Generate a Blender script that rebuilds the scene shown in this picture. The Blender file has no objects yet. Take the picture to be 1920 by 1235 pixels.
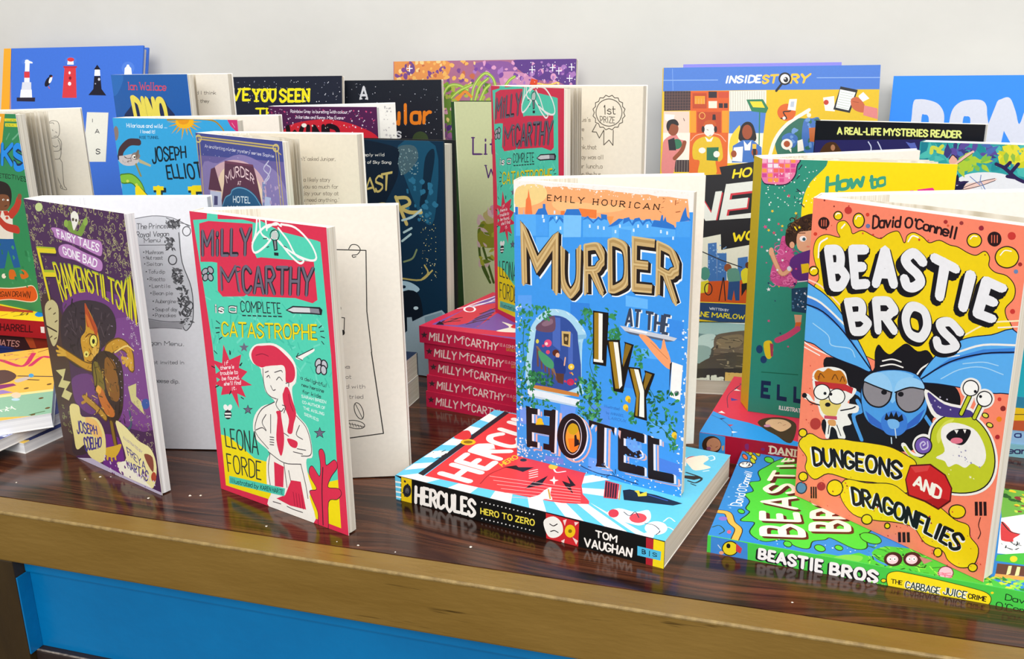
import bpy, bmesh, math, random
from mathutils import Vector, Matrix
from mathutils.geometry import delaunay_2d_cdt

SC = bpy.context.scene
COL = SC.collection

# ---------------------------------------------------------------- camera, world, lights
cam_data = bpy.data.cameras.new('camera')
cam_data.sensor_width = 36.0
cam_data.lens = 36.0 * 1697.66 / 1920.0
cam_data.clip_start = 0.02
cam = bpy.data.objects.new('camera', cam_data)
COL.objects.link(cam)
cam.matrix_world = Matrix((
    (0.958443, -0.067522, 0.277177, 0.000000),
    (0.284937, 0.274400, -0.918431, -0.433863),
    (-0.014043, 0.959242, 0.282236, 0.289005), (0, 0, 0, 1)))
SC.camera = cam

SC.view_settings.view_transform = 'Standard'
SC.view_settings.look = 'None'
SC.view_settings.gamma = 1.0
SC.view_settings.use_curve_mapping = False
SC.view_settings.exposure = -0.2

world = bpy.data.worlds.new('room_light')
SC.world = world
world.use_nodes = True
wn = world.node_tree
bg = wn.nodes['Background']
bg.inputs['Color'].default_value = (0.93, 0.96, 1.0, 1)
bg.inputs['Strength'].default_value = 0.6


def area(name, loc, target, sx, sy, power, color):
    l = bpy.data.lights.new(name, 'AREA')
    l.shape = 'RECTANGLE'
    l.size = sx
    l.size_y = sy
    l.energy = power
    l.color = color
    o = bpy.data.objects.new(name, l)
    COL.objects.link(o)
    o.location = loc
    o.rotation_euler = (Vector(target) - Vector(loc)).to_track_quat('-Z', 'Y').to_euler()
    return o


area('window_daylight', (0.5, -2.3, 1.65), (0.0, 0.3, 0.05), 2.4, 1.5, 88, (1.0, 0.985, 0.96))
area('ceiling_light', (-0.3, -0.2, 2.2), (-0.1, 0.3, 0.0), 1.8, 1.4, 42, (1.0, 0.97, 0.93))


# ---------------------------------------------------------------- materials
def lin(hexs):
    r = []
    for i in (0, 2, 4):
        c = int(hexs[i:i + 2], 16) / 255.0
        r.append(c / 12.92 if c <= 0.04045 else ((c + 0.055) / 1.055) ** 2.4)
    return (r[0], r[1], r[2], 1.0)


def new_mat(name):
    m = bpy.data.materials.new(name)
    m.use_nodes = True
    nt = m.node_tree
    return m, nt, nt.nodes['Principled BSDF']


def node(nt, kind, **kw):
    n = nt.nodes.new(kind)
    for k, v in kw.items():
        if k in n.inputs:
            n.inputs[k].default_value = v
        else:
            setattr(n, k, v)
    return n


def ramp(nt, stops):
    r = nt.nodes.new('ShaderNodeValToRGB')
    e = r.color_ramp.elements
    while len(e) < len(stops):
        e.new(0.5)
    for i, (p, c) in enumerate(stops):
        e[i].position = p
        e[i].color = lin(c) if isinstance(c, str) else c
    return r


def coords(nt, scale, kind='Object'):
    tc = nt.nodes.new('ShaderNodeTexCoord')
    mp = nt.nodes.new('ShaderNodeMapping')
    mp.inputs['Scale'].default_value = scale
    nt.links.new(tc.outputs[kind], mp.inputs['Vector'])
    return mp


def print_material(name, rough, coat):
    m, nt, b = new_mat(name)
    a = node(nt, 'ShaderNodeAttribute', attribute_name='Print')
    mp = coords(nt, (60, 60, 60))
    nz = node(nt, 'ShaderNodeTexNoise', Scale=6.0, Detail=3.0)
    nt.links.new(mp.outputs[0], nz.inputs['Vector'])
    mr = node(nt, 'ShaderNodeMapRange')
    mr.inputs['To Min'].default_value = 0.93
    mr.inputs['To Max'].default_value = 1.05
    nt.links.new(nz.outputs['Fac'], mr.inputs['Value'])
    mx = node(nt, 'ShaderNodeMix', data_type='RGBA', blend_type='MULTIPLY')
    mx.inputs[0].default_value = 1.0
    nt.links.new(a.outputs['Color'], mx.inputs[6])
    nt.links.new(mr.outputs[0], mx.inputs[7])
    nt.links.new(mx.outputs[2], b.inputs['Base Color'])
    b.inputs['Roughness'].default_value = rough
    b.inputs['Specular IOR Level'].default_value = 0.2
    b.inputs['Coat Weight'].default_value = coat
    b.inputs['Coat Roughness'].default_value = 0.12
    return m


M_PRINT = print_material('printed_cover_card', 0.42, 0.05)
M_PAGE = print_material('printed_page_paper', 0.85, 0.0)


def page_edge_material(name, c1, c2):
    m, nt, b = new_mat(name)
    mp = coords(nt, (3, 900, 3))
    nz = node(nt, 'ShaderNodeTexNoise', Scale=2.0, Detail=2.0)
    nt.links.new(mp.outputs[0], nz.inputs['Vector'])
    r = ramp(nt, [(0.3, c1), (0.62, c2)])
    nt.links.new(nz.outputs['Fac'], r.inputs['Fac'])
    nt.links.new(r.outputs['Color'], b.inputs['Base Color'])
    b.inputs['Roughness'].default_value = 0.9
    b.inputs['Specular IOR Level'].default_value = 0.15
    return m


M_EDGE_CREAM = page_edge_material('cream_page_edges', 'cfc5b0', 'efe8da')
M_EDGE_WHITE = page_edge_material('white_page_edges', 'd9d9dc', 'f6f6f6')


def wood_material():
    m, nt, b = new_mat('rosewood_veneer')
    mp = coords(nt, (1.0, 1.0, 1.0))
    # slow bending of the figure
    warp = node(nt, 'ShaderNodeTexNoise', Scale=5.5, Detail=2.0)
    mw = node(nt, 'ShaderNodeMapping')
    mw.inputs['Scale'].default_value = (0.42, 1.7, 1.0)
    nt.links.new(mp.outputs[0], mw.inputs['Vector'])
    nt.links.new(mw.outputs[0], warp.inputs['Vector'])
    add = node(nt, 'ShaderNodeVectorMath', operation='MULTIPLY_ADD')
    add.inputs[1].default_value = (0.0, 0.125, 0.0)
    nt.links.new(warp.outputs['Color'], add.inputs[0])
    nt.links.new(mp.outputs[0], add.inputs[2])
    ms = node(nt, 'ShaderNodeMapping')
    ms.inputs['Scale'].default_value = (1.9, 44.0, 1.0)
    nt.links.new(add.outputs[0], ms.inputs['Vector'])
    n1 = node(nt, 'ShaderNodeTexNoise', Scale=1.0, Detail=5.0, Roughness=0.62)
    nt.links.new(ms.outputs[0], n1.inputs['Vector'])
    r = ramp(nt, [(0.30, '140a07'), (0.40, '2a140c'), (0.47, '54301e'), (0.53, '361c14'), (0.60, '623824'), (0.72, '7c4a32')])
    nt.links.new(n1.outputs['Fac'], r.inputs['Fac'])
    mf = node(nt, 'ShaderNodeMapping')
    mf.inputs['Scale'].default_value = (14.0, 700.0, 1.0)
    nt.links.new(add.outputs[0], mf.inputs['Vector'])
    n2 = node(nt, 'ShaderNodeTexNoise', Scale=1.0, Detail=3.0)
    nt.links.new(mf.outputs[0], n2.inputs['Vector'])
    r2 = ramp(nt, [(0.36, (0.35, 0.3, 0.28, 1)), (0.52, (1, 1, 1, 1))])
    nt.links.new(n2.outputs['Fac'], r2.inputs['Fac'])
    mx = node(nt, 'ShaderNodeMix', data_type='RGBA', blend_type='MULTIPLY')
    mx.inputs[0].default_value = 0.8
    nt.links.new(r.outputs['Color'], mx.inputs[6])
    nt.links.new(r2.outputs['Color'], mx.inputs[7])
    nt.links.new(mx.outputs[2], b.inputs['Base Color'])
    b.inputs['Roughness'].default_value = 0.16
    b.inputs['Specular IOR Level'].default_value = 0.5
    nb = node(nt, 'ShaderNodeTexNoise', Scale=9.0, Detail=2.0)
    nt.links.new(mp.outputs[0], nb.inputs['Vector'])
    bp = node(nt, 'ShaderNodeBump', Strength=0.05, Distance=0.002)
    nt.links.new(nb.outputs['Fac'], bp.inputs['Height'])
    nt.links.new(bp.outputs['Normal'], b.inputs['Normal'])
    return m


def paint_material(name, c1, c2, rough, scale=(3, 3, 3), scratch=None, metallic=0.0, bump=0.15):
    m, nt, b = new_mat(name)
    mp = coords(nt, scale)
    n1 = node(nt, 'ShaderNodeTexNoise', Scale=4.0, Detail=5.0, Roughness=0.6)
    nt.links.new(mp.outputs[0], n1.inputs['Vector'])
    r = ramp(nt, [(0.3, c1), (0.7, c2)])
    nt.links.new(n1.outputs['Fac'], r.inputs['Fac'])
    out = r.outputs['Color']
    if scratch:
        ms = coords(nt, (9, 160, 160))
        n2 = node(nt, 'ShaderNodeTexNoise', Scale=1.0, Detail=4.0, Roughness=0.55)
        nt.links.new(ms.outputs[0], n2.inputs['Vector'])
        r2 = ramp(nt, [(0.655, (0, 0, 0, 1)), (0.70, (1, 1, 1, 1))])
        nt.links.new(n2.outputs['Fac'], r2.inputs['Fac'])
        mx = node(nt, 'ShaderNodeMix', data_type='RGBA')
        mx.inputs[7].default_value = lin(scratch)
        nt.links.new(r2.outputs['Color'], mx.inputs[0])
        nt.links.new(out, mx.inputs[6])
        out = mx.outputs[2]
    nt.links.new(out, b.inputs['Base Color'])
    b.inputs['Roughness'].default_value = rough
    b.inputs['Metallic'].default_value = metallic
    nb = node(nt, 'ShaderNodeTexNoise', Scale=40.0, Detail=3.0)
    nt.links.new(mp.outputs[0], nb.inputs['Vector'])
    bp = node(nt, 'ShaderNodeBump', Strength=bump, Distance=0.002)
    nt.links.new(nb.outputs['Fac'], bp.inputs['Height'])
    nt.links.new(bp.outputs['Normal'], b.inputs['Normal'])
    return m


M_WOOD = wood_material()
M_GOLD = paint_material('gold_paint', '7d5f26', '8e6f34', 0.3, (2, 8, 8), scratch='4a3510', metallic=0.2)
M_WORN = paint_material('worn_gold_edge', '6a5226', 'a08650', 0.55, (30, 30, 30))
M_DUST = paint_material('dusty_worn_edge', '3a2c26', 'a89a8c', 0.8, (40, 60, 60))
M_CRUMB = paint_material('pale_crumb', 'cfc4b4', 'ece6dc', 0.8, (50, 50, 50))
M_GOLD_SHADE = paint_material('shaded_gold_paint', '2a1d08', '3a2a0e', 0.4, (8, 8, 2))  # gold paint of the stile, with the shade on it mixed into the colour
M_BLUE = paint_material('blue_gloss_paint', '006aa4', '0074b0', 0.3)
M_WALL = paint_material('white_wall_paint', 'd2d0ca', 'd9d7d1', 0.75, (2, 2, 2), bump=0.08)
M_DARK = paint_material('dark_stained_board', '1d1412', '2b1d18', 0.5, (4, 20, 20))
M_FLOOR = paint_material('brown_floor', '4a4038', '5c5046', 0.6)


# ---------------------------------------------------------------- mesh helpers
def link(name, me, parent=None):
    o = bpy.data.objects.new(name, me)
    COL.objects.link(o)
    if parent is not None:
        o.parent = parent
    return o


def mesh_from(name, verts, faces, mats, fm=None, cols=None, parent=None):
    """one mesh object; fm = material index per face, cols = print colour per face"""
    me = bpy.data.meshes.new(name)
    me.from_pydata([tuple(v) for v in verts], [], faces)
    for m in mats:
        me.materials.append(m)
    if fm:
        me.polygons.foreach_set('material_index', fm)
    if cols:
        at = me.color_attributes.new('Print', 'FLOAT_COLOR', 'CORNER')
        buf = []
        for p in me.polygons:
            buf += list(cols[p.index]) * p.loop_total
        at.data.foreach_set('color', buf)
    me.update()
    return link(name, me, parent)


def box(name, x0, x1, y0, y1, z0, z1, mat, parent=None, bevel=0.0):
    bm = bmesh.new()
    bmesh.ops.create_cube(bm, size=1.0)
    for v in bm.verts:
        v.co = Vector((x0 + (v.co.x + .5) * (x1 - x0), y0 + (v.co.y + .5) * (y1 - y0), z0 + (v.co.z + .5) * (z1 - z0)))
    if bevel:
        bmesh.ops.bevel(bm, geom=bm.edges[:], offset=bevel, segments=2, affect='EDGES', profile=0.6)
    me = bpy.data.meshes.new(name)
    bm.to_mesh(me)
    bm.free()
    me.materials.append(mat)
    return link(name, me, parent)


def prism(name, plan, z0, z1, mat, parent=None):
    """plan polygon (counter clockwise) extruded from z0 to z1"""
    n = len(plan)
    v = [(p[0], p[1], z0) for p in plan] + [(p[0], p[1], z1) for p in plan]
    f = [list(range(n - 1, -1, -1)), list(range(n, 2 * n))]
    f += [[i, (i + 1) % n, n + (i + 1) % n, n + i] for i in range(n)]
    return mesh_from(name, v, f, [mat], parent=parent)


# ---------------------------------------------------------------- lettering
GL = {}
for _l in '''A 6 003a60 1353|B 5 000a ~0a3a49473505 ~053553523000|C 5 ~58492a0802204152|D 5 000a ~0a2a58522000
E 4 4a0a0040 0535|F 4 4a0a00 0535|G 5 ~58492a0802204152 525434|H 5 000a 505a 0555|I 2 101a|J 4 ~4a42301002
K 5 000a 5a04 1650|L 4 0a0040|M 7 000a347a70|N 5 000a505a|O 6 o3a59655130110519|P 5 000a ~0a3a4957463404
Q 6 o3a59655130110519 3260|R 5 000a ~0a3a4957463505 2550|S 5 ~58492a08164452301002|T 6 0a6a 3a30|U 5 ~0a032030535a
V 6 0a306a|W 8 0a2047608a|X 5 005a 0a50|Y 6 0a356a 3530|Z 5 0a5a0050|a 4 o264541200105 4640|b 4 0a00 o264541200105
c 4 ~452605012041|d 4 4a40 o264541200105|e 4 ~0343452605012041|f 3 ~3a2a1810 0636|g 4 o264541200105 ~46403x1x0y
h 4 0a00 ~04264540|i 2 1016 1819|j 2 ~161z0y 1819|k 4 0a00 4602 1340|l 2 1a10|m 6 0600 ~04263430 ~34566460
n 4 0600 ~04264440|o 4 o264541200105|p 4 060x o264541200105|q 4 464x o264541200105|r 3 0600 ~042636
s 4 ~45260433412001|t 3 ~19112030 0636|u 4 ~0601204246 4640|v 4 062046|w 6 0610355066|x 4 0046 0640|y 4 0620 460x
z 4 06460040|1 3 182a20|2 5 ~082a4847000050|3 5 ~092a4837253642201001|' 1 1a18|. 1 1011|, 1 110z|- 3 0434|! 2 1a13 1110
? 5 ~082a48352322 2120|: 1 1011 1516|" 3 1a18 3a38'''.replace('\n', '|').split('|'):
    _p = _l.split(' ')
    GL[_p[0]] = (float(_p[1]), _p[2:])
YV = {c: i for i, c in enumerate('0123456789abc')}
YV.update({'z': -1, 'y': -2, 'x': -3})


def smooth(pts, closed, n=5):
    out = []
    m = len(pts)
    rng = range(m) if closed else range(m - 1)
    for i in rng:
        if closed:
            a, b, c, d = pts[i - 1], pts[i], pts[(i + 1) % m], pts[(i + 2) % m]
        else:
            b, c = pts[i], pts[i + 1]
            a = pts[i - 1] if i else (2 * b[0] - c[0], 2 * b[1] - c[1])
            d = pts[i + 2] if i + 2 < m else (2 * c[0] - b[0], 2 * c[1] - b[1])
        for k in range(n):
            t = k / n
            out.append(tuple(0.5 * (2 * b[j] + (c[j] - a[j]) * t + (2 * a[j] - 5 * b[j] + 4 * c[j] - d[j]) * t * t
                                    + (3 * b[j] - a[j] - 3 * c[j] + d[j]) * t ** 3) for j in (0, 1)))
    if not closed:
        out.append(tuple(pts[-1]))
    return out


def hull(p):
    p = sorted(set(p))
    if len(p) < 3:
        return p
    out = []
    for seq in (p, p[::-1]):
        h = []
        for q in seq:
            while len(h) > 1 and (h[-1][0] - h[-2][0]) * (q[1] - h[-2][1]) - (h[-1][1] - h[-2][1]) * (q[0] - h[-2][0]) <= 0:
                h.pop()
            h.append(q)
        out += h[:-1]
    return out


def ribbon(pts, w, closed=False, rnd=True, square=False):
    """convex polygons that together draw a line of width w"""
    h = w / 2
    q = [pts[0]]
    for p in pts[1:]:
        if math.hypot(p[0] - q[-1][0], p[1] - q[-1][1]) > 0.05:
            q.append(p)
    if closed and len(q) > 2 and math.hypot(q[0][0] - q[-1][0], q[0][1] - q[-1][1]) < 0.05:
        q.pop()
    pts = q
    m = len(pts)
    out = []
    disc = lambda b: [(b[0] + h * math.cos(k * math.pi / 4 + .3), b[1] + h * math.sin(k * math.pi / 4 + .3)) for k in range(8)]
    if m == 1:
        return [disc(pts[0])]
    n = m if closed else m - 1
    D = []
    for k in range(n):
        a, b = pts[k], pts[(k + 1) % m]
        L = math.hypot(b[0] - a[0], b[1] - a[1])
        D.append(((b[0] - a[0]) / L, (b[1] - a[1]) / L))
    start, end = [None] * n, [None] * n       # (right, left) offset points at each end of a segment
    for k in range(n):
        d = D[k]
        a, b = pts[k], pts[(k + 1) % m]
        start[k] = ((a[0] + d[1] * h, a[1] - d[0] * h), (a[0] - d[1] * h, a[1] + d[0] * h))
        end[k] = ((b[0] + d[1] * h, b[1] - d[0] * h), (b[0] - d[1] * h, b[1] + d[0] * h))
    for k in range(n):
        if k == n - 1 and not closed:
            break
        k2 = (k + 1) % n
        d, e, b = D[k], D[k2], pts[(k + 1) % m]
        ang = math.atan2(d[0] * e[1] - d[1] * e[0], d[0] * e[0] + d[1] * e[1])
        if abs(ang) < 0.95:                    # smooth: both segments share the mitred pair
            c = math.cos(ang / 2)
            nx, ny = (d[1] + e[1]), -(d[0] + e[0])
            l = math.hypot(nx, ny)
            nx, ny = nx / l * h / c, ny / l * h / c
            end[k] = start[k2] = ((b[0] + nx, b[1] + ny), (b[0] - nx, b[1] - ny))
        else:
            s = 1 if ang < 0 else 0
            p1, p2 = end[k][s], start[k2][s]
            mx, my = (p1[0] + p2[0]) / 2 - b[0], (p1[1] + p2[1]) / 2 - b[1]
            ml = math.hypot(mx, my)
            if ml > 1e-3:
                if rnd:
                    q_ = h * 1.0
                else:
                    q_ = h / max(0.3, math.cos(ang / 2)) if abs(ang) < 2.2 else h * 1.6
                out.append(hull([b, p1, (b[0] + mx / ml * q_, b[1] + my / ml * q_), p2]))
    if square and not closed:
        d, a = D[0], start[0]
        start[0] = tuple((p[0] - d[0] * h, p[1] - d[1] * h) for p in a)
        d, a = D[-1], end[-1]
        end[-1] = tuple((p[0] + d[0] * h, p[1] + d[1] * h) for p in a)
    for k in range(n):
        out.append(hull([start[k][0], end[k][0], end[k][1], start[k][1]]))
    if rnd and not closed:
        out += [disc(pts[0]), disc(pts[-1])]
    return out


def along(curve, t):
    ls = [math.hypot(curve[i + 1][0] - curve[i][0], curve[i + 1][1] - curve[i][1]) for i in range(len(curve) - 1)]
    T = sum(ls)
    d = t * T
    for i, l in enumerate(ls):
        if d <= l or i == len(ls) - 1:
            k = d / l if l else 0
            a, b = curve[i], curve[i + 1]
            return (a[0] + (b[0] - a[0]) * k, a[1] + (b[1] - a[1]) * k)
        d -= l


def text_polys(text, top, bot, wt, style='', gap=1.6, dx=0, dy=0, jit=0, seed=1):
    """lettering stretched between a lower and an upper guide line; wt = stroke width / letter height
    style: s = serifs, q = square ends, h = hand drawn"""
    if len(top) > 2:
        top = smooth(top, False, 6)
    if len(bot) > 2:
        bot = smooth(bot, False, 6)
    rnd = random.Random(seed)
    L = (math.dist(top[0], top[-1]) + math.dist(bot[0], bot[-1])) / 2
    H = (math.dist(top[0], bot[0]) + math.dist(top[-1], bot[-1])) / 2
    lower = any(c.islower() for c in text)
    adv = 0.0
    pos = []
    for c in text:
        pos.append(adv)
        adv += (3.0 if c == ' ' else GL[c][0] + gap)
    adv -= gap
    sx, sy = L / adv, H / 10.0
    polys = []
    w = wt * H
    tiny = H < 32
    for c, x0 in zip(text, pos):
        if c == ' ':
            continue
        jy, jr = (rnd.uniform(-jit, jit), rnd.uniform(-jit, jit)) if jit else (0, 0)
        for st in GL[c][1]:
            kind = st[0] if st[0] in '~o' else ''
            s = st[1:] if kind else st
            if kind == 'o' and len(s) % 2:
                s = s[:-1]
            pts = []
            for i in range(0, len(s) - 1, 2):
                gx, gy = YV[s[i]], YV[s[i + 1]]
                pts.append(((x0 + gx + jr * 0.12 * (gy - 5)) * sx, (gy + jy) * sy))
            # keep strokes inside the band
            pts = [(p[0], w / 2 + p[1] * (H - w) / H) for p in pts]
            if kind:
                pts = smooth(pts, kind == 'o', 2 if tiny else 3 if H < 80 else 5)
            polys += ribbon(pts, w, kind == 'o', rnd='q' not in style and not tiny, square=tiny)
            if 's' in style and kind != 'o':
                for e in (pts[0], pts[-1]):
                    if e[1] < w or e[1] > H - w:
                        sl = w * 1.15
                        polys.append([(e[0] - sl, e[1] - w * .32), (e[0] + sl, e[1] - w * .32),
                                      (e[0] + sl, e[1] + w * .32), (e[0] - sl, e[1] + w * .32)])
    out = []
    for pl in polys:
        q = []
        for x, y in pl:
            t = min(max(x / L, -0.05), 1.05)
            tt = min(max(t, 0), 1)
            a, b = along(bot, tt), along(top, tt)
            k = y / H
            ex = (t - tt) * L
            q.append((a[0] + (b[0] - a[0]) * k + dx + ex, a[1] + (b[1] - a[1]) * k + dy))
        out.append(q)
    return out


def pairs(l):
    return [(l[i], l[i + 1]) for i in range(0, len(l), 2)]


def art_polys(items):
    """drawing list -> one list of (colour, polygon) per item, in tenths of a millimetre"""
    res = []
    for it in items:
        out = []
        res.append(out)
        k = it[0]
        if k == 'P':
            out.append((it[1], pairs(it[2])))
        elif k == 'S':
            out.append((it[1], smooth(pairs(it[2]), True, 4)))
        elif k == 'L':
            for p in ribbon(pairs(it[3]), it[2]):
                out.append((it[1], p))
        elif k == 'C':
            for p in ribbon(smooth(pairs(it[3]), False, 4), it[2]):
                out.append((it[1], p))
        elif k == 'R':
            for p in ribbon(smooth(pairs(it[3]), True, 4), it[2], True):
                out.append((it[1], p))
        elif k == 'E':
            cx, cy, rx, ry = it[2]
            n = 22 if max(rx, ry) > 40 else 12
            a = it[3] if len(it) > 3 else 0
            ca, sa = math.cos(a), math.sin(a)
            out.append((it[1], [(cx + rx * math.cos(t) * ca - ry * math.sin(t) * sa,
                                 cy + rx * math.cos(t) * sa + ry * math.sin(t) * ca)
                                for t in [6.28318 * i / n for i in range(n)]]))
        elif k == 'T':
            _, c, wt, text, top, bot = it[:6]
            kw = it[6] if len(it) > 6 else {}
            for p in text_polys(text, pairs(top), pairs(bot), wt, **kw):
                out.append((c, p))
        elif k == 'X':      # scatter of small marks inside a box
            _, cs, shape, n, size, bx, seed = it
            rnd = random.Random(seed)
            for i in range(n):
                c = cs[rnd.randrange(len(cs))]
                x, y = rnd.uniform(bx[0], bx[2]), rnd.uniform(bx[1], bx[3])
                s = size * rnd.uniform(0.5, 1.3)
                a = rnd.uniform(0, 6.28)
                if shape == 'dot':
                    pl = [(x + s * math.cos(a + j * 1.0472), y + s * math.sin(a + j * 1.0472)) for j in range(6)]
                elif shape == 'leaf':
                    pl = [(x + r * s * math.cos(a + t), y + r * s * math.sin(a + t)) for r, t in
                          ((2.2, 0), (.9, .75), (1.0, 2.2), (1.6, 3.14), (1.0, 4.1), (.9, 5.5))]
                elif shape == 'dash':
                    ca, sa = math.cos(a), math.sin(a)
                    pl = [(x + ca * u * s - sa * v * s, y + sa * u * s + ca * v * s) for u, v in
                          ((-2, -.35), (2, -.35), (2, .35), (-2, .35))]
                elif shape == 'blob':
                    pl = smooth([(x + s * rnd.uniform(.5, 1.4) * math.cos(t), y + s * rnd.uniform(.5, 1.4) * math.sin(t))
                                 for t in [j * 1.0472 for j in range(6)]], True, 3)
                elif shape == 'curl':
                    cpts = [(x + s * r * math.cos(a + t), y + s * r * math.sin(a + t)) for r, t in
                            ((2.4, 0), (1.9, .9), (1.5, 1.9), (1.0, 3.1), (.5, 4.5))]
                    for p in ribbon(smooth(cpts, False, 2), s * .5):
                        out.append((c, p))
                    continue
                else:       # star
                    pl = [(x + s * (1 if j % 2 == 0 else .42) * math.cos(a + j * .6283),
                           y + s * (1 if j % 2 == 0 else .42) * math.sin(a + j * .6283)) for j in range(10)]
                out.append((c, pl))
    return res


def clip(poly, W, H):
    for ax, lim, sg in ((0, 0.0, 1), (0, W, -1), (1, 0.0, 1), (1, H, -1)):
        out = []
        n = len(poly)
        for i in range(n):
            p, q = poly[i], poly[(i + 1) % n]
            dp, dq = (p[ax] - lim) * sg, (q[ax] - lim) * sg
            if dp >= 0:
                out.append(p)
            if (dp >= 0) != (dq >= 0):
                t = dp / (dp - dq)
                out.append((p[0] + (q[0] - p[0]) * t, p[1] + (q[1] - p[1]) * t))
        poly = out
        if len(poly) < 3:
            return None
    return poly


INK = 4e-6      # thickness of one film of ink, metres


def printed_faces(W, H, base, items):
    """a W x H (metres) printed face: (u, v, ink height) points, faces, colour per face"""
    s = 1e4
    w, h = W * s, H * s
    P = [(0, 0, 0), (W, 0, 0), (W, H, 0), (0, H, 0)]
    F = [[0, 1, 2, 3]]
    C = [lin(base)]
    boxes = []
    for polys in art_polys(items):
        V, G, cs = [], [], []
        for c, pl in polys:
            if len(pl) < 3:
                continue
            xs, ys = [p[0] for p in pl], [p[1] for p in pl]
            if max(xs) < 0 or min(xs) > w or max(ys) < 0 or min(ys) > h:
                continue
            if sum(pl[i - 1][0] * pl[i][1] - pl[i][0] * pl[i - 1][1] for i in range(len(pl))) < 0:
                pl = pl[::-1]
            b = len(V)
            V += [Vector(p) for p in pl]
            G.append(list(range(b, b + len(pl))))
            cs.append(lin(c))
        if not G:
            continue
        bx = (max(0, min(p.x for p in V)), max(0, min(p.y for p in V)), min(w, max(p.x for p in V)), min(h, max(p.y for p in V)))
        lay = 1 + max([l for b, l in boxes if b[0] < bx[2] and b[2] > bx[0] and b[1] < bx[3] and b[3] > bx[1]], default=0)
        boxes.append((bx, lay))
        if len(G) == 1 and len(G[0]) == 3:
            v, f, of = V, G, [[0]]
        else:
            v, _, f, _, _, of = delaunay_2d_cdt(V, [], G, 1, 1e-3)
        b = len(P)
        z = lay * INK
        P += [(p.x / s, p.y / s, z) for p in v]
        for t, src in zip(f, of):
            if not src:
                continue
            col = cs[max(src)]
            if all(0 <= v[k].x <= w and 0 <= v[k].y <= h for k in t):
                F.append([b + k for k in t])
            else:
                q = clip([(v[k].x, v[k].y) for k in t], w, h)
                if not q:
                    continue
                n = len(P)
                P += [(x / s, y / s, z) for x, y in q]
                F.append(list(range(n, n + len(q))))
            C.append(col)
    used = {}
    for f in F:
        for k in f:
            used.setdefault(k, len(used))
    Q = [None] * len(used)
    for k, n in used.items():
        Q[n] = P[k]
    return Q, [[used[k] for k in f] for f in F], C


def printed_sheet(name, W, H, base, items, place, thick, back, parent, mat=None):
    """a sheet W x H, printed on its outer side; place(u, v, d) -> local point, d = depth behind the print"""
    pts, tris, tc = printed_faces(W, H, base, items)
    verts = [place(u, v, -z) for u, v, z in pts]
    a, b, c = (Vector(verts[i]) for i in (0, 1, 2))
    outward = (a - Vector(place(0, 0, thick))).normalized()
    flip = (b - a).cross(c - a).dot(outward) < 0
    faces = []
    for t in tris:
        p, q, r = pts[t[0]], pts[t[1]], pts[t[2]]
        ccw = (q[0] - p[0]) * (r[1] - p[1]) - (q[1] - p[1]) * (r[0] - p[0]) > 0
        faces.append(t if ccw != flip else t[::-1])
    cols = list(tc)
    n = len(verts)
    q = [(0, 0), (W, 0), (W, H), (0, H)]
    verts += [place(u, v, 0.0) for u, v in q] + [place(u, v, thick) for u, v in q]
    side = [[n + i, n + (i + 1) % 4, n + 4 + (i + 1) % 4, n + 4 + i] for i in range(4)] + [[n + 7, n + 6, n + 5, n + 4]]
    faces += [s[::-1] for s in side] if not flip else side
    cols += [lin(back)] * 5
    return mesh_from(name, verts, faces, [mat or M_PRINT], cols=cols, parent=parent)


def tag(o, label, cat, group=None):
    o['label'] = label
    o['category'] = cat
    if group:
        o['group'] = group
    return o


def root(name, M, label, cat, group=None):
    o = bpy.data.objects.new(name, None)
    o.empty_display_size = 0.02
    COL.objects.link(o)
    o.matrix_world = M
    return tag(o, label, cat, group)


def standing(x, y, z, yaw, lean=0.0):
    u = Vector((math.cos(yaw), math.sin(yaw), 0))
    n = Vector((-u.y, u.x, 0))
    up = Vector((0, 0, math.cos(lean))) + n * math.sin(lean)
    nn = n * math.cos(lean) - Vector((0, 0, math.sin(lean)))
    return Matrix(((u.x, nn.x, up.x, x), (u.y, nn.y, up.y, y), (u.z, nn.z, up.z, z), (0, 0, 0, 1)))


def lying(x, y, z, yaw, L, D, t, side='spine'):
    """book flat on its back, cover up; (x, y) = viewer's left corner of the side that faces the viewer"""
    u = Vector((math.cos(yaw), math.sin(yaw), 0))
    v = Vector((-u.y, u.x, 0))
    O = Vector((x, y, z + t))
    dn = Vector((0, 0, -1))
    if side == 'spine':
        X, Z, O = v, -u, O + u * L
    elif side == 'tail':
        X, Z = u, v
    elif side == 'fore':
        X, Z, O = -v, u, O + v * D
    else:       # head
        X, Z, O = -u, -v, O + u * D + v * L
    return Matrix(((X.x, dn.x, Z.x, O.x), (X.y, dn.y, Z.y, O.y), (X.z, dn.z, Z.z, O.z), (0, 0, 0, 1)))


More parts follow.
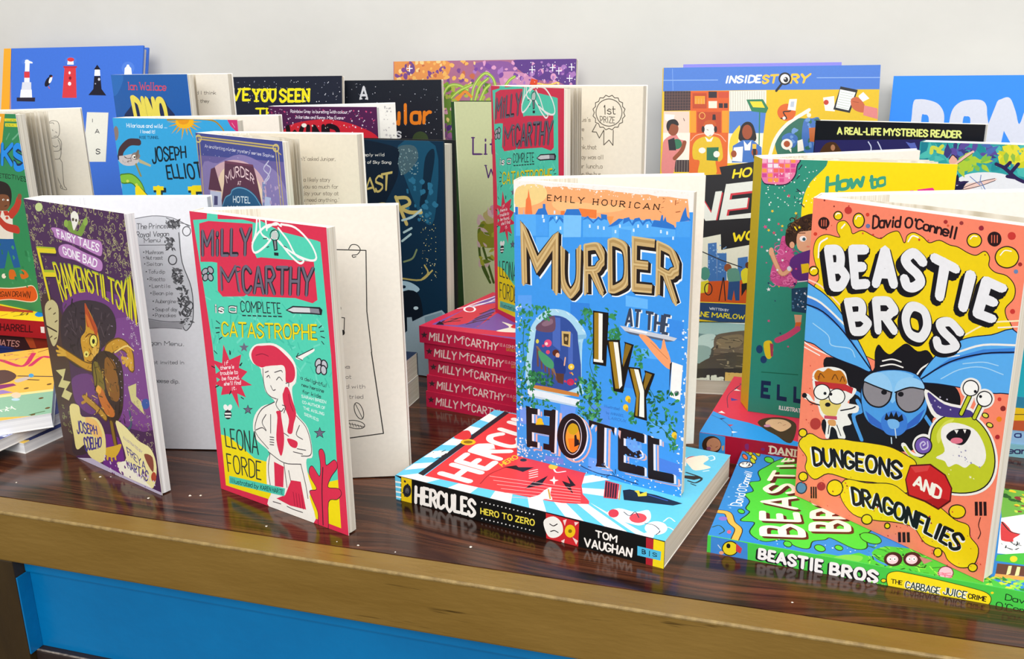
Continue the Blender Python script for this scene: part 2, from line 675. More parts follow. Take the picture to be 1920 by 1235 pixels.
def closed_book(name, M, w, h, t, label, front='888888', back='dddddd', spine=None, art=(), spine_art=(),
                hard=False, cream=True, cat='book', group=None):
    r = root(name, M, label, cat, group)
    bt = 0.0024 if hard else 0.0005
    ov = 0.003 if hard else 0.0004
    edge = M_EDGE_CREAM if cream else M_EDGE_WHITE
    spine = spine or front
    printed_sheet('front_cover', w, h, front, art, lambda u, v, d: (u, d, v), bt, front if hard else 'efece6', r)
    printed_sheet('back_cover', w, h, back, (), lambda u, v, d: (u, t - d, v), bt, back if hard else 'efece6', r)
    # the spine is read from the head downwards
    printed_sheet('spine', h, t - 2 * bt if hard else t, spine, spine_art,
                  lambda u, v, d: (d - 0.0008, (t - bt - v) if hard else t - v, h - u), 0.00078, spine, r)
    bm = bmesh.new()
    bmesh.ops.create_cube(bm, size=1.0)
    x0, x1, y0, y1, z0, z1 = 0.0002, w - ov, bt, t - bt, ov, h - ov
    for q in bm.verts:
        q.co = Vector((x0 + (q.co.x + .5) * (x1 - x0), y0 + (q.co.y + .5) * (y1 - y0), z0 + (q.co.z + .5) * (z1 - z0)))
    me = bpy.data.meshes.new('page_block')
    bm.to_mesh(me)
    bm.free()
    me.materials.append(edge)
    link('page_block', me, r)
    return r


def open_book(name, M, w, h, phi, label, front='888888', back='888888', art=(), page='efe9dd', page_art=(),
              t1=0.006, t2=0.007, s=0.016, wp=None, leaves=4, cream=True, spine=None, cat='book', group=None, spine_turn=0.0, fan=0.25):
    """paperback standing open, cover towards the viewer, right hand page swung back by phi"""
    r = root(name, M, label, cat, group)
    edge = M_EDGE_CREAM if cream else M_EDGE_WHITE
    d2 = Vector((math.cos(phi), math.sin(phi)))
    n2 = Vector((d2.y, -d2.x))
    sp = Vector((-math.sin(phi / 2 + spine_turn), math.cos(phi / 2 + spine_turn)))
    bis = Vector((math.cos(phi / 2), math.sin(phi / 2)))
    H2 = sp * s
    wp = wp or w
    ct = 0.0005
    inset = 0.0007
    G = sp * (s * .5) + bis * 0.010           # gutter
    printed_sheet('front_cover', w, h, front, art, lambda u, v, d: (u, d, v), ct, 'f1eee8', r)
    printed_sheet('spine', s, h, spine or front, (), lambda u, v, d: (sp.x * u + bis.x * d, sp.y * u + bis.y * d, v), ct, 'f1eee8', r)
    printed_sheet('back_cover', wp, h, back, (), lambda u, v, d: (H2.x + d2.x * u + n2.x * d, H2.y + d2.y * u + n2.y * d, v), ct, 'f1eee8', r)
    # front half of the pages
    we = w - 0.0012
    pl = [(0.001, ct), (we, ct), (we + 0.0004, t1 * .5), (we, t1), (we * .7, t1 * 1.03), (we * .42, t1 * 1.12), (we * .22, t1 * 1.3), (G.x, G.y),
          (sp.x * s * .5 + .0008, sp.y * s * .5)]
    front_half = prism('page_block', pl, inset, h - inset, edge, r)
    we2 = wp - 0.0012

    def P(a, b):
        q = H2 + d2 * a + n2 * b
        return (q.x, q.y)
    pr = [(sp.x * s * .5 + .0008, sp.y * s * .5), (G.x, G.y), P(we2 * .2, t2 * 1.25), P(we2 * .3, t2), P(we2, t2), P(we2 + .0004, t2 * .5), P(we2, ct), P(0.001, ct)]
    back_half = prism('page_block', pr, inset, h - inset, edge, r)
    # printed right hand page
    a0 = we2 * .3
    lw = we2 - a0
    printed_sheet('page', lw, h - 2 * inset, page, page_art,
                  lambda u, v, d: (P(a0 + u, t2 + 0.0005 - d)[0], P(a0 + u, t2 + 0.0005 - d)[1], v + inset), 0.0003, page, back_half, M_PAGE)
    # loose leaves standing between the halves
    for i in range(leaves):
        k = (i + 1) / (leaves + 1)
        k = k ** 1.5 * fan
        ph = phi * k
        dv = Vector((math.cos(ph), math.sin(ph)))
        wl = we * (0.97 - .02 * i)
        nv = Vector((-dv.y, dv.x))
        p0 = G * 0.9
        base0 = Vector((we * .0, t1 * (1 - k) + 0.0008))
        pts = []
        for a in (0, .2, .45, .75, 1):
            bow = 0.006 * math.sin(a * math.pi) * (1 - k)
            q = p0 + dv * (wl - p0.length) * a + nv * (bow + .002 * (i + 1) * a * .4 + t1 * .25 * a)
            pts.append(q)
        vs, fs = [], []
        th = nv * 0.00025
        for q in pts:
            vs += [(q.x, q.y, inset), (q.x, q.y, h - inset), (q.x + th.x, q.y + th.y, inset), (q.x + th.x, q.y + th.y, h - inset)]
        for j in range(4):
            b = 4 * j
            fs += [[b, b + 4, b + 5, b + 1], [b + 2, b + 3, b + 7, b + 6], [b + 1, b + 5, b + 7, b + 3], [b, b + 2, b + 6, b + 4]]
        fs += [[0, 1, 3, 2], [16, 18, 19, 17]]
        mesh_from('leaf', vs, fs, [edge], parent=front_half)
    return r
# ---------------------------------------------------------------- the setting
def structure(o):
    o['kind'] = 'structure'
    return o


structure(box('wall_back', -2.6, 2.6, 0.655, 0.77, -0.8, 1.9, M_WALL))
structure(box('floor', -2.6, 2.6, -2.6, 0.77, -0.85, -0.8, M_FLOOR))

# the painted cabinet that carries the books
r = root('cabinet', Matrix.Translation((0, 0.3, -0.8)), 'gold and blue painted wooden cabinet with a dark rosewood top, under all the books', 'cabinet')


def cpart(o, under=None):
    o.parent = under or r
    o.matrix_parent_inverse = r.matrix_world.inverted() if under is None else Matrix.Identity(4)
    return o


bpy.context.view_layer.update()
cpart(box('wood_top', -1.9, 1.9, 0.0195, 0.654, -0.012, 0.0, M_WOOD))
rail = cpart(box('front_rail', -1.9, 1.9, 0.0, 0.0194, -0.0382, 0.0, M_GOLD, bevel=0.0012))
bm = bmesh.new()
bmesh.ops.create_cone(bm, cap_ends=True, segments=10, radius1=0.0013, radius2=0.0013, depth=3.8)
for q in bm.verts:
    q.co = Vector((q.co.z, q.co.x + 0.0010, q.co.y - 0.0010))
me = bpy.data.meshes.new('worn_edge')
bm.to_mesh(me)
bm.free()
me.materials.append(M_WORN)
cpart(link('worn_edge', me), rail)
cpart(box('stile', -0.56, -0.4967, 0.0006, 0.046, -0.79, -0.0383, M_GOLD_SHADE, bevel=0.0008))
panel = cpart(box('front_panel', -0.4966, 1.9, 0.0125, 0.046, -0.1135, -0.0383, M_BLUE))
cpart(box('panel_moulding', -0.4966, 1.9, 0.0095, 0.0124, -0.0515, -0.0384, M_BLUE, bevel=0.0012), panel)
cpart(box('panel_moulding', -0.4966, -0.4955, 0.0012, 0.0124, -0.1135, -0.0516, M_BLUE, bevel=0.0003), panel)
low = cpart(box('bottom_rail', -0.4966, 1.9, 0.0060, 0.046, -0.79, -0.1137, M_DARK, bevel=0.001))
cpart(box('worn_edge', -0.4966, 1.9, 0.0066, 0.0080, -0.1140, -0.1133, M_DUST, bevel=0.0002), low)

# pale crumbs and paper specks along the front of the table
rnd = random.Random(5)
vs, fs = [], []
for cx, cy in ((-0.4697, 0.064), (-0.462, 0.066), (-0.478, 0.058), (-0.3862, 0.055), (-0.3790, 0.057), (-0.3100, 0.030), (-0.2560, 0.024),
               (-0.2150, 0.022), (-0.2410, 0.0235), (-0.4120, 0.044), (-0.5230, 0.040), (-0.1720, 0.040), (0.0200, 0.0300)):
    r0 = rnd.uniform(0.0004, 0.0011)
    b0 = len(vs)
    for k in range(6):
        q = k * 1.047
        vs.append((cx + r0 * rnd.uniform(.6, 1.4) * math.cos(q), cy + r0 * rnd.uniform(.6, 1.4) * math.sin(q), 0.0001))
    vs.append((cx, cy, r0 * 0.8))
    fs += [[b0 + k, b0 + (k + 1) % 6, b0 + 6] for k in range(6)] + [[b0 + 5 - k for k in range(6)]]
crumbs = mesh_from('crumbs', vs, fs, [M_CRUMB])
tag(crumbs, 'tiny pale crumbs scattered along the front of the dark table top', 'crumbs')
crumbs['kind'] = 'stuff'

# ---------------------------------------------------------------- where the books are
# where every upright book stands: x, y, z, yaw, lean, width, height (metres, radians)
STAND = {
    'lighthouse': (-1.0411, 0.5301, 0.0045, 0.003, 0.2707, 0.2266, 0.3251),
    'dino': (-0.6723, 0.3769, 0.0852, -0.3368, 0, 0.1292, 0.198),
    'haveyou': (-0.684, 0.52, 0.0018, -0.001, 0.1278, 0.184, 0.278),
    'popular': (-0.5872, 0.5681, 0.0002, -0.003, 0.0109, 0.2042, 0.2718),
    'dragon': (-0.4588, 0.5829, 0.0014, 0.001, 0.1007, 0.224, 0.2927),
    'rainbow': (-0.5155, 0.4155, 0.0516, -0.1091, 0, 0.1293, 0.198),
    'last': (-0.4448, 0.3496, 0.001, -0.1414, 0.0345, 0.1515, 0.2221),
    'pale': (-0.3390, 0.4807, 0.0, -0.0994, 0.0, 0.16, 0.2511),
    'story': (-0.1241, 0.5317, 0.0145, 0.1633, 0.1721, 0.2224, 0.2713),
    'mysteries': (0.0264, 0.523, 0.0133, -0.3505, 0.0, 0.1504, 0.2175),
    'dono': (0.0976, 0.5697, 0.002, -0.1038, 0.2047, 0.255, 0.274),
    'jungle': (0.1123, 0.439, 0.0, -0.3052, 0.0, 0.142, 0.218),
    'roller': (-0.0155, 0.2623, 0.0212, -0.1345, -0.03, 0.1282, 0.1986),
    'sleuths': (-0.8325, 0.3147, 0.0507, -0.2613, 0.0, 0.129, 0.1982),
    'sunny': (-0.5748, 0.2539, 0.0433, -0.1517, 0, 0.1421, 0.204),
    'hotel': (-0.447, 0.1923, 0.0433, -0.523, 0, 0.134, 0.1966),
    'goblin': (-0.5278, 0.094, 0.0002, -0.3462, 0.0, 0.1301, 0.1996),
    'redgirl': (-0.371, 0.0702, 0.0002, -0.3063, 0.0, 0.1248, 0.1991),
    'ivy': (-0.1708, 0.1404, 0.0181, -0.2821, 0.0, 0.1255, 0.197),
    'bug': (0.0207, 0.1411, 0.0115, -0.69, -0.026, 0.1285, 0.1977),
    'redgirl_back': (-0.2419, 0.3168, 0.0738, -0.8398, 0.0, 0.1289, 0.1972),
}
# lying books: x, y of the viewer's left corner, z, yaw, side facing the viewer, depth, thickness, which side
LIE = {
    'hero': (-0.243, 0.0887, 0.0, -0.2163, 0.1946, 0.137, 0.018, 'spine'),
    'beasts': (-0.0301, 0.0732, 0.0, -0.103, 0.198, 0.1334, 0.0112, 'spine'),
    'pink_a': (-0.2921, 0.2590, 0.0590, -0.1979, 0.198, 0.1299, 0.0147, 'spine'),
    'pink_b': (-0.2885, 0.2600, 0.0442, -0.1950, 0.198, 0.1299, 0.0147, 'spine'),
    'pink_c': (-0.2860, 0.2620, 0.0295, -0.2050, 0.198, 0.1299, 0.0146, 'spine'),
    'pink_d': (-0.2872, 0.2600, 0.0148, -0.2000, 0.198, 0.1299, 0.0146, 'spine'),
    'pink_e': (-0.2883, 0.2590, 0.0, -0.1979, 0.198, 0.1299, 0.0147, 'spine'),
    'circus': (-0.0482, 0.2104, 0.0, -0.128, 0.198, 0.1355, 0.021, 'spine'),
    'rocks': (-0.07, 0.3495, 0.0, 0.12, 0.153, 0.235, 0.0132, 'tail'),
    'redspine': (-0.866, 0.2560, 0.0329, 0.012, 0.198, 0.129, 0.0177, 'spine'),
    'brown': (-0.872, 0.2600, 0.0166, 0.03, 0.198, 0.129, 0.0162, 'spine'),
    'navy_low': (-0.880, 0.2650, 0.0, 0.0, 0.198, 0.129, 0.0165, 'spine'),
    'orange': (-0.6373, 0.0141, 0.0181, 0.72, 0.129, 0.196, 0.0119, 'tail'),
    'navy_a': (-0.6917, 0.0565, 0.0091, -0.05, 0.129, 0.17, 0.0089, 'tail'),
    'navy_b': (-0.685, 0.0963, 0.0, -0.1, 0.129, 0.15, 0.009, 'tail'),
    'prop_a': (-0.528, 0.1480, 0.0216, 0.0, 0.225, 0.1285, 0.0215, 'fore'),
    'prop_b': (-0.528, 0.1480, 0.0, 0.0, 0.225, 0.1285, 0.0215, 'fore'),
    'prop_c': (-0.697, 0.3440, 0.0568, 0.0, 0.164, 0.13, 0.0282, 'fore'),
    'prop_d': (-0.697, 0.3440, 0.0285, 0.0, 0.164, 0.13, 0.0282, 'fore'),
    'prop_e': (-0.697, 0.3440, 0.0, 0.0, 0.164, 0.13, 0.0284, 'fore'),
    'prop_f': (-0.522, 0.3850, 0.0258, 0.0, 0.15, 0.128, 0.0257, 'fore'),
    'prop_g': (-0.522, 0.3850, 0.0, 0.0, 0.15, 0.128, 0.0257, 'fore'),
    'pile_a': (0.165, 0.2745, 0.0388, -0.04, 0.198, 0.129, 0.0085, 'spine'),
    'pile_b': (0.163, 0.2735, 0.0213, -0.03, 0.198, 0.129, 0.0174, 'spine'),
    'pile_c': (0.162, 0.2745, 0.0102, -0.05, 0.198, 0.129, 0.0110, 'spine'),
    'pile_d': (0.161, 0.2735, 0.0, -0.05, 0.198, 0.129, 0.0101, 'spine'),
}
# open books: opening angle, front half, back half, spine width, width of the page side
OPEN = {
    'dino': (0.36, 0.007, 0.007, 0.016, 0.1292),
    'rainbow': (0.70, 0.006, 0.007, 0.016, 0.1293),
    'sleuths': (0.95, 0.010, 0.008, 0.022, 0.119),
    'sunny': (0.45, 0.008, 0.008, 0.018, 0.1421),
    'hotel': (0.49, 0.006, 0.008, 0.018, 0.134),
    'goblin': (0.56, 0.0079, 0.006, 0.016, 0.1301),
    'redgirl': (0.66, 0.0082, 0.007, 0.016, 0.1300),
    'ivy': (0.62, 0.0077, 0.009, 0.020, 0.1255),
    'bug': (0.88, 0.0110, 0.008, 0.020, 0.1285),
    'redgirl_back': (0.63, 0.006, 0.007, 0.016, 0.1289),
    'roller': (0.54, 0.006, 0.007, 0.020, 0.1282, 0.2),
}

# ---------------------------------------------------------------- what is printed on them (tenths of a millimetre on each sheet)
ART = {}
ART['bug'] = [
 ('R','2a1a18',9.7,[50,1429,80,1498,40,1596,26,1662,45,1730,109,1767,205,1764,184,1803,186,1849,231,1865,268,1835,289,1797,348,1825,415,1807,471,1796,520,1832,571,1853,596,1829,614,1797,628,1801,636,1839,672,1859,724,1843,766,1817,821,1839,880,1823,927,1819,985,1797,1030,1792,1071,1820,1097,1794,1099,1750,1136,1722,1197,1714,1240,1672,1244,1611,1209,1551,1222,1501,1245,1475,1254,1401,990,1279,841,1123,709,1107,437,1095,282,1267,152,1386]),
 ('S','f6d512',[50,1429,80,1498,40,1596,26,1662,45,1730,109,1767,205,1764,184,1803,186,1849,231,1865,268,1835,289,1797,348,1825,415,1807,471,1796,520,1832,571,1853,596,1829,614,1797,628,1801,636,1839,672,1859,724,1843,766,1817,821,1839,880,1823,927,1819,985,1797,1030,1792,1071,1820,1097,1794,1099,1750,1136,1722,1197,1714,1240,1672,1244,1611,1209,1551,1222,1501,1245,1475,1254,1401,990,1279,841,1123,709,1107,437,1095,282,1267,152,1386]),
 ('C','ffffff',10.0,[63,1621,66,1705,117,1748]),
 ('C','ffffff',8.5,[211,1822,232,1848]),
 ('C','ffffff',7.7,[642,1807,664,1842,699,1839]),
 ('C','ffd9c8',10.2,[-16,1475,98,1449,238,1362]),
 ('C','fff0e8',9.4,[-15,1071,80,1045,193,1031]),
 ('C','fff0e8',8.3,[-10,1039,120,1011]),
 ('C','fff0c0',8.0,[1018,1361,1134,1453,1283,1501]),
 ('C','fff0e8',6.9,[1188,1443,1287,1471]),
 ('S','15131a',[169,1013,363,1022,496,1016,498,1131,519,1183,560,1153,598,1145,643,1192,694,1233,762,1205,819,1225,864,1181,870,1126,824,1067,972,1076,1034,1016,1021,933,895,846,910,757,777,602,592,559,366,517,218,491,173,595,335,712,338,840,177,908]),
 ('C','f6f2ec',8.4,[553,1091,613,1118,669,1117]),
 ('C','f6f2ec',8.4,[544,1057,616,1088,684,1088]),
 ('C','f6f2ec',9.2,[771,1064,796,1111,836,1151]),
 ('R','101838',13.5,[-38,1423,63,1426,191,1362,307,1252,411,1130,481,1012,386,1016,206,1032,77,1075,-28,1112]),
 ('S','5cb0f3',[-38,1423,63,1426,191,1362,307,1252,411,1130,481,1012,386,1016,206,1032,77,1075,-28,1112]),
 ('P','3f86dd',[-34,1369,55,1361,183,1303,325,1182,484,1015,415,1079,251,1217,111,1287,-30,1316]),
 ('C','101838',10.1,[-30,1316,123,1293,288,1194,486,1016]),
 ('C','f6f2ec',13.6,[-28,1371,106,1345,296,1239]),
 ('C','a8d8fa',6.8,[55,1204,171,1155,200,1098,331,1110,370,1067]),
 ('R','101838',11.2,[790,1047,838,1150,915,1258,1029,1343,1159,1394,1283,1437,1316,1154,1240,1102,1152,1082,1014,1069,899,1054,810,1036]),
 ('S','5cb0f3',[790,1047,838,1150,915,1258,1029,1343,1159,1394,1283,1437,1316,1154,1240,1102,1152,1082,1014,1069,899,1054,810,1036]),
 ('P','3f86dd',[807,1064,950,1211,1125,1309,1293,1361,1297,1331,1128,1282,962,1190]),
 ('C','101838',8.3,[798,1049,952,1192,1127,1286,1296,1338]),
 ('C','f6f2ec',10.8,[992,1260,1122,1333,1291,1374]),
 ('C','a8d8fa',5.5,[915,1085,1012,1166,1127,1212,1244,1203]),
 ('C','a8d8fa',5.4,[1027,1203,1133,1241,1213,1243]),
 ('C','f6f2ec',5.7,[939,1218,1003,1244]),
 ('T','15131a',0.3,'BEASTIE',[109,1692,289,1722,454,1746,632,1762,802,1755,949,1711,1070,1688,1178,1660],[176,1416,335,1461,488,1499,657,1517,820,1503,958,1472,1053,1454,1135,1443],{'gap': 3.4}),
 ('T','15131a',0.29,'BEASTIE',[96,1675,277,1706,442,1730,621,1747,792,1740,939,1697,1061,1674,1170,1646],[163,1399,323,1444,477,1483,646,1501,809,1487,948,1457,1043,1439,1126,1428],{'gap': 3.4}),
 ('T','15131a',0.285,'BEASTIE',[120,1708,299,1738,463,1761,640,1776,810,1769,956,1725,1077,1702,1185,1674],[187,1433,345,1477,498,1515,665,1533,828,1518,965,1487,1060,1468,1142,1457],{'gap': 3.4}),
 ('T','f2f1f4',0.225,'BEASTIE',[120,1708,299,1738,463,1761,640,1776,810,1769,956,1725,1077,1702,1185,1674],[187,1433,345,1477,498,1515,665,1533,828,1518,965,1487,1060,1468,1142,1457],{'gap': 3.4}),
 ('T','15131a',0.31,'BROS',[273,1399,452,1446,601,1472,725,1469,868,1439,996,1406],[345,1180,484,1221,623,1251,728,1244,832,1225,955,1220],{'gap': 3.2}),
 ('T','15131a',0.3,'BROS',[263,1384,442,1432,591,1458,717,1455,859,1426,988,1392],[335,1165,474,1206,613,1237,720,1230,824,1211,947,1206],{'gap': 3.2}),
 ('T','15131a',0.3,'BROS',[281,1413,459,1459,608,1485,732,1482,874,1452,1002,1418],[353,1194,491,1235,630,1265,735,1258,839,1238,961,1233],{'gap': 3.2}),
 ('T','f0eff0',0.235,'BROS',[281,1413,459,1459,608,1485,732,1482,874,1452,1002,1418],[353,1194,491,1235,630,1265,735,1258,839,1238,961,1233],{'gap': 3.2}),
 ('T','2a1418',0.155,"David O'Connell",[415,1925,541,1941,673,1942,801,1938,917,1927],[417,1844,548,1869,670,1880,789,1873,909,1856],{'gap': 1.4}),
 ('S','2a1a18',[215,1895,207,1874,185,1863,160,1868,148,1887,157,1908,180,1920,204,1914]),
 ('S','f6d512',[207,1894,201,1878,184,1869,165,1873,157,1888,163,1904,180,1913,199,1909]),
 ('C','ffffff',6.4,[166,1894,176,1905,191,1905]),
 ('S','2a1a18',[363,1887,354,1854,326,1836,296,1846,281,1876,290,1910,318,1927,348,1917]),
 ('S','f6d512',[355,1886,348,1858,326,1843,301,1851,289,1877,296,1906,319,1920,343,1912]),
 ('C','ffffff',6.2,[302,1887,313,1906,333,1907]),
 ('S','2a1a18',[74,1539,65,1515,38,1500,11,1505,-2,1526,7,1551,33,1565,61,1560]),
 ('S','f6d512',[65,1538,58,1519,38,1508,16,1511,6,1527,14,1546,34,1557,55,1554]),
 ('C','ffffff',6.8,[18,1534,29,1548,47,1550]),
 ('S','2a1a18',[1051,1876,1043,1847,1015,1831,984,1837,969,1863,978,1893,1006,1908,1036,1901]),
 ('S','f6d512',[1045,1875,1038,1850,1014,1837,988,1842,975,1864,983,1889,1006,1902,1032,1896]),
 ('C','ffffff',5.3,[988,1873,1001,1890,1022,1891]),
 ('S','2a1a18',[1246,1820,1234,1778,1194,1754,1148,1763,1125,1800,1138,1843,1179,1867,1224,1857]),
 ('S','f6d512',[1241,1819,1229,1781,1193,1760,1152,1768,1131,1801,1143,1840,1180,1861,1220,1852]),
 ('C','ffffff',5.1,[1152,1815,1171,1842,1204,1844]),
 ('S','2a1418',[126,1841,116,1814,89,1799,59,1806,45,1830,55,1857,83,1871,112,1864]),
 ('L','e06a50',6.6,[68,1850,71,1816]),
 ('L','e06a50',6.6,[85,1852,87,1818]),
 ('L','e06a50',6.6,[101,1855,103,1820]),
 ('S','2a1418',[1148,1897,1141,1869,1118,1854,1091,1862,1077,1887,1084,1915,1108,1929,1135,1922]),
 ('L','e06a50',5.1,[1097,1908,1101,1872]),
 ('L','e06a50',5.1,[1111,1910,1115,1874]),
 ('L','e06a50',5.1,[1125,1912,1129,1876]),
 ('X',['c93a34','e05a3a','8a2a2a'],'dot',16,5.5,[31,1798,1171,2019],3),
 ('S','d8402f',[44,1763,41,1755,32,1750,22,1752,17,1759,21,1768,30,1772,40,1770]),
 ('S','d8402f',[389,1924,386,1916,378,1912,370,1914,365,1921,368,1929,376,1933,385,1931]),
 ('S','b03030',[857,1945,854,1937,847,1933,839,1935,834,1942,837,1950,844,1954,853,1952]),
 ('S','a03a3a',[943,1950,941,1943,933,1939,925,1941,921,1948,924,1955,931,1959,939,1957]),
 ('S','9a2a3a',[1052,1939,1050,1930,1041,1925,1031,1927,1026,1936,1029,1945,1038,1950,1047,1948]),
 ('S','d03a34',[1216,1922,1212,1907,1199,1900,1184,1903,1176,1917,1180,1932,1194,1939,1208,1936]),
 ('S','a03030',[1265,1788,1263,1780,1256,1776,1249,1778,1245,1784,1247,1792,1254,1796,1261,1794]),
 ('S','6a8ab8',[1250,1748,1248,1740,1241,1736,1233,1737,1229,1745,1231,1753,1238,1757,1246,1756]),
 ('S','6a7aa8',[400,1860,396,1851,387,1846,376,1848,371,1856,375,1866,384,1871,395,1868]),
 ('S','d03a34',[1261,1545,1259,1535,1250,1529,1241,1531,1236,1539,1239,1549,1247,1555,1256,1553]),
 ('S','c83a34',[273,1934,267,1918,250,1910,232,1914,223,1928,229,1944,246,1952,264,1948]),
 ('C','15131a',38.7,[410,799,444,747,392,693,461,563]),
 ('C','4f9fe8',25.8,[410,799,444,747,392,693,461,563]),
 ('C','15131a',34.6,[848,842,901,789]),
 ('C','4f9fe8',23.1,[848,842,901,789]),
 ('C','15131a',38.3,[378,852,436,833,474,757]),
 ('C','4f9fe8',25.6,[378,852,436,833,474,757]),
 ('R','101838',10.9,[435,894,498,998,632,1057,765,1068,831,1000,850,878,807,781,740,722,670,674,594,672,500,691,451,762]),
 ('S','4f9fe8',[435,894,498,998,632,1057,765,1068,831,1000,850,878,807,781,740,722,670,674,594,672,500,691,451,762]),
 ('S','86c6f6',[511,999,632,1054,754,1059,711,1011,656,876,626,866,577,973]),
 ('P','3568c8',[468,755,590,708,737,752,843,887,812,789,740,720,670,674,594,670,503,689]),
 ('S','15131a',[627,955,627,872,574,807,496,798,441,852,441,937,496,1001,573,1008]),
 ('S','8f8a90',[617,950,618,875,571,816,501,808,450,858,450,935,500,993,569,999]),
 ('S','15131a',[600,912,596,899,583,891,569,891,563,900,567,913,580,921,593,921]),
 ('S','15131a',[837,942,800,863,731,826,670,855,655,932,694,1012,763,1047,822,1017]),
 ('S','8f8a90',[828,942,795,870,732,836,678,862,665,933,700,1006,762,1037,814,1011]),
 ('S','15131a',[705,932,701,919,689,911,676,912,669,921,674,933,686,941,699,941]),
 ('S','9ad0f8',[445,934,485,992,547,1018,607,993,630,922,531,925]),
 ('S','9ad0f8',[651,928,663,997,731,1043,804,1038,822,997,738,984]),
 ('C','15131a',8.7,[449,933,531,925,631,920]),
 ('C','15131a',8.2,[651,926,738,982,822,995]),
 ('S','3f7fd8',[586,756,656,816,732,804,745,736,713,683,671,662,621,657,585,694]),
 ('P','15131a',[600,742,608,788,626,763,638,804,657,777,669,814,687,783,707,810,720,776,665,731]),
 ('S','7ab8f0',[619,742,661,763,694,755,691,718,642,699]),
 ('C','c8dcea',7.3,[673,706,685,654]),
 ('C','c8dcea',7.4,[654,644,660,609]),
 ('S','f6f2ec',[76,853,104,913,209,961,307,957,341,879,397,870,381,822,344,766,419,771,416,726,351,692,383,639,324,599,350,537,303,514,277,564,241,571,232,496,203,492,203,591,156,629,122,690,31,695,6,721,58,736,106,705]),
 ('S','c9781c',[90,864,112,912,155,914,189,946,232,942,280,955,317,922,327,881,252,865,125,841]),
 ('C','6a3a10',6.8,[124,854,135,896,165,878]),
 ('C','6a3a10',6.6,[222,882,241,919,264,894]),
 ('C','6a3a10',6.5,[281,886,296,922,312,896]),
 ('P','c42f34',[96,835,321,879,376,870,369,831,324,836,106,799]),
 ('S','e8d070',[148,725,293,748,280,695,263,650,177,642]),
 ('S','15131a',[218,798,203,755,160,726,114,727,92,760,108,803,152,832,197,830]),
 ('S','fbf8f2',[211,796,197,758,159,732,119,734,100,762,114,800,152,826,192,824]),
 ('S','15131a',[326,801,312,759,270,730,226,732,205,764,220,807,262,835,305,833]),
 ('S','fbf8f2',[319,799,307,762,270,737,230,738,212,766,225,804,262,829,301,827]),
 ('S','15131a',[190,780,188,772,180,767,172,767,168,773,171,782,178,787,187,786]),
 ('S','15131a',[233,788,230,780,223,775,214,775,211,781,213,789,221,795,229,794]),
 ('S','15131a',[225,716,220,704,206,696,192,695,185,703,190,715,204,724,218,724]),
 ('P','c84a60',[185,631,277,655,279,632,187,610]),
 ('S','e0a060',[216,609,265,625,272,591,226,579]),
 ('C','15131a',8.3,[144,688,77,685,33,711]),
 ('S','15131a',[46,723,41,710,28,700,14,701,7,711,12,725,25,734,39,733]),
 ('C','15131a',7.8,[301,701,374,738,400,758]),
 ('C','15131a',6.8,[226,579,223,519]),
 ('C','15131a',6.7,[281,598,315,538]),
 ('R','f6f2ec',38.3,[787,569,852,587,894,656,900,777,950,864,1046,916,1135,914,1216,840,1258,721,1245,602,1181,516,1065,459,950,449,838,490]),
 ('C','f6f2ec',50.0,[1052,909,1086,1032]),
 ('C','f6f2ec',49.2,[1122,915,1153,1014]),
 ('S','f6f2ec',[1141,1098,1130,1053,1093,1024,1051,1029,1029,1065,1041,1111,1079,1139,1120,1134]),
 ('S','f6f2ec',[1217,1061,1206,1018,1171,990,1132,994,1112,1029,1123,1073,1158,1100,1197,1095]),
 ('C','f6f2ec',36.0,[738,624,779,590,840,582]),
 ('S','f6f2ec',[923,693,909,639,865,602,815,604,790,645,805,700,850,736,899,733]),
 ('S','f6f2ec',[831,1000,951,962,1105,971,1117,908,929,851,859,904]),
 ('R','15131a',13.5,[787,569,852,587,894,656,900,777,950,864,1046,916,1135,914,1216,840,1258,721,1245,602,1181,516,1065,459,950,449,838,490]),
 ('S','c6ce2a',[787,569,852,587,894,656,900,777,950,864,1046,916,1135,914,1216,840,1258,721,1245,602,1181,516,1065,459,950,449,838,490]),
 ('S','dce05a',[927,763,964,845,1016,880,969,801,945,710]),
 ('S','4a3a80',[850,988,952,947,1097,957,1100,919,938,874,875,921]),
 ('X',['d8d0e8'],'star',8,6.0,[876,894,1093,987],4),
 ('C','15131a',28.2,[1050,922,1084,1037]),
 ('C','c6ce2a',17.4,[1050,922,1084,1037]),
 ('C','15131a',27.8,[1123,923,1150,1016]),
 ('C','c6ce2a',17.1,[1123,923,1150,1016]),
 ('S','15131a',[1130,1095,1121,1059,1091,1036,1058,1040,1041,1068,1050,1105,1080,1128,1113,1123]),
 ('S','fdfbf6',[1124,1093,1116,1062,1091,1042,1062,1045,1047,1070,1055,1102,1081,1121,1110,1117]),
 ('S','15131a',[1207,1058,1198,1023,1170,1000,1138,1004,1122,1032,1131,1067,1159,1089,1191,1085]),
 ('S','fdfbf6',[1201,1056,1194,1026,1169,1007,1142,1010,1128,1034,1136,1064,1160,1083,1187,1080]),
 ('S','15131a',[1120,1073,1118,1066,1113,1062,1107,1063,1104,1068,1105,1075,1111,1079,1117,1078]),
 ('S','15131a',[1151,1054,1149,1047,1144,1043,1138,1044,1135,1049,1136,1056,1142,1060,1148,1059]),
 ('S','f6f2ec',[956,814,1019,861,1128,861,1190,797,1212,721,1190,661,1141,663,1107,624,1057,628,1015,594,989,620,937,622,983,677,954,749]),
 ('X',['9a96b8'],'dot',12,5.0,[1019,653,1187,730],8),
 ('S','15131a',[982,768,1023,821,1108,850,1108,803,1076,748,1015,745]),
 ('S','e87a90',[1077,775,1069,759,1045,745,1020,741,1009,750,1018,767,1041,780,1066,784]),
 ('P','f6f2ec',[1023,819,1039,801,1047,827]),
